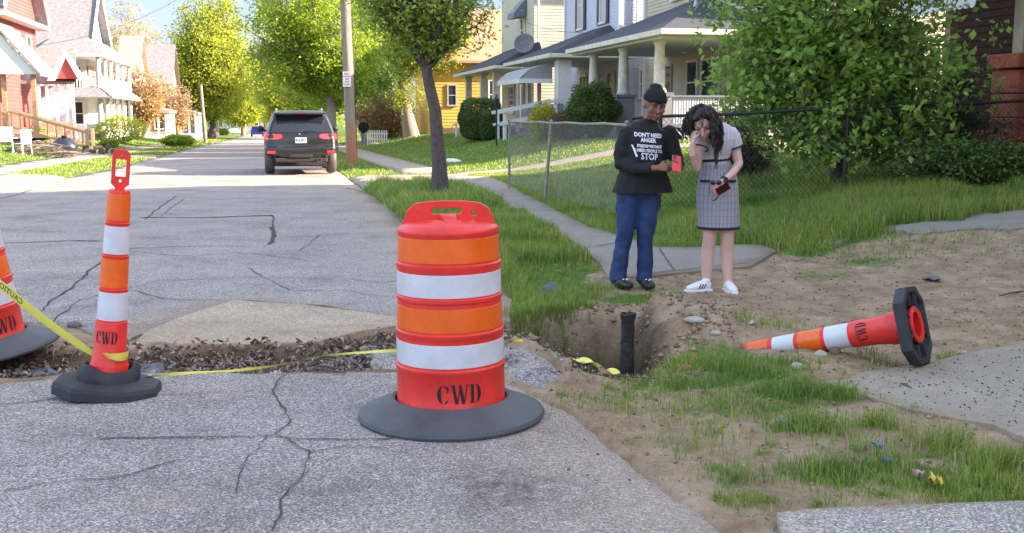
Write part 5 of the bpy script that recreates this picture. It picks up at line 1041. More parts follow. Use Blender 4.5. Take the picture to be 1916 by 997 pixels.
for a in (('concrete_chunk', 'pale broken concrete chunk jutting from the dirt right of the pipe', 'rubble', 1300, 622, .17, .05, M_PALE, 1), ('concrete_chunk', 'small pale chunk lying right of the jutting concrete', 'rubble', 1340, 632, .07, .035, M_PALE, 2), ('stone', 'round brown stone under the toppled delineator', 'rock', 1562, 669, .075, .06, M_BST, 3),
          ('stone', 'tan stone just left of the round brown stone', 'rock', 1535, 678, .08, .05, M_PALE, 4), ('stone', 'grey stone at the grass edge left of the hole', 'rock', 1030, 547, .16, .14, M_GST, 5), ('asphalt_chunk', 'grey asphalt chunk sitting in the trench before the middle drum', 'rubble', 655, 655, .10, .06, M_GST, 6),
          ('asphalt_chunk', 'dark asphalt lump on the lip at the right of the middle drum', 'rubble', 975, 618, .26, .10, M_GST, 7), ('asphalt_chunk', 'dark lump beside the broken asphalt under the grass overhang', 'rubble', 1062, 702, .15, .07, M_GST, 8), ('stone', 'small dark stone on the far lip of the trench behind the left drum', 'rock', 140, 612, .10, .06, M_GST, 9),
          ('stone', 'grey white stone in the grass below the toppled delineator', 'rock', 1492, 702, .07, .05, M_PALE, 10), ('stone', 'small stone on the dirt right of the toppled base', 'rock', 1800, 660, .07, .04, M_PALE, 11), ('stone', 'pale pebble cluster stone on the dirt above the toppled delineator', 'rock', 1405, 608, .06, .03, M_PALE, 12)): rock(*a)
def bits(name, label, cat, u, v, w_, h, col, seed):
    p = P(u, v); z = float(Hlow(np.array(p.x), np.array(p.y))); T = thing(name, label, cat, (p.x, p.y, z), random.Random(seed).uniform(0, 3)); mb = MB(); rr = random.Random(seed); n = 5; vs = []; fs = []
    for j in range(n):
        for i in range(n): vs.append(((i/(n-1)-.5)*w_*rr.uniform(.8, 1.1), (j/(n-1)-.5)*w_*.7*rr.uniform(.8, 1.1), h*rr.uniform(.1, 1)))
    for j in range(n-1):
        for i in range(n-1): fs.append((j*n+i, j*n+i+1, (j+1)*n+i+1, (j+1)*n+i))
    mb.add(vs, fs); o = mb.build('scrap_sheet', mat(name+'_col', col, .5), T); so = o.modifiers.new('s', 'SOLIDIFY'); so.thickness = .003; return T
bits('paper_scrap', 'white torn paper triangle standing in the dead leaves', 'litter', 516, 680, .07, .06, (.8, .78, .76), 1); bits('paper_scrap', 'small white scrap at the asphalt edge near the paper triangle', 'litter', 590, 687, .08, .02, (.75, .72, .75), 2)
bits('plastic_litter', 'pale crumpled plastic on the grass tuft below the toppled delineator', 'litter', 1463, 795, .05, .04, (.42, .46, .48), 3); bits('plastic_litter', 'blue scrap on the dirt among the lower right grass', 'litter', 1660, 866, .06, .02, (.12, .16, .5), 4); bits('plastic_litter', 'smaller blue scrap above the other blue scrap', 'litter', 1642, 838, .05, .02, (.14, .2, .45), 5)
bits('paper_scrap', 'pink and white crumpled wrapper in the lower right grass', 'litter', 1718, 898, .05, .05, (.6, .3, .32), 6); bits('yellow_leaf', 'yellow fallen leaf cluster in the lower right grass', 'leaf', 1750, 910, .07, .06, (.72, .55, .08), 7); bits('plastic_litter', 'flat pale can lid on the side driveway', 'litter', 1628, 736, .09, .02, (.5, .48, .48), 8)
bits('plastic_litter', 'red plastic fragment on the lip of the hole by the crumpled tape', 'litter', 1082, 667, .15, .03, (.55, .05, .04), 9); bits('plastic_litter', 'orange plastic fragment in the grass left of the toppled delineator', 'litter', 1280, 688, .10, .03, (.8, .16, .03), 10); bits('plastic_litter', 'clear plastic scrap on the dirt above the toppled delineator', 'litter', 1405, 612, .08, .03, (.5, .5, .48), 11)
bits('plastic_litter', 'dark shiny foil heap on the dirt at the upper right', 'litter', 1742, 523, .22, .03, (.12, .11, .13), 12); bits('plastic_litter', 'red tag strip in the trench between the left drum and the delineator', 'litter', 120, 690, .16, .02, (.6, .04, .05), 13)
for i, (lb, a, b_) in enumerate((('dark stick lying on the near asphalt left of the middle drum', (585, 693), (648, 702)), ('thin brown stick parallel to the dark stick by the trench', (590, 689), (640, 694)), ('short dark stick on the side driveway', (1685, 722), (1706, 731)), ('long thin twig at the right edge of the dirt', (1870, 556), (1930, 545)), ('dark root lying along the near lip of the hole', (1080, 704), (1230, 712)))):
    A = P(*a); B = P(*b_); T = thing('stick', lb, 'stick', A); m = MB(A); q = Vector((0, 0, .012)); m.tube([A+q, A.lerp(B, .35)+q*1.6, A.lerp(B, .7)+q*1.2, B+q], [.006, .008, .007, .004], 6); m.build('twig', M_BARK, T)
# ================================================================ fence
M_GALV = mat('weathered_galvanised', (.30, .27, .24), .6, metal=.4, var=.3, vscale=8); M_BLKW = mat('black_coated_wire', (.02, .02, .022), .5)
def chain(label, a, b, posts, h, mt, lean=(), grp=None, rr0=.02, wr=.0022):
    A = Vector(a); B = Vector(b); T = thing('chain_link_fence', label, 'fence', A); L = (B-A).length; d_ = (B-A)/L; zt = lambda k: A.z+(B.z-A.z)*k
    m = MB(A); n = 14; m.tube([A+(B-A)*i/n+Vector((0, 0, h+.008*math.sin(i*1.7))) for i in range(n+1)], rr0, 8); m.build('top_rail', mt, T, True)
    for i, k in enumerate(posts):
        q = A+(B-A)*k; ln = lean[i] if i < len(lean) else 0; m = MB(A); m.cyl(q+Vector((ln, 0, -.15)), q+Vector((0, 0, h+.03)), rr0*1.35, None, 12); m.ell(q+Vector((0, 0, h+.03)), (rr0*1.6, rr0*1.6, rr0*1.2), 10, 6); m.build('post', mt, T, True)
    m = MB(A); s_ = .075; side = Vector((-d_.y, d_.x, 0)).normalized()*.004; hh = h-.03; n = int(L/s_)
    for sg in (1, -1):
        for i in range(-int(hh/s_)-1, n+int(hh/s_)+1):
            x0 = i*s_; x1 = x0+sg*hh; za, zb = 0., hh
            if min(x0, x1) < 0 or max(x0, x1) > L:
                # clip to the panel
                def cl(x): return min(max(x, 0), L)
                xa, xb = cl(x0), cl(x1)
                if abs(xa-xb) < .01: continue
                za = (xa-x0)/(x1-x0)*hh; zb = (xb-x0)/(x1-x0)*hh; x0, x1 = xa, xb
            pa = A+d_*x0+Vector((0, 0, (B.z-A.z)*x0/L+za+.02))+side*sg; pb = A+d_*x1+Vector((0, 0, (B.z-A.z)*x1/L+zb+.02))+side*sg; m.cyl(pa, pb, wr, None, 3, False)
    m.build('wire_mesh', mt, T, fix=False); return T
a = PY(953, 300, 21.1); b = PY(1172, 300, 14.3); za = CAM_H-(227.5-215)*21.1/F_PX-1.2; zb = CAM_H-(233-215)*14.3/F_PX-1.2
chain('grey galvanised chain link fence with a leaning post beside the sidewalk', (a.x, a.y, za), (b.x, b.y, zb), [0, .45, 1], 1.2, M_GALV, (0, -.1, 0))
a = PY(1180, 300, 14.2); b = PY(2050, 300, 16.2); za = CAM_H-(221-215)*14.2/F_PX-1.2; zb = CAM_H-(183-215)*16.2/F_PX-1.2
chain('black coated chain link fence running behind the two women into the ornamental tree', (a.x, a.y, za), (b.x, b.y, zb), [.055, .43, .98], 1.2, M_BLKW, grp=None, rr0=.021, wr=.0028)
# ================================================================ poles and wires
M_POLE = mat('weathered_pole_wood', (.28, .225, .185), .9, var=.35, vscale=7, bump=.8, bscale=18); M_ORWOOD = mat('orange_wood', (.42, .19, .07), .9, var=.4, vscale=9)
m, nt, b, oc = newmat('pole_wood_with_orange_foot'); sp_ = nt.nodes.new('ShaderNodeSeparateXYZ'); nt.links.new(oc, sp_.inputs[0])
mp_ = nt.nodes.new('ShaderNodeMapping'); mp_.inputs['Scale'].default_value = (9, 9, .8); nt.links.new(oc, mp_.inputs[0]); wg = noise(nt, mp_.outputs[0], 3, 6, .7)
st = mth(nt, 'MULTIPLY', mth(nt, 'SUBTRACT', mth(nt, 'ADD', .95, mth(nt, 'MULTIPLY', wg, 1.3)), sp_.outputs[2]), .9, True)  # orange tint, growing stronger towards the foot of the pole
nt.links.new(mixc(nt, mth(nt, 'MULTIPLY', st, .8), ramp(nt, wg, [(.3, (.17, .135, .11)), (.7, (.36, .29, .25))]), (.40, .16, .06)), b.inputs['Base Color']); b.inputs['Roughness'].default_value = .9; bumpin(nt, b, wg, .6, .01); M_PFOOT = m
c = PY(659, 300, 37); zb = float(Hb(c.x, c.y)); T = thing('utility_pole', 'tall wooden utility pole with small white parking sign', 'utility pole', (c.x, c.y, zb))
m = MB((c.x, c.y, zb)); m.tube([(c.x, c.y, zb-.3), (c.x-.02, c.y, zb+1.2), (c.x-.1, c.y, zb+4), (c.x-.22, c.y, zb+10.5)], [.20, .185, .17, .13], 20); m.build('pole', M_PFOOT, T, True)
m = MB((c.x, c.y, zb)); m.tube([(c.x+.17, c.y-.06, zb+.1), (c.x+.1, c.y-.06, zb+6)], [.014, .014], 6); m.build('ground_wire', M_BLK, T)
sp = PY(649, 148, 36.75); m = MB((c.x, c.y, zb)); m.box(sp.x-.135, sp.x+.135, sp.y-.006, sp.y+.006, sp.z-.245, sp.z+.245); sg = m.build('parking_sign', mat('white_sign_face', (.80, .78, .80), .4), T, bevel=.003)
mb = MB((c.x, c.y, zb))
for i, (tx, sz) in enumerate((('NO', .11), ('PARKING', .062), ('THIS', .062), ('SIDE', .066), ('OF STREET', .046))):
    V_, F_ = textmesh(tx, sz, 1, .002); mb.add([(sp.x+x, sp.y-.0075, sp.z+.17-i*.085+y) for x, y, z in V_], F_)
mb.build('sign_text', mat('red_sign_ink', (.35, .03, .06), .5), sg, fix=False)
c = PY(385, 262, 92); zb = float(zroad(92))+.05; T = thing('wooden_post', 'short pale wooden post at the kerb before the oval tree', 'post', (c.x, c.y, zb)); m = MB((c.x, c.y, zb)); m.cyl((c.x, c.y, zb-.2), (c.x-.25, c.y, zb+4.7), .15, .12, 12); m.build('post_body', M_POLE, T, True)
A = PY(345, -8, 60); B = PY(20, 92, 46); T = thing('power_line', 'thin black power line sagging across the sky toward the red house', 'power line', A); m = MB(A); m.tube([A.lerp(B, i/12)-Vector((0, 0, .5*math.sin(math.pi*i/12))) for i in range(13)], .012, 6); m.build('cable', M_BLK, T)
A = PY(940, 20, 58); B = PY(1100, 62, 47); T = thing('power_line', 'thin service wire strung before the greige house', 'power line', A); m = MB(A); m.tube([A.lerp(B, i/8)-Vector((0, 0, .3*math.sin(math.pi*i/8))) for i in range(9)], .01, 6); m.build('cable', M_BLK, T)
# lamp post by the hedge
c = PY(929, 250, 40.5); zb = float(Hb(c.x, c.y)); T = thing('lamp_post', 'black lantern lamp post before the clipped hedge', 'lamp post', (c.x, c.y, zb)); m = MB((c.x, c.y, zb)); m.cyl((c.x, c.y, zb), (c.x, c.y, zb+1.45), .035, .03, 10); m.build('pole', M_BLK, T); m = MB((c.x, c.y, zb))
m.lathe([(.03, zb+1.45), (.06, zb+1.47), (.10, zb+1.68), (.12, zb+1.70), (.04, zb+1.80), (.02, zb+1.88), (0, zb+1.89)], 8, (c.x, c.y, 0)); m.build('lantern', M_BLK, T)
# ================================================================ left yard clutter
c = P(120, 293); T = thing('trash_bag', 'full black trash bag at the kerb by the branch pile', 'trash bag', c); m = MB(c); m.ell(c+Vector((0, 0, .34)), (.56, .46, .42), 24, 16)
for i, v in enumerate(m.v): k = 1+.35*float(fbm(v[0]*1.3+v[2], v[1]*1.3+v[2]*.5, 5, 3, 3)); m.v[i] = (v[0]*k, v[1]*k, max(0, v[2]*k))
m.lathe([(.04, .72), (.06, .76), (.12, .85), (.08, .86), (0, .82)], 10, c+Vector((.05, 0, 0))); m.build('bag', mat('black_poly_bag', (.02, .022, .035), .25, spec=.7), T, True)
rr = random.Random(5); c = P(75, 292); T = thing('branch_pile', 'heap of cut branches on the grass left of the black trash bag', 'branch pile', c, 0)
for i in range(120):
    m = MB(c) if i == 0 else m; x = rr.uniform(-1.3, 1.3); y = rr.uniform(-.5, .5); a = rr.gauss(0, .6); L_ = rr.uniform(.7, 1.6); z = rr.uniform(.02, .62)*(1-abs(x)*.6); dv = Vector((math.cos(a), math.sin(a), rr.uniform(-.15, .2)))*L_/2; q = c+Vector((x, y, z)); m.tube([q-dv, q+Vector((0, 0, .04)), q+dv], [rr.uniform(.008, .025), .014, .005], 5)
o = m.build('branches', M_BARK2, T)
c = P(190, 289); T = thing('log_pile', 'small pile of sawn logs on the kerb grass right of the trash bag', 'log pile', c)
for i in range(11):
    m = MB(c); a = rr.uniform(-.6, .6); q = c+Vector((-.85+i*.17+rr.uniform(-.05, .05), rr.uniform(-.2, .2), .14+.18*(i % 3 == 1))); dv = Vector((math.sin(a)*.2, math.cos(a)*.2, 0)); m.cyl(q-dv, q+dv, rr.uniform(.09, .15), None, 10); m.build('log', M_BARK if i % 2 else mat('cut_log', (.42, .28, .17), .9, var=.3), T)
def lawn_chair(u, v, lb, rz):
    c = P(u, v); T = thing('plastic_chair', lb, 'chair', c, rz, 'white garden chairs'); W_ = mat('white_plastic', (.72, .73, .78), .4)
    m = MB(); m.box(-.25, .25, -.24, .24, .40, .43); m.build('seat', W_, T, bevel=.008)
    m = MB()
    for i in range(6): m.box(-.24+i*.085, -.19+i*.085, .22, .25, .43, .92)
    m.box(-.26, .26, .215, .255, .90, .96)
    for i in range(4): m.box(-.25, .25, .222, .248, .5+i*.1, .525+i*.1)
    m.build('backrest', W_, T)
    for x in (-1, 1):
        for y in (-1, 1): m = MB(); m.cyl((x*.25, y*.24, 0), (x*.22, y*.21, .41), .022, None, 8); m.build('leg', W_, T)
        m = MB(); m.box(x*.27-.025, x*.27+.025, -.24, .24, .62, .65); m.build('armrest', W_, T)
lawn_chair(12, 285, 'white slatted garden chair at the far left edge', .4); lawn_chair(42, 289, 'white garden chair leaning by the branch pile', -.3)
c = P(128, 276); T = thing('lattice_panel', 'white lattice panel leaning by the red house stairs', 'lattice', c, .1); m = MB()
for i in range(14):
    for sg in (1, -1): x = -.9+i*.14; x1 = x+sg*.5; m.bar((max(-.9, min(.9, x)), .01*sg, .0+abs(max(-.9, min(.9, x))-x)), (max(-.9, min(.9, x1)), .01*sg, .6), .035, .01)
m.build('slats', M_WHITE, T)
c = P(12, 262); T = thing('wire_fence', 'low white wire fence panel behind the garden chairs', 'fence', c, .12); m = MB()
for i in range(12): m.cyl((-.8+i*.16, 0, 0), (-.8+i*.16, 0, 1), .015, None, 6)
for z in (.1, .5, .95): m.cyl((-.85, 0, z), (1.0, 0, z), .015, None, 6)
m.build('wires', M_WHITE, T)
# small picket fence far right behind the pedestrian, and things on the lawn
c = PY(688, 247, 70); zb = float(Hb(c.x, c.y)); T = thing('picket_fence', 'short white picket fence behind the walking pedestrian', 'fence', (c.x, c.y, zb)); m = MB((c.x, c.y, zb))
for i in range(10): m.box(c.x-.2+i*.15, c.x-.12+i*.15, c.y, c.y+.03, zb, zb+.9)
m.box(c.x-.25, c.x+1.3, c.y+.032, c.y+.05, zb+.3, zb+.38); m.box(c.x-.25, c.x+1.3, c.y+.032, c.y+.05, zb+.65, zb+.73); m.build('pickets', M_WHITE, T)
for lb, u, v, w_, col in (('white stone slab lying on the sunlit lawn', 843, 305, .7, (.7, .68, .66)), ('pale rock at the sidewalk edge behind the utility pole', 699, 271, .55, (.6, .52, .45))):
    p = P(u, v); T = thing('landscape_stone', lb, 'rock', p); m = MB(p); m.ell(p+Vector((0, 0, .05)), (w_/2, w_/3, .10), 12, 8)
    for i, q in enumerate(m.v): k = 1+.4*float(fbm(q[0]+q[2], q[1], 4, 3, 2)); m.v[i] = (q[0]*k, q[1]*k, q[2])
    m.build('stone', mat('pale_stone', col, .9, var=.2), T)
# white fluff ball / blue car far away
c = PY(481, 246, 150); zb = float(zroad(150)); T = thing('parked_car', 'tiny blue car far down the street', 'car', (c.x, c.y, zb), R(12)); m = MB(); m.box(-.85, .85, 0, 4.2, .3, .85); m.add([(-.8, .3, .85), (.8, .3, .85), (.8, 3.2, .85), (-.8, 3.2, .85), (-.62, .8, 1.4), (.62, .8, 1.4), (.62, 2.4, 1.4), (-.62, 2.4, 1.4)], [(0, 1, 5, 4), (1, 2, 6, 5), (2, 3, 7, 6), (3, 0, 4, 7), (4, 5, 6, 7)]); m.build('body', mat('blue_paint', (.05, .06, .35), .3), T, bevel=.05); 
for x in (-.75, .75):
    for y in (.8, 3.4): m = MB(); m.cyl((x-.1, y, .32), (x+.1, y, .32), .32, None, 14); m.build('wheel', M_TYRE, T)
# ================================================================ parked suv
M_PAINT = mat('dark_grey_metallic', (.014, .012, .013), .25, metal=.2, spec=.5, coat=.5); M_CHR = mat('chrome', (.7, .7, .72), .15, metal=1); M_DGL = mat('tinted_rear_glass', (.012, .014, .022), .05, spec=.9); M_BPL = mat('black_bumper_plastic', (.022, .021, .022), .6); M_PLATE = mat('plate_white', (.62, .66, .72), .4)
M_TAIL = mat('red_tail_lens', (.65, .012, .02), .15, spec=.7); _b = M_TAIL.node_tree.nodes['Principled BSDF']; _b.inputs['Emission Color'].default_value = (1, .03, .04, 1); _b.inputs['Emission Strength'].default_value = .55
c = PY(565, 325, 29.4); zb = float(zroad(TS(c.x, c.y)[1])); S = thing('parked_suv', 'dark grey suv parked at the right kerb, seen from behind', 'suv', (c.x, c.y, zb), R(12.5))
def outline(hw, yr, yf, rc=.2, rf=.35, bow=.05):
    pts = []
    for i in range(7): x = i/6*(hw-rc); pts.append((x, yr+bow*(x/hw)**2*1.))
    yc = yr+bow*((hw-rc)/hw)**2
    for i in range(1, 5): a = R(90*i/4); pts.append((hw-rc+rc*math.sin(a), yc+rc*1.1*(1-math.cos(a))))
    y0 = pts[-1][1]
    for i in range(1, 9): pts.append((hw, y0+(yf-rf-y0)*i/8))
    for i in range(1, 5): a = R(90*i/4); pts.append((hw-rf+rf*math.cos(a), yf-rf+rf*math.sin(a)))
    for i in range(1, 5): pts.append(((hw-rf)*(1-i/4), yf+.04*i/4))
    return pts+[(-x, y) for x, y in pts[-2:0:-1]]
lev = [(.27, .60, .24, 4.6), (.33, .66, .14, 4.72), (.43, .70, .05, 4.78), (.52, .74, .01, 4.8), (.58, .945, 0, 4.8), (.68, .965, .0, 4.82), (.74, .967, .02, 4.82), (.765, .967, .10, 4.8), (.85, .968, .12, 4.78), (.98, .962, .13, 4.72), (1.06, .945, .16, 4.6), (1.10, .925, .19, 4.2), (1.13, .905, .22, 3.45), (1.30, .845, .36, 3.2), (1.48, .775, .50, 2.9), (1.60, .725, .56, 2.6), (1.67, .68, .50, 2.4), (1.70, .60, .56, 2.2), (1.715, .4, .8, 2.0)]
m = MB(); rings = [outline(hw, yr, yf, .12 if z > 1.12 else .2) for z, hw, yr, yf in lev]; n = len(rings[0]); vs = []; fs = []
for (z, hw, yr, yf), rg in zip(lev, rings): vs += [(x, y, z) for x, y in rg]
for j in range(len(lev)-1):
    for i in range(n): fs.append((j*n+i, j*n+(i+1) % n, (j+1)*n+(i+1) % n, (j+1)*n+i))
fs.append(tuple(range(n))[::-1]); fs.append(tuple(range((len(lev)-1)*n, len(lev)*n))); m.add(vs, fs); m.build('body', M_PAINT, S, True)
def yrear(z): return float(np.interp(z, [l[0] for l in lev], [l[2] for l in lev]))
def hwz(z): return float(np.interp(z, [l[0] for l in lev], [l[1] for l in lev]))
def patch(xs_of_z, zs, off, nx_=8, bow=.05, th=.008):
    m = MB(); vs = []
    for z in zs:
        x0, x1 = xs_of_z(z)
        for i in range(nx_+1): x = x0+(x1-x0)*i/nx_; vs.append((x, yrear(z)+bow*(x/hwz(z))**2-off, z))
    k = nx_+1; nz = len(zs); V2 = vs+[(x, y+th, z) for x, y, z in vs]; N2 = len(vs); fs = []
    for j in range(nz-1):
        for i in range(nx_): a = j*k+i; fs += [(a, a+1, a+k+1, a+k), (N2+a, N2+a+k, N2+a+k+1, N2+a+1)]
    for j in range(nz-1):
        for i in (0, nx_): a = j*k+i; fs.append((a, a+k, N2+a+k, N2+a))
    for i in range(nx_):
        for j in (0, nz-1): a = j*k+i; fs.append((a, a+1, N2+a+1, N2+a))
    m.add(V2, fs); return m
patch(lambda z: (-hwz(z)+.13, hwz(z)-.13), [1.13, 1.2, 1.3, 1.4, 1.5, 1.58], .012).build('rear_window', M_DGL, S, True)
sp = MB(); sp.add([(-.66, .36, 1.655), (.66, .36, 1.655), (.70, .62, 1.68), (-.70, .62, 1.68), (-.60, .34, 1.60), (.60, .34, 1.60), (.64, .56, 1.585), (-.64, .56, 1.585)], [(0, 1, 2, 3), (4, 7, 6, 5), (0, 4, 5, 1), (1, 5, 6, 2), (3, 2, 6, 7), (0, 3, 7, 4)]); so = sp.build('spoiler', M_PAINT, S, bevel=.015)
m = MB(); m.box(-.17, .17, .328, .34, 1.622, 1.64); m.build('brake_light', mat('dark_red_lens', (.18, .01, .012), .2), so)
for sx in (-1, 1):
    m = MB(); x = [(sx*.96, 1.03), (sx*.93, 1.09), (sx*.54, 1.085), (sx*.49, 1.05), (sx*.50, .985), (sx*.60, .955), (sx*.945, .94)]
    vs = [];
    for (a, z) in x: yb = yrear(z)+.05*(a/hwz(z))**2+(.13 if abs(a) > .9 else 0); vs.append((a, yb-.045+(.0 if abs(a) < .9 else -.05), z))
    vs2 = [(a, b+.16, z) for a, b, z in vs]; nn = len(vs); m.add(vs+vs2, [tuple(range(nn)), tuple(range(nn, 2*nn))[::-1]]+[(i, (i+1) % nn, nn+(i+1) % nn, nn+i) for i in range(nn)]); tl = m.build('tail_light', M_TAIL, S, bevel=.008)
    m = MB(); z = .962; m.box(min(sx*.58, sx*.90), max(sx*.58, sx*.90), yrear(z)-.008, yrear(z)+.03, .955, .972); m.build('reverse_strip', M_CHR, tl)
    m = MB(); m.box(min(sx*.68, sx*.88), max(sx*.68, sx*.88), -.012, .03, .585, .645); m.build('reflector', M_TAIL, S, bevel=.008)
    m = MB(); 
    yy = .06; z_ = .37
    m.lathe([(.20, -.12), (.33, -.13), (.37, -.10), (.385, -.04), (.385, .04), (.37, .10), (.33, .13), (.20, .12)], 32)
    for k in range(len(m.v)): x_, y_, z_2 = m.v[k]; m.v[k] = (z_2+sx*.83, y_+1.0, x_+.385)
    wh = m.build('wheel', M_TYRE, S, True); m = MB(); m.cyl((sx*.80-.10, 1.0, .385), (sx*.80+.10, 1.0, .385), .22, None, 24); m.build('rim', M_CHR, wh)
    m = MB(); m.lathe([(.20, -.12), (.33, -.13), (.37, -.10), (.385, -.04), (.385, .04), (.37, .10), (.33, .13), (.20, .12)], 32)
    for k in range(len(m.v)): x_, y_, z_2 = m.v[k]; m.v[k] = (z_2+sx*.83, y_+3.9, x_+.385)
    wh = m.build('wheel', M_TYRE, S, True); m = MB(); m.cyl((sx*.80-.10, 3.9, .385), (sx*.80+.10, 3.9, .385), .22, None, 24); m.build('rim', M_CHR, wh)
    m = MB(); m.ell((sx*1.06, 2.75, 1.20), (.11, .09, .085), 14, 10); m.cyl((sx*.9, 2.8, 1.14), (sx*1.03, 2.77, 1.17), .03); m.build('wing_mirror', M_BPL, S, True)
    m = MB(); m.tube([(sx*.60, .8, 1.70), (sx*.61, .95, 1.755), (sx*.61, 2.1, 1.755), (sx*.58, 2.3, 1.70)], .02, 8); m.build('roof_rail', M_CHR, S, True)
    m = MB(); pts = [(sx*(hwz(z)-.055), yrear(z)+.075, z) for z in (1.12, 1.25, 1.4, 1.52, 1.6)]; m.tube(pts, .012, 6); m.build('window_trim', M_CHR, S, True)
    m = MB(); m.add([(sx*(hwz(z)+.004), y, z) for y, z in ((.62, 1.17), (3.2, 1.16), (2.75, 1.54), (.85, 1.56))], [(0, 1, 2, 3)]); m.build('side_window', M_DGL, S)
m = MB(); m.box(-.155, .155, .085, .13, .845, .975); pl = m.build('plate_recess', M_BPL, S)
m = MB(); m.box(-.15, .15, .068, .084, .83+.02, .83+.165); pt = m.build('licence_plate', M_PLATE, S, bevel=.004)
mb = MB(); V_, F_ = textmesh('KLB7', .115, 1.05, .004); mb.add([(x, .065, .925+y) for x, y, z in V_], F_); mb.build('plate_text', mat('plate_ink', (.05, .08, .12), .5), pt, fix=False)
m = MB(); m.box(-.62, .62, .098, .13, .750, .764); m.build('tailgate_seam', M_CHR, S); m = MB(); m.box(-.10, .10, .10, .13, .775, .80); m.build('gate_handle', M_BPL, S)
m = MB(); m.tube([(-.0, .17, 1.15), (.1, .21, 1.19), (.38, .235, 1.185)], [.014, .010, .006], 6); m.build('wiper', M_BPL, S)
m = MB(); m.lathe([(0, .0), (.035, .0), (.03, .012), (0, .014)], 16)
for k in range(len(m.v)): x_, y_, z_2 = m.v[k]; m.v[k] = (x_-.03, .158-z_2, y_+1.085)
m.build('emblem', M_CHR, S)
m = MB(); m.box(-.69, .69, .015, .3, .34, .46); m.build('lower_bumper', M_BPL, S, bevel=.03); m = MB(); m.box(-.30, .28, -.012, .02, .47, .56); m.build('hitch_cover', M_BPL, S, bevel=.01)
m = MB(); m.lathe([(.045, 0), (.055, 0), (.055, .2), (.045, .2)], 18, close=True)
for k in range(len(m.v)): x_, y_, z_2 = m.v[k]; m.v[k] = (x_+.47, z_2-.03, y_+.40)
m.build('exhaust', M_CHR, S, True)
m = MB(); m.box(-.7, .7, .5, 4.2, .22, .30); m.build('underbody', M_BPL, S)
m = MB(); m.add([(-.02, .9, 1.715), (.02, .9, 1.715), (.015, 1.08, 1.715), (-.015, 1.08, 1.715), (0, .92, 1.78), (0, .98, 1.775)], [(0, 1, 4), (1, 2, 5, 4), (2, 3, 5), (3, 0, 4, 5)]); m.build('antenna_fin', M_BPL, S)
# ================================================================ people
def etube(mb, pts, rad, side=(1, 0, 0), n=16):
    pts = [Vector(p) for p in pts]; rad = [(r, r) if not hasattr(r, '__len__') else r for r in rad]; vs = []
    d0 = (pts[1]-pts[0]).normalized(); d1 = (pts[-1]-pts[-2]).normalized(); rm0 = sum(rad[0])/2*.5; rm1 = sum(rad[-1])/2*.5
    P_ = [pts[0]-d0*rm0]+pts+[pts[-1]+d1*rm1]; Rd = [(rad[0][0]*.5, rad[0][1]*.5)]+rad+[(rad[-1][0]*.5, rad[-1][1]*.5)]
    for i, p in enumerate(P_):
        d = (P_[min(i+1, len(P_)-1)]-P_[max(i-1, 0)]).normalized(); x = Vector(side); x = (x-d*x.dot(d)).normalized(); y = d.cross(x)
        vs += [p+x*math.cos(2*math.pi*k/n)*Rd[i][0]+y*math.sin(2*math.pi*k/n)*Rd[i][1] for k in range(n)]
    m = len(P_); fs = [(j*n+k, j*n+(k+1) % n, (j+1)*n+(k+1) % n, (j+1)*n+k) for j in range(m-1) for k in range(n)]+[tuple(range(n-1, -1, -1)), tuple(range((m-1)*n, m*n))]; mb.add(vs, fs)
def fuse(mb, name, m_, parent, voxel=.007, sm=6, disp=0, dsc=20, label=None, cut=None):
    o = mb.build(name, m_, parent, fix=False); r = o.modifiers.new('r', 'REMESH'); r.mode = 'VOXEL'; r.voxel_size = voxel
    s = o.modifiers.new('s', 'SMOOTH'); s.factor = .5; s.iterations = sm; bpy.context.view_layer.update(); mt = [x for x in o.data.materials]; bake(o); me = o.data
    if not me.materials: me.materials.append(m_)
    if disp:
        co = np.empty(len(me.vertices)*3, np.float32); no = np.empty(len(me.vertices)*3, np.float32); me.vertices.foreach_get('co', co); me.vertices.foreach_get('normal', no); co = co.reshape(-1, 3); no = no.reshape(-1, 3)
        d = fbm(co[:, 0]+co[:, 2]*.35, co[:, 1]*1.+co[:, 2]*.8, dsc, 3, 5)*disp; me.vertices.foreach_set('co', (co+no*d[:, None]).astype(np.float32).ravel()); me.update()
    if cut:
        bm = bmesh.new(); bm.from_mesh(me); bmesh.ops.bisect_plane(bm, geom=bm.verts[:]+bm.edges[:]+bm.faces[:], plane_co=cut[0], plane_no=cut[1], clear_inner=True); bm.to_mesh(me); bm.free()
    me.polygons.foreach_set('use_smooth', [True]*len(me.polygons))
    if label: o['label'] = label
    return o
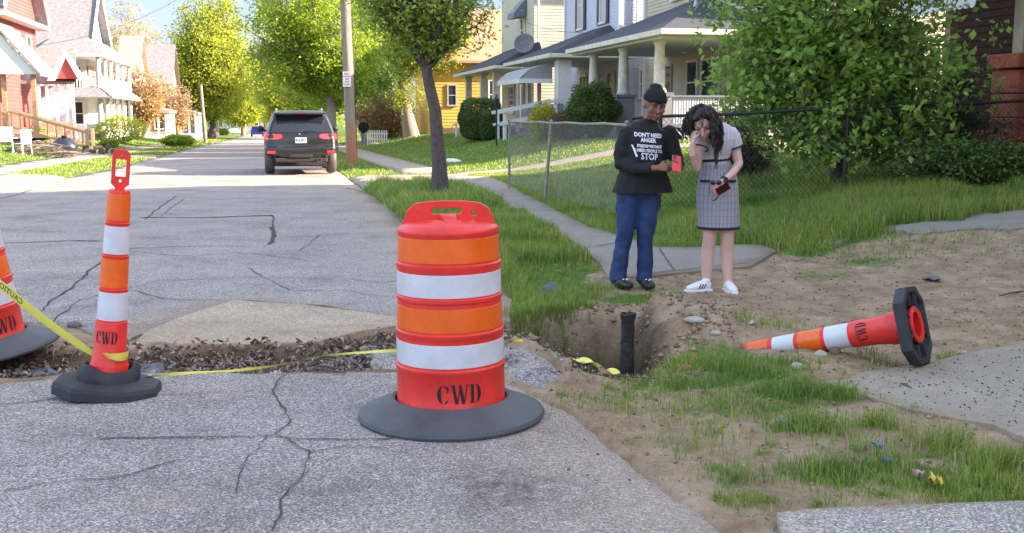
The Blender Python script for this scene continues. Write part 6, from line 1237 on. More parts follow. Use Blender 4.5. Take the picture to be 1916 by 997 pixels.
def hand(mb, wr, d, nrm, curl, thumb=1, sc=1., spread=.012):
    """palm leaves the wrist along d; nrm is the back of the hand; curl per finger joint"""
    wr = Vector(wr); d = Vector(d).normalized(); nrm = Vector(nrm); nrm = (nrm-d*nrm.dot(d)).normalized(); lat = d.cross(nrm).normalized()*thumb
    pe = wr+d*.085*sc; etube(mb, [wr-d*.02, wr+d*.02*sc, wr+d*.055*sc, pe], [(.024*sc, .019*sc), (.030*sc, .016*sc), (.040*sc, .015*sc), (.038*sc, .012*sc)], side=lat)
    for i, (o, L) in enumerate(((.030, .068), (.010, .078), (-.010, .072), (-.029, .056))):
        p = pe+lat*o*sc-d*.012; q = d.copy(); pts = [p]; c = curl[i] if hasattr(curl, '__len__') else curl
        for j, f in enumerate((.42, .33, .25)):
            q = (Matrix.Rotation(-R(c)*thumb, 3, lat) @ q) if False else (q*math.cos(R(c))-nrm*math.sin(R(c))).normalized(); nn = (nrm*math.cos(R(c))+d*0).normalized(); p = p+q*L*f*sc*1.05; pts.append(p)
            nrm_ = nrm
        etube(mb, pts, [.0088*sc, .0084*sc, .0078*sc, .0066*sc], side=lat, n=8)
    b = wr+d*.025*sc+lat*.026*sc; t1 = b+(lat*.75+d*.6).normalized()*.034*sc-nrm*.006; t2 = t1+(lat*.25+d*.9-nrm*.3).normalized()*.030*sc; etube(mb, [b-lat*.01, t1, t2], [.013*sc, .0105*sc, .0085*sc], side=d.cross(lat) if abs(d.cross(lat).length) > .1 else nrm, n=8)
def headframe(f, roll=0):
    f = Vector(f).normalized(); r = f.cross(Vector((0, 0, 1))).normalized(); u = r.cross(f)
    M_ = Matrix((r, f, u)).transposed(); return M_ @ Matrix.Rotation(R(roll), 3, 'Y')
def head(mb, c, M_, s=1., jaw=1.):
    L = lambda x, y, z: c+M_ @ Vector((x, y, z))*s
    mb.ell(L(0, -.012, .018), (.076*s, .094*s, .098*s), 22, 16, M_); mb.ell(L(0, .022, -.045), (.056*s*jaw, .062*s, .068*s), 20, 14, M_); mb.ell(L(0, .058, -.094), (.026*s, .022*s, .020*s), 12, 8, M_)
    mb.ell(L(0, .088, -.018), (.012*s, .020*s, .030*s), 12, 8, M_); mb.ell(L(0, .098, -.034), (.017*s, .016*s, .012*s), 12, 8, M_)
    for q in (-1, 1):
        mb.ell(L(q*.040, .062, -.030), (.022*s, .020*s, .024*s), 12, 8, M_); mb.ell(L(q*.032, .076, .022), (.026*s, .012*s, .009*s), 12, 8, M_); mb.ell(L(q*.077, -.008, -.012), (.010*s, .020*s, .032*s), 12, 8, M_)
    mb.ell(L(0, .083, -.066), (.026*s, .013*s, .007*s), 12, 8, M_); mb.ell(L(0, .081, -.076), (.022*s, .012*s, .007*s), 12, 8, M_); return L
def face(T, c, M_, s, eyes_open, lipm, hairm):
    L = lambda x, y, z: c+M_ @ Vector((x, y, z))*s
    W_ = mat('eye_white', (.32, .29, .27), .4); D_ = mat('iris', (.03, .015, .01), .2)
    for q in (-1, 1):
        m = MB(); m.ell(L(q*.031, .071, .001), (.014*s, .010*s, .0075*s*eyes_open), 12, 8, M_); e = m.build('eye', W_, T, True); m = MB(); m.ell(L(q*.031, .0795, -.001), (.0065*s, .004*s, .0065*s*eyes_open), 10, 6, M_); m.build('iris', D_, e, True)
        m = MB(); pts = [L(q*(.014+.036*k/5), .089-.018*(k/5)**2, .024+.007*math.sin(math.pi*k/5*.8)) for k in range(6)]; m.tube(pts, [.003*s, .0042*s, .0042*s, .004*s, .003*s, .0015*s], 6); m.build('eyebrow', hairm, T, True)
        m = MB(); pts = [L(q*(.017+.028*k/5), .084-.011*(k/5)**2, .004+.005*math.sin(math.pi*k/5)) for k in range(6)]; m.tube(pts, [.0015*s, .0024*s, .0026*s, .0026*s, .0024*s, .001], 5); m.build('eyelash', hairm, T, True)
    m = MB(); m.ell(L(0, .0905, -.0665), (.024*s, .0085*s, .0055*s), 14, 8, M_); m.ell(L(0, .089, -.0755), (.020*s, .0085*s, .0062*s), 14, 8, M_); m.build('lips', lipm, T, True)
def skinm(name, c):
    m = mat(name, c, .5, spec=.4, var=.1, vscale=12); b = m.node_tree.nodes['Principled BSDF']; b.inputs['Subsurface Weight'].default_value = .08; b.inputs['Subsurface Radius'].default_value = (.01, .004, .002); b.inputs['Subsurface Scale'].default_value = .5; return m
SK1 = skinm('brown_skin', (.24, .115, .07)); SK2 = skinm('fair_skin', (.66, .42, .35)); M_JEAN = mat('blue_denim', (.018, .042, .13), .8, var=.35, vscale=9, bump=.5, bscale=90, bdist=.003); M_BLKF = mat('black_knit', (.012, .011, .013), .9, var=.4, vscale=7, bump=.5, bscale=60, bdist=.004); M_HAT = mat('black_ribbed_knit', (.009, .009, .011), .95, bump=1, bscale=90, bdist=.006)
M_HAIR = mat('dark_brown_curly_hair', (.012, .007, .006), .45, spec=.5, var=.4, vscale=30); M_SHOE = mat('white_leather', (.78, .78, .80), .4); M_BSH = mat('black_rubber_clog', (.015, .015, .017), .5, spec=.5); M_RED = mat('red_phone_case', (.80, .035, .05), .35); M_GLS = mat('phone_glass', (.01, .01, .012), .1)
# ---- woman in black with the beanie
o0 = P(1185, 541); o0.z = float(Hlow(np.array(o0.x), np.array(o0.y)))+.0; sc1 = .98
T = thing('person', 'woman in black knit beanie, black slogan sweater and blue jeans looking at a red phone', 'person', o0, 0); T.scale = (1, 1, 1)
hc = Vector((.150, -.05, 1.53)); HM = headframe((.20, -.93, -.30), -4)
b = MB(); L1 = head(b, hc, HM, 1.12, 1.10)
etube(b, [(.115, .03, 1.34), (.125, .01, 1.42), (.145, -.01, 1.49)], [(.07, .065), (.058, .056), (.056, .056)])
etube(b, [(.05, 0, .80), (.065, 0, .95), (.08, .0, 1.15), (.10, .0, 1.30), (.11, .01, 1.37)], [(.18, .12), (.16, .11), (.16, .11), (.15, .09), (.08, .06)])
for hx, kx, ax_, ay in ((-.045, -.075, -.125, 0), (.115, .088, .088, 0)): etube(b, [(hx, 0, .86), (kx*.5+hx*.5, -.01, .65), (kx, -.02, .46), (ax_*.5+kx*.5, .01, .28), (ax_, ay+.01, .09), (ax_, ay-.03, .045)], [.10, .085, .062, .056, .036, .036])
armL = [(-.055, .01, 1.305), (-.10, -.0, 1.17), (-.115, -.04, 1.04), (-.01, -.17, 1.005), (.13, -.27, 1.015)]; armR = [(.255, .0, 1.31), (.305, -.01, 1.18), (.335, -.06, 1.07), (.335, -.18, 1.03), (.335, -.26, 1.02)]
etube(b, armL, [.055, .050, .042, .036, .026]); etube(b, armR, [.055, .050, .042, .036, .026])
hand(b, (.145, -.278, 1.018), (.9, -.25, .10), (-.15, -.85, .5), [38, 42, 44, 46], -1, .98); hand(b, (.333, -.275, 1.015), (-.25, -.55, .15), (.8, -.5, -.3), [30, 40, 48, 52], 1, .98)
fuse(b, 'body', SK1, T, .0062, 4); face(T, hc, HM, 1.12, .35, mat('brown_lips', (.18, .06, .05), .4), M_HAIR)
g = MB()
for hx, kx, ax_ in ((-.045, -.078, -.125), (.115, .092, .092)): etube(g, [(hx, 0, .86), (kx*.35+hx*.65, -.01, .68), (kx, -.025, .47), (kx*.6+ax_*.4, .0, .34), (ax_, .01, .14), (ax_-.003, .0, .055)], [(.108, .115), (.096, .10), (.076, .082), (.068, .074), (.066, .072), (.074, .088)])
etube(g, [(.035, 0, .78), (.04, 0, .88), (.045, 0, .96)], [(.185, .135), (.19, .14), (.17, .13)]); fuse(g, 'jeans', M_JEAN, T, .008, 3, .028, 13)
g = MB()
etube(g, [(.058, .0, .74), (.062, 0, .80), (.068, 0, .86), (.072, 0, .97), (.082, .0, 1.10), (.095, -.005, 1.22), (.105, .005, 1.31), (.112, .01, 1.35), (.12, .01, 1.372)], [(.27, .20), (.256, .19), (.236, .175), (.202, .158), (.180, .152), (.172, .145), (.175, .115), (.125, .09), (.085, .075)])
etube(g, armL[:-1]+[(.105, -.255, 1.013)], [.076, .072, .066, .054, .043]); etube(g, armR[:-1]+[(.336, -.235, 1.022)], [.074, .070, .062, .052, .042])
sw = fuse(g, 'sweater', M_BLKF, T, .008, 4, .042, 8, cut=((0, 0, .802), (.0, 0, 1)))
# lettering laid on the sweater front
bv = BVHTree.FromPolygons([v.co.copy() for v in sw.data.vertices], [tuple(p.vertices) for p in sw.data.polygons]); mb = MB(); dr = Vector((-.10, 1, 0)).normalized(); sdx = Vector((1, .10, 0)).normalized()
for tx, sz, x0, z0 in (("DON'T NEED", .047, .140, 1.275), ("ANGER", .047, .136, 1.234), ("management", .050, .148, 1.190), ("NEED PEOPLE TO", .034, .150, 1.148), ("STOP", .074, .146, 1.100)):
    V_, F_ = textmesh(tx, sz, 1.0, .0016); out = []; ok = True
    for x, y, z in V_:
        xx, zz = x, z0+y-.15*0; p0 = Vector((x0, -.6, 0))+sdx*xx*.80; p0.z = zz-xx*.06; h = bv.ray_cast(p0, dr, 2); out.append((h[0]-dr*.0035) if h[0] is not None else p0+dr*.45)
    mb.add(out, F_)
q = []
for i in range(8):
    z = 1.20-i*.014; x = .012+.010*i*.45; 
    p0 = Vector((x, -.6, z)); h = bv.ray_cast(p0, dr, 2); q.append((h[0] if h[0] is not None else p0+dr*.45)-dr*.004)
vs = []
for p_ in q: vs += [p_-Vector((.010, 0, 0)), p_+Vector((.008, 0, 0))]
mb.add(vs, [(2*i, 2*i+1, 2*i+3, 2*i+2) for i in range(7)]); mb.build('slogan', mat('white_print', (.75, .76, .82), .7), sw, fix=False)
g = MB(); Mh = HM; Lh = lambda x, y, z: hc+HM @ Vector((x, y, z))*1.10
g.ell(Lh(0, -.016, .050), (.090, .106, .088), 24, 16, HM); 
for k in range(20): a = 2*math.pi*k/20; g.ell(Lh(.080*math.cos(a), -.014+.096*math.sin(a), .040), (.013, .013, .026), 8, 6, HM)
g.ell(Lh(0, -.04, .115), (.055, .06, .035), 12, 8, HM); ht = fuse(g, 'beanie', M_HAT, T, .007, 3, .006, 40)
for (x, y, rz) in ((-.115, -.05, 35), (.098, -.06, 12)):
    g = MB(); rot = Matrix.Rotation(R(rz), 3, 'Z'); q = lambda a, b_, c_: Vector((x, y, 0))+rot @ Vector((a, b_, c_))
    etube(g, [q(0, .07, .04), q(0, 0, .045), q(0, -.07, .04), q(0, -.12, .032)], [(.040, .038), (.046, .05), (.050, .040), (.044, .028)], side=rot @ Vector((1, 0, 0))); sh = fuse(g, 'shoe', M_BSH, T, .006, 3)
    m = MB(); 
    for k in range(3): m.ell(q(-.02+.02*k, -.06-.02*(k % 2), .082-.004*(k % 2)), (.009, .009, .006), 8, 6)
    m.build('shoe_charm', M_SHOE, sh)
ph = thing('phone', 'red cased phone held by the woman in the beanie', 'phone', o0+Vector((.292, -.352, 1.055)), 0); ph.rotation_euler = (R(-28), R(10), R(12))
m = MB(); m.box(-.038, .038, -.005, .005, -.072, .072); m.build('case', M_RED, ph, bevel=.004); m = MB(); m.box(-.034, .034, .0055, .0065, -.067, .067); m.build('screen', M_GLS, ph)
m = MB(); m.box(-.032, -.004, -.0078, -.005, .034, .066); m.build('camera_bump', M_GLS, ph, bevel=.002)
# ---- woman in tweed
o1 = P(1340, 541); o1.z = float(Hlow(np.array(o1.x), np.array(o1.y)))
T = thing('person', 'woman with long curly dark hair in grey tweed skirt and white sneakers, bending to look', 'person', o1, 0)
hc = Vector((-.185, -.235, 1.405)); HM = headframe((-.18, -.84, -.56), 8)
b = MB(); L1 = head(b, hc, HM, 1.04, .95)
etube(b, [(-.03, -.07, 1.36), (-.07, -.12, 1.40), (-.125, -.18, 1.42)], [(.058, .056), (.050, .05), (.05, .05)])
etube(b, [(.0, .03, .80), (-.01, .02, .95), (-.04, .0, 1.10), (-.03, -.03, 1.22), (-.02, -.06, 1.32), (-.02, -.08, 1.36)], [(.15, .11), (.14, .10), (.10, .085), (.12, .09), (.12, .08), (.07, .06)])
for hx, kx, ax_, ay in ((-.07, -.066, -.082, .02), (.075, .082, .098, .0)): etube(b, [(hx, .02, .85), (hx, .01, .65), (kx, -.0, .47), (kx*.7+ax_*.3, .025, .36), (ax_*.6+kx*.4, .03, .27), (ax_, ay, .10), (ax_, ay-.02, .05)], [.095, .080, .057, .056, .056, .036, .037])
aL = [(-.145, -.09, 1.325), (-.19, -.15, 1.19), (-.225, -.20, 1.05), (-.262, -.25, 1.16), (-.272, -.275, 1.255)]; aR = [(.085, -.05, 1.335), (.125, -.03, 1.20), (.148, -.06, 1.075), (.08, -.17, 1.01), (.0, -.25, .955)]
etube(b, aL, [.045, .041, .036, .034, .024]); etube(b, aR, [.048, .043, .038, .034, .024])
hand(b, (-.272, -.277, 1.265), (.12, .16, 1), (-.85, -.4, .1), [28, 34, 38, 42], 1, .9); hand(b, (-.005, -.255, .95), (-.75, -.2, -.55), (.1, -.9, .45), [22, 30, 36, 40], -1, .92)
fuse(b, 'body', SK2, T, .006, 4); face(T, hc, HM, 1.04, .35, mat('rose_lips', (.5, .14, .13), .35), M_HAIR)
def tweed(name, base, dark, sc):
    m, nt, bb, oc = newmat(name); sp = nt.nodes.new('ShaderNodeSeparateXYZ'); nt.links.new(oc, sp.inputs[0])
    def stripes(o_, f, th): s = mth(nt, 'SINE', mth(nt, 'MULTIPLY', o_, f)); return mth(nt, 'MULTIPLY', mth(nt, 'SUBTRACT', s, th), 4., True)
    ang = mth(nt, 'ARCTAN2', sp.outputs[0], sp.outputs[1]); v = stripes(ang, 24, .25); h = stripes(sp.outputs[2], 110, .75); v2 = stripes(ang, 130, .2); h2 = stripes(sp.outputs[2], 900, 0)
    f = mth(nt, 'ADD', mth(nt, 'MULTIPLY', v, .55), mth(nt, 'MULTIPLY', h, .30)); f = mth(nt, 'ADD', f, mth(nt, 'MULTIPLY', mth(nt, 'MULTIPLY', v2, h2), .25)); f = mth(nt, 'MULTIPLY', f, mth(nt, 'ADD', noise(nt, oc, 120, 3, .8), .3), True)
    nt.links.new(mixc(nt, mth(nt, 'MULTIPLY', f, sc), base, dark), bb.inputs['Base Color']); bb.inputs['Roughness'].default_value = .95; bb.inputs['Specular IOR Level'].default_value = .1; bumpin(nt, bb, noise(nt, oc, 200, 3, .7), .6, .003); return m
M_TW = tweed('grey_check_tweed', (.36, .355, .40), (.09, .09, .13), .75); M_TW2 = tweed('pale_tweed', (.58, .57, .62), (.28, .28, .34), .5); M_NV = mat('dark_navy_trim', (.012, .012, .025), .8)
g = MB(); etube(g, [(.012, .03, .48), (.010, .03, .60), (.0, .03, .74), (-.004, .03, .86), (-.008, .03, .95), (-.022, .02, 1.03), (-.04, .01, 1.105)], [(.176, .150), (.178, .152), (.180, .155), (.178, .150), (.165, .138), (.140, .115), (.118, .098)]); sk = fuse(g, 'skirt', M_TW, T, .008, 3, .008, 10, cut=((0, 0, .535), (0, 0, 1)))
def band(z, c, r, h, m_, parent, name, slope=0):
    m = MB(); n = 48; vs = []
    for dz, k in ((-h/2, 1.0), (-h/2, 1.03), (h/2, 1.03), (h/2, 1.0)):
        for i in range(n): a = 2*math.pi*i/n; vs.append((c[0]+r[0]*k*math.cos(a), c[1]+r[1]*k*math.sin(a), z+dz+slope*math.cos(a)))
    fs = [(j*n+i, j*n+(i+1) % n, ((j+1) % 4)*n+(i+1) % n, ((j+1) % 4)*n+i) for j in range(4) for i in range(n)]; m.add(vs, fs); m.build(name, m_, parent, True)
band(.540, (.012, .03), (.177, .152), .022, M_NV, sk, 'hem_trim'); band(1.108, (-.040, .010), (.129, .109), .024, M_NV, sk, 'waistband', .01)
for x0, x1 in ((-.165, -.095), (.06, .13)):
    m = MB(); vs = []
    for i in range(6):
        x = x0+(x1-x0)*i/5; y = .03-.145*math.sqrt(max(.02, 1-((x+.006)/.176)**2))-.008
        for z in (.925, .945): vs.append((x, y, z))
    m.add(vs, [(2*i, 2*i+2, 2*i+3, 2*i+1) for i in range(5)]); o = m.build('pocket_trim', M_NV, sk); so = o.modifiers.new('s', 'SOLIDIFY'); so.thickness = .004
g = MB(); etube(g, [(-.042, .01, 1.085), (-.04, .005, 1.12), (-.038, -.005, 1.17), (-.03, -.03, 1.24), (-.025, -.06, 1.31), (-.03, -.08, 1.36), (-.045, -.10, 1.385)], [(.124, .104), (.124, .104), (.130, .110), (.142, .120), (.140, .108), (.105, .085), (.062, .058)])
etube(g, [(.06, -.05, 1.335), (.098, -.045, 1.29), (.122, -.035, 1.225)], [.070, .068, .064]); etube(g, [(-.12, -.08, 1.33), (-.158, -.115, 1.275), (-.18, -.14, 1.215)], [.066, .064, .060]); tp_ = fuse(g, 'tweed_top', M_TW2, T, .0075, 3, .008, 12)
for c_, d_, r in (((.124, -.034, 1.218), (.25, .1, -.65), .064), ((-.182, -.142, 1.21), (-.2, -.22, -.55), .060)):
    m = MB(); d_ = Vector(d_).normalized(); x = d_.orthogonal().normalized(); y = d_.cross(x); m.tube([Vector(c_)+(x*math.cos(R(15*k))+y*math.sin(R(15*k)))*r for k in range(25)], .006, 6); m.build('sleeve_trim', M_NV, tp_, True)
# hair
g = MB(); Lh = lambda x, y, z: hc+HM @ Vector((x, y, z))*1.04
g.ell(Lh(0, -.036, .048), (.092, .102, .094), 24, 16, HM); g.ell(Lh(.035, .02, .088), (.055, .055, .035), 14, 10, HM); g.ell(Lh(-.04, .018, .082), (.045, .052, .035), 14, 10, HM); g.ell(Lh(.085, .0, .02), (.028, .05, .07), 12, 8, HM); g.ell(Lh(-.083, -.01, .02), (.024, .04, .07), 12, 8, HM); g.ell(Lh(.0, -.075, -.01), (.095, .075, .10), 16, 12, HM); g.ell(hc+Vector((.12, .03, -.06)), (.062, .06, .10)); g.ell(hc+Vector((.115, -.01, -.14)), (.050, .045, .08)); g.ell(hc+Vector((-.085, .09, -.0)), (.04, .05, .10))
hr = fuse(g, 'hair', M_HAIR, T, .009, 2, .05, 22); rr = random.Random(8); m = MB()
for i in range(620):
    a = rr.uniform(0, 2*math.pi); el = rr.uniform(.1, 1.2); st = Lh(.092*math.cos(a)*math.cos(el), -.04+.095*math.sin(a)*math.cos(el), .04+.095*math.sin(el))
    lx = (HM.transposed() @ (st-hc)); rt = st.x-hc.x
    if lx.y > .0 and abs(lx.x) < .075 and lx.z < .06: continue
    if rt < -.03 and lx.y > -.03: continue
    Ln = rr.uniform(.20, .38) if rt > 0 else rr.uniform(.14, .25); p_ = st.copy(); pts = []; ph_ = rr.uniform(0, 6); cr = rr.uniform(.004, .010); fr = rr.uniform(55, 80)
    out = (st-Lh(0, -.04, 0)).normalized(); n = 22
    for k in range(n):
        q = k/(n-1); ctr = st+out*(.055*math.sin(min(1, q*2)*1.5))+Vector((.02*q if rt > 0 else -.02*q, -.03*q, -Ln*q**1.15)); pts.append(ctr+Vector((math.cos(ph_+fr*q*Ln), math.sin(ph_+fr*q*Ln), 0))*cr)
    if any(abs(l.x) < .066 and l.y > .03 and l.z < .045 for l in (HM.transposed() @ (p-hc) for p in pts)): continue
    m.tube(pts, [.0036]*(n-6)+[.0034, .003, .0028, .002, .0015, .001], 5, False)
for i in range(230):                                                  # the mass that falls in front of her shoulder
    st = hc+Vector((rr.uniform(.06, .15), rr.uniform(-.06, .02), rr.uniform(-.05, .05))); Ln = rr.uniform(.26, .38); ph_ = rr.uniform(0, 6); cr = rr.uniform(.004, .010); fr = rr.uniform(50, 75); n = 22
    e = Vector((rr.uniform(.02, .12), -.15+rr.uniform(-.02, .03), 1.425-.09-Ln*.8)); pts = [st.lerp(Vector((hc.x+e.x*1.0, hc.y+.0, e.z)), (k/(n-1))**1.1)+Vector((math.cos(ph_+fr*k/(n-1)*Ln), math.sin(ph_+fr*k/(n-1)*Ln)-.3*0, 0))*cr for k in range(n)]
    if any(abs(l.x) < .062 and l.y > .03 and l.z < .045 for l in (HM.transposed() @ (p-hc) for p in pts)): continue
    m.tube(pts, [.0038]*(n-5)+[.0034, .003, .0025, .002, .001], 5, False)
m.build('curl', M_HAIR, hr, True, fix=False)
for (x, y, rz, nm) in ((-.145, -.02, -72, 0), (.105, -.06, 8, 1)):
    rot = Matrix.Rotation(R(rz), 3, 'Z'); q = lambda a, b_, c_: Vector((x, y, 0))+rot @ Vector((a, b_, c_)); g = MB()
    etube(g, [q(0, .085, .045), q(0, .05, .055), q(0, 0, .050), q(0, -.06, .040), q(0, -.105, .032)], [(.034, .040), (.037, .048), (.040, .040), (.043, .030), (.036, .022)], side=rot @ Vector((1, 0, 0))); etube(g, [q(0, .065, .06), q(0, .055, .095)], [(.033, .036), (.034, .040)], side=rot @ Vector((1, 0, 0))); sh = fuse(g, 'sneaker', M_SHOE, T, .0055, 2)
    m = MB(); m.prism([q(a, b_, .0) for a, b_ in ((-.034, .11), (.034, .11), (.042, .02), (.044, -.08), (.026, -.135), (-.026, -.135), (-.044, -.08), (-.040, .02))], (0, 0, .022)); m.build('sole', M_SHOE, sh, bevel=.004)
    sd = 1; bvs = BVHTree.FromPolygons([v.co.copy() for v in sh.data.vertices], [tuple(p.vertices) for p in sh.data.polygons])
    for k in range(3):
        m = MB(); vs = []; dd = rot @ Vector((-sd, 0, 0))
        for j in range(5):
            for w_ in (0, .011): 
                p0 = q(sd*.2, .026-.024*k-.008*(4-j)*.5*0+.009*(j-2)*.6+w_, .028+.010*j); h = bvs.ray_cast(p0, dd, .4); vs.append(h[0]-dd*.0025 if h[0] is not None else q(sd*.035, 0, .04))
        m.add(vs, [(2*j, 2*j+1, 2*j+3, 2*j+2) for j in range(4)]); m.build('stripe', M_NV, sh, fix=False)
    m = MB(); 
    for k in range(5): m.tube([q(-.018, -.01-.014*k, .083-.007*k), q(0, -.014-.014*k, .090-.007*k), q(.018, -.01-.014*k, .083-.007*k)], .003, 5)
    m.build('laces', M_SHOE, sh)
m = MB(); wd = (Vector(aR[4])-Vector(aR[3])).normalized(); wp = Vector(aR[4]); x = wd.orthogonal().normalized(); y = wd.cross(x); m.tube([wp+(x*math.cos(R(20*k))+y*math.sin(R(20*k)))*.028 for k in range(19)], .007, 6); wt = thing('smart_watch', 'dark smart watch on the wrist of the woman in tweed', 'watch', o1)
m.build('strap', M_GLS, wt, True); m = MB(); m.box(wp.x-.016, wp.x+.020, wp.y-.040, wp.y-.026, wp.z-.018, wp.z+.022); m.build('watch_face', M_GLS, wt, bevel=.004)
ph = thing('phone', 'phone in red case held low against the tweed skirt', 'phone', o1+Vector((-.022, -.285, .885)), 0); ph.rotation_euler = (R(-20), R(62), R(0)); m = MB(); m.box(-.034, .034, -.005, .005, -.068, .068); m.build('case', M_RED, ph, bevel=.004); m = MB(); m.box(-.030, .030, -.007, -.0052, -.063, .063); m.build('screen', M_GLS, ph)
sg = thing('eyeglasses', 'black sunglasses with hanging strap held in the hand of the woman in tweed', 'sunglasses', o1+Vector((-.085, -.29, .92)), 0); sg.scale = (.72, .8, .8)
m = MB(); 
for q_ in (-1, 1): m.ell((q_*.034+.01, 0, .02), (.032, .008, .026), 14, 8)
m.build('lens', M_GLS, sg, True); m = MB(); m.tube([(-.03, 0, .03), (-.06, .0, -.01), (-.062, .01, -.06), (-.05, .02, -.10)], .003, 5); m.tube([(.05, 0, -.03), (.045, -.01, -.08), (.02, -.015, -.14), (-.02, -.01, -.165), (-.035, -.01, -.15)], [.006, .009, .010, .008, .004], 6); m.build('strap', M_GLS, sg, True)
# ---- pedestrian far off
p = PY(681, 263, 67); p.z = float(Hb(p.x, p.y)); T = thing('person', 'distant pedestrian in dark jacket, hat and pale jeans walking on the sidewalk', 'person', p, 0)
b = MB(); HM = headframe((.1, -1, -.1)); head(b, Vector((0, 0, 1.6)), HM, 1.1); etube(b, [(0, 0, .85), (0, 0, 1.2), (0, 0, 1.4), (0, 0, 1.5)], [(.15, .1), (.16, .11), (.16, .09), (.06, .06)])
for s_ in (-1, 1): etube(b, [(s_*.09, 0, .88), (s_*.10, -s_*.1, .48), (s_*.12, -s_*.05+.05, .07)], [.09, .06, .04]); etube(b, [(s_*.19, 0, 1.38), (s_*.26, .0, 1.12), (s_*.24, -.12, .92)], [.05, .04, .03]); hand(b, (s_*.24, -.12, .92), (0, -.3, -1), (s_, 0, 0), 20, s_)
fuse(b, 'body', SK1, T, .012, 2); g = MB(); etube(g, [(0, 0, .84), (0, 0, 1.1), (0, 0, 1.38), (0, 0, 1.46)], [(.21, .16), (.22, .16), (.21, .13), (.09, .08)])
for s_ in (-1, 1): etube(g, [(s_*.19, 0, 1.39), (s_*.27, .0, 1.12), (s_*.25, -.1, .95)], [.075, .07, .055])
fuse(g, 'jacket', M_BLKF, T, .014, 3); g = MB()
for s_ in (-1, 1): etube(g, [(s_*.09, 0, .90), (s_*.10, -s_*.1, .48), (s_*.12, -s_*.05+.05, .10)], [.115, .09, .075])
fuse(g, 'jeans', mat('pale_denim', (.22, .26, .34), .8), T, .014, 3); g = MB(); g.ell((0, 0, 1.72), (.10, .11, .07)); g.ell((0, -.04, 1.69), (.15, .17, .015)); g.build('hat', M_HAT, T, True)
for s_ in (-1, 1): m = MB(); m.ell((s_*.12, -s_*.05-.02, .045), (.05, .13, .045)); m.build('shoe', mat('red_brown_shoe', (.25, .06, .05), .6), T, True)
# ================================================================ grass, leaves, gravel
rng = np.random.default_rng(77)
def blades(X, Y, Z, H_, Wd, lean=.35, droop=.5):
    n = len(X); a = rng.uniform(0, 2*np.pi, n); la = rng.uniform(0, 2*np.pi, n); ln = H_*np.abs(rng.normal(0, lean, n)); dx, dy = np.cos(la)*ln, np.sin(la)*ln; wx, wy = np.cos(a)*Wd/2, np.sin(a)*Wd/2
    b = np.stack([X, Y, Z-.01], 1); w3 = np.stack([wx, wy, 0*wx], 1); mid = b+np.stack([dx*.35, dy*.35, H_*.6], 1); tip = b+np.stack([dx*1.1, dy*1.1, H_*(1-droop*.35*rng.random(n))], 1)
    V = np.stack([b-w3, b+w3, mid-w3*.75, mid+w3*.75, tip], 1).reshape(-1, 3); i = np.arange(n)*5
    Fa = np.stack([np.stack([i, i+1, i+3], 1), np.stack([i, i+3, i+2], 1), np.stack([i+2, i+3, i+4], 1)], 1).reshape(-1, 3); return V, Fa
def inview(X, Y, Z, mg=60):
    dz = Z-CAM_H; cp, sp = math.cos(PITCH), math.sin(PITCH); dep = Y*cp-dz*sp; up = Y*sp+dz*cp; u = 958+F_PX*X/dep; v = 498.5-F_PX*up/dep; return (dep > .5) & (u > -mg) & (u < 1916+mg) & (v < 997+mg*2)
def field(y0, y1, n, k=1.):
    Y = rng.uniform(y0, y1, n*2); X = rng.uniform(-.52, .52, n*2)*Y; keep = rng.random(n*2) < Y/y1; return X[keep][:n], Y[keep][:n]
def patchn(X, Y, sc, k): return sst(fbm(X, Y, sc, 3, k), -.16, .14)
GV = []; GF = []; off = 0
def addg(V, Fa):
    global off
    GV.append(V); GF.append(Fa+off); off += len(V)
def heights(X, Y):
    t, s = TS(X, Y); h = np.full(X.shape, .055); n = patchn(X, Y, 1.3, 14)
    yard = sst(t, 4.1, 4.9)*(1-sst(s+.1*t, 19.5, 21))*sst(s, 9.5, 11.5); h = h+yard*(.04+.12*n)
    vg = (t > 1.6)*(t < 3.6)*(s < 23)*1.; h = h+vg*(.04+.10*n); h = h+(1-sst(np.abs(t-1.95), .0, .35))*(s > 7)*(s < 22)*.10
    return h
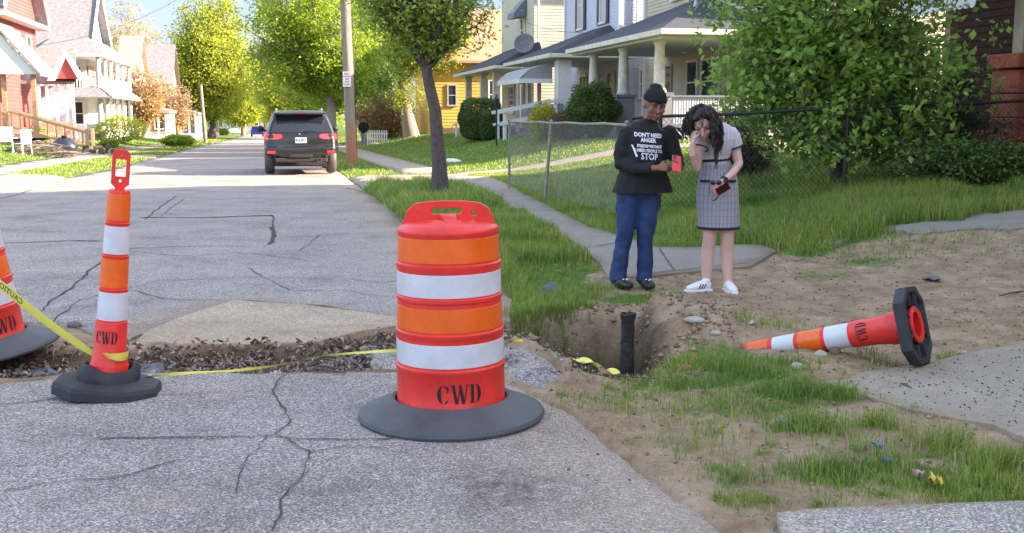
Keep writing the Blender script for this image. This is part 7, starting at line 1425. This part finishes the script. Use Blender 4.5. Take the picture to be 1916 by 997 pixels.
for (y0, y1, n, wd, hs) in ((3.0, 6, 60000, .0040, 1), (6, 10, 120000, .0050, 1), (10, 16, 130000, .008, 1), (16, 28, 120000, .012, 1.1), (28, 60, 110000, .026, 1.25), (60, 120, 50000, .055, 1.8)):
    X, Y = field(y0, y1, n*2); g = grassy(X, Y)
    dz_ = (Y < 12) & (TS(X, Y)[0] > 1.0) & ~onroad_mask(X, Y) & (sdist(X, Y, hole) < -.05) & (sdist(X, Y, right_slab) < .05) & (sdist(X, Y, walk_main) < 0) & (sdist(X, Y, front_slab) < 0); g = np.where(dz_, np.maximum(g, .34*patchn(X, Y, 1.7, 91)), g)
    cl = patchn(X, Y, 7, 15)*.55+patchn(X, Y, 22, 16)*.6 if y1 <= 16 else np.ones(X.shape)
    t, s = TS(X, Y); full = sst(g, .75, 1)*(Y > 9); keep = rng.random(X.size) < (g**1.3)*np.maximum(cl, full*.8); X, Y = X[keep], Y[keep]; g = g[keep]
    Z = Hlow(X, Y); iv = inview(X, Y, Z); X, Y, Z, g = X[iv][:n], Y[iv][:n], Z[iv][:n], g[iv][:n]
    h = heights(X, Y)*hs*rng.uniform(.5, 1.35, X.size)*(.45+.55*g)
    tp0 = (X-tpt.x)**2+(Y-tpt.y-.0)**2 < .30**2; h = np.where(tp0, h*.25, h)
    near = (Y < 9) & (TS(X, Y)[0] > .5); h = np.where(near, h*(.22+.55*patchn(X, Y, 9, 33))+.006, h); h = np.where((Y < 10.5) & (TS(X, Y)[0] > 2.0) & (Y > 8), h*.4, h)
    V, Fa = blades(X, Y, Z, h, wd*rng.uniform(.7, 1.4, X.size)); addg(V, Fa)
M_GRASS = leafmat('grass_blade', (.12, .235, .032), (.32, .42, .09), .45, .5)
_e = [n for n in M_GRASS.node_tree.nodes if n.type == 'VALTORGB'][0].color_ramp.elements; _e[1].position = .86; _q = _e.new(.93); _q.color = (.55, .45, .25, 1)
nt = M_GRASS.node_tree; rp = [n for n in nt.nodes if n.type == 'VALTORGB'][0]; tcn = nt.nodes.new('ShaderNodeTexCoord'); nz = noise(nt, tcn.outputs['Object'], 1.1, 5, .65); cr = ramp(nt, nz, [(.32, (.55, .68, .6)), (.5, (1, 1, 1)), (.68, (1.35, 1.12, .95))])
for l in list(rp.outputs[0].links):
    d_ = l.to_socket; mm = nt.nodes.new('ShaderNodeMix'); mm.data_type = 'RGBA'; mm.blend_type = 'MULTIPLY'; mm.inputs[0].default_value = 1; nt.links.new(rp.outputs[0], mm.inputs[6]); nt.links.new(cr, mm.inputs[7]); nt.links.new(mm.outputs[2], d_)
link('grass', np_mesh('grass', np.concatenate(GV), np.concatenate(GF)), M_GRASS); o = bpy.data.objects['grass']; tagit(o, 'short and long green grass over the lawns, verge and dirt', 'grass', kind='stuff')
# dense tufts as their own clumps
GV = []; GF = []; off = 0
def tuft(u, v, r, n, h, wd=.004):
    p = P(u, v); X = p.x+rng.normal(0, r, n); Y = p.y+rng.normal(0, r*.7, n); Z = Hlow(X, Y); V, Fa = blades(X, Y, Z, h*rng.uniform(.4, 1.15, n), wd*rng.uniform(.7, 1.4, n), .45, .6); addg(V, Fa)
for a in ((1318, 676, .13, 1300, .11), (1352, 682, .08, 600, .08), (1315, 690, .12, 700, .08), (1490, 735, .09, 700, .09), (1560, 742, .07, 450, .10), (1520, 800, .09, 600, .09), (1640, 800, .05, 350, .09), (1560, 880, .09, 600, .08), (1600, 905, .12, 600, .05), (1870, 872, .07, 700, .12), (1885, 905, .08, 400, .08), (1770, 835, .07, 220, .16), (1740, 905, .16, 700, .05), (1830, 925, .14, 900, .06), (1060, 560, .12, 1200, .12), (1000, 588, .09, 1100, .13), (1035, 580, .08, 900, .11), (1075, 574, .08, 800, .10), (975, 594, .06, 700, .12), (1100, 545, .12, 700, .1), (1180, 560, .12, 500, .04), (1240, 560, .1, 300, .05), (1400, 700, .15, 700, .08), (1230, 720, .14, 450, .06), (1100, 752, .14, 260, .05), (1170, 690, .1, 200, .07), (1700, 880, .15, 500, .07), (1390, 940, .06, 220, .07), (1370, 895, .06, 200, .06), (1330, 760, .14, 450, .06), (1450, 770, .12, 400, .06)): tuft(*a)
for i in range(70):
    u = rng.uniform(1050, 1900); v = rng.uniform(600, 960); p = P(u, v)
    if u > 1380 and u < 1700 and v < 690: continue
    if grassy(np.array([p.x]), np.array([p.y]))[0] < .05 and rng.random() < .6: continue
    if onroad_mask(np.array([p.x]), np.array([p.y]))[0] or sdist(np.array([p.x]), np.array([p.y]), hole)[0] > -.05 or sdist(np.array([p.x]), np.array([p.y]), right_slab)[0] > .1: continue
    tuft(u, v, .025, 45, .06)
for i in range(40): u = 700+rng.uniform(0, 140); tuft(u, 352+rng.uniform(-4, 8), .12, 40, .30, .006)
for i in range(60):
    q = rng.random(); u = 955+q*280; v = 352+q*118+rng.uniform(-12, 3); tuft(u, v, .12, 90, .15, .005)
for i in range(50): u = rng.uniform(1240, 1900); tuft(u, float(np.interp(u, [1240, 1430, 1640, 1916], [462, 458, 432, 392]))-rng.uniform(0, 25), .2, 60, .09, .005)
link('grass_tufts', np_mesh('grass_tufts', np.concatenate(GV), np.concatenate(GF)), M_GRASS); tagit(bpy.data.objects['grass_tufts'], 'ragged green grass tufts standing over the dirt and sidewalk edge', 'grass', kind='stuff')

# dead leaves in the trench
n = 9000; tb = np.array(trench_band); X = rng.uniform(-4.2, .1, n*3); Y = rng.uniform(5.9, 8.2, n*3); sd = sdist(X, Y, trench_band); lf = (sd > -.02)&~onroad_mask(X, Y)&~((X > -3.35)&(X < -2.9)&(rng.random(X.size) < .4)); X, Y = X[lf][:n], Y[lf][:n]
den = patchn(X, Y, 3, 61); kp = rng.random(X.size) < .35+.65*den; X, Y = X[kp], Y[kp]; Z = Hlow(X, Y)+.008+rng.random(X.size)*.022
V, Fa = leaves(np.stack([X, Y, Z], 1), .046, rng, .6, .9, .5); link('dead_leaves', np_mesh('dead_leaves', V, Fa), leafmat('dry_brown_leaf', (.13, .10, .085), (.50, .39, .33), .05, .8)); tagit(bpy.data.objects['dead_leaves'], 'brown dead leaves filling the road trench', 'dead leaves', kind='stuff')
n = 500; X = rng.uniform(.2, 3.6, n); Y = rng.uniform(4.2, 9, n); Z = Hg(X, Y)+.006; V, Fa = leaves(np.stack([X, Y, Z], 1), .022, rng, 1.2, .6, .5); link('dry_litter', np_mesh('dry_litter', V, Fa), leafmat('dry_dark_litter', (.04, .03, .025), (.2, .15, .11), .05, .8)); tagit(bpy.data.objects['dry_litter'], 'dark dry leaf crumbs scattered over the dirt', 'leaf litter', kind='stuff')
def pebbles(name, label, cat, n, gen, s0, s1, m_, zf=Hg):
    X, Y = gen(n); Z = zf(X, Y); s = rng.uniform(0, 1, len(X))**3*(s1-s0)+s0; base = np.array([(1, 0, 0), (-.5, .87, 0), (-.5, -.87, 0), (0, 0, .75), (.1, 0, -.6)]); k = len(base); a = rng.uniform(0, 6.28, len(X)); c_, s_ = np.cos(a), np.sin(a)
    V = []
    for b in base: j = rng.uniform(.7, 1.3, (len(X), 3)); bx = (b[0]*c_-b[1]*s_)*s*j[:, 0]; by = (b[0]*s_+b[1]*c_)*s*j[:, 1]; V.append(np.stack([X+bx, Y+by, Z+b[2]*s*j[:, 2]+s*.2], 1))
    V = np.stack(V, 1).reshape(-1, 3); i = np.arange(len(X))*k; Fa = np.concatenate([np.stack([i+p, i+q, i+r], 1) for p, q, r in ((0, 1, 3), (1, 2, 3), (2, 0, 3), (1, 0, 4), (2, 1, 4), (0, 2, 4))]); link(name, np_mesh(name, V, Fa), m_); tagit(bpy.data.objects[name], label, cat, kind='stuff')
def dirtpos(n):
    X = rng.uniform(.0, 5.2, n*3); Y = rng.uniform(3.6, 12, n*3); ok = ~onroad_mask(X, Y) & (sdist(X, Y, walk_main) < 0) & (grassy(X, Y) < .6) & (np.abs(X) < .5*Y); return X[ok][:n], Y[ok][:n]
pebbles('dirt_clods', 'small clods and pebbles strewn over the bare dirt', 'clods', 5200, dirtpos, .003, .016, leafmat('clod_colours', (.13, .09, .06), (.42, .34, .26), .0, .95))
def slabpos(n): X = rng.uniform(1.6, 3.3, n); Y = rng.uniform(4.6, 6.8, n); ok = sdist(X, Y, right_slab) > .05; return X[ok], Y[ok]
pebbles('dark_crumbs', 'dark seed crumbs scattered on the side driveway', 'crumbs', 1300, slabpos, .002, .008, leafmat('dark_crumb', (.02, .016, .015), (.06, .05, .045), .0, .9), lambda X, Y: Hb(X, Y)+.013)
def roadpos(n): X = rng.uniform(-2.8, 1., n); Y = rng.uniform(3.4, 6.2, n); ok = sdist(X, Y, road_near) > .02; return X[ok], Y[ok]
pebbles('road_grit', 'loose grit on the near asphalt', 'grit', 900, roadpos, .001, .005, leafmat('grit_colours', (.04, .04, .04), (.5, .5, .5), .0, .9), lambda X, Y: zr(X, Y)+.001)
def brkpos(n): X = rng.uniform(-.9, .75, n*2); Y = rng.uniform(5.9, 7.4, n*2); ok = (sdist(X, Y, broken) > -.15) & (rng.random(X.size) < .5); return X[ok], Y[ok]
pebbles('asphalt_rubble', 'crumbled grey asphalt gravel right of the middle drum', 'rubble', 500, brkpos, .003, .020, leafmat('asphalt_gravel', (.1, .095, .095), (.5, .48, .48), .0, .9), lambda X, Y: np.maximum(Hg(X, Y), zr(X, Y)-.03)+.0)
def rimpos(n): X = rng.uniform(.05, 2.2, n*5); Y = rng.uniform(6.0, 8.9, n*5); d = sdist(X, Y, hole); ok = (d > -.35) & (d < .4) & ~onroad_mask(X, Y) & (X > .1) & (fbm(X, Y, 3, 3, 71) > -.05) & (grassy(X, Y) < .4); return X[ok][:n], Y[ok][:n]
pebbles('soil_clumps', 'broken soil clumps along the rim and walls of the hole', 'soil', 700, rimpos, .008, .045, leafmat('soil_clump_colours', (.16, .11, .07), (.38, .28, .19), .0, .95), Hlow)
# hanging roots and grass over the rim of the hole
m = MB(); rr = random.Random(4); c = P(1060, 585)
for i in range(40):
    k = rr.random()**1.5; u = 975+k*150; p = P(u, 584-4*math.sin(k*3)); a = Vector((p.x, p.y-.01, -.01)); m.tube([a, a+Vector((rr.gauss(0, .01), -.02, -.03)), a+Vector((rr.gauss(0, .015), -.03, -rr.uniform(.05, .11)))], [.0022, .0016, .001], 4, False)
o = m.build('hanging_roots', M_BARK, fix=False); tagit(o, 'fine roots hanging from the grass overhang into the hole', 'roots', kind='stuff')
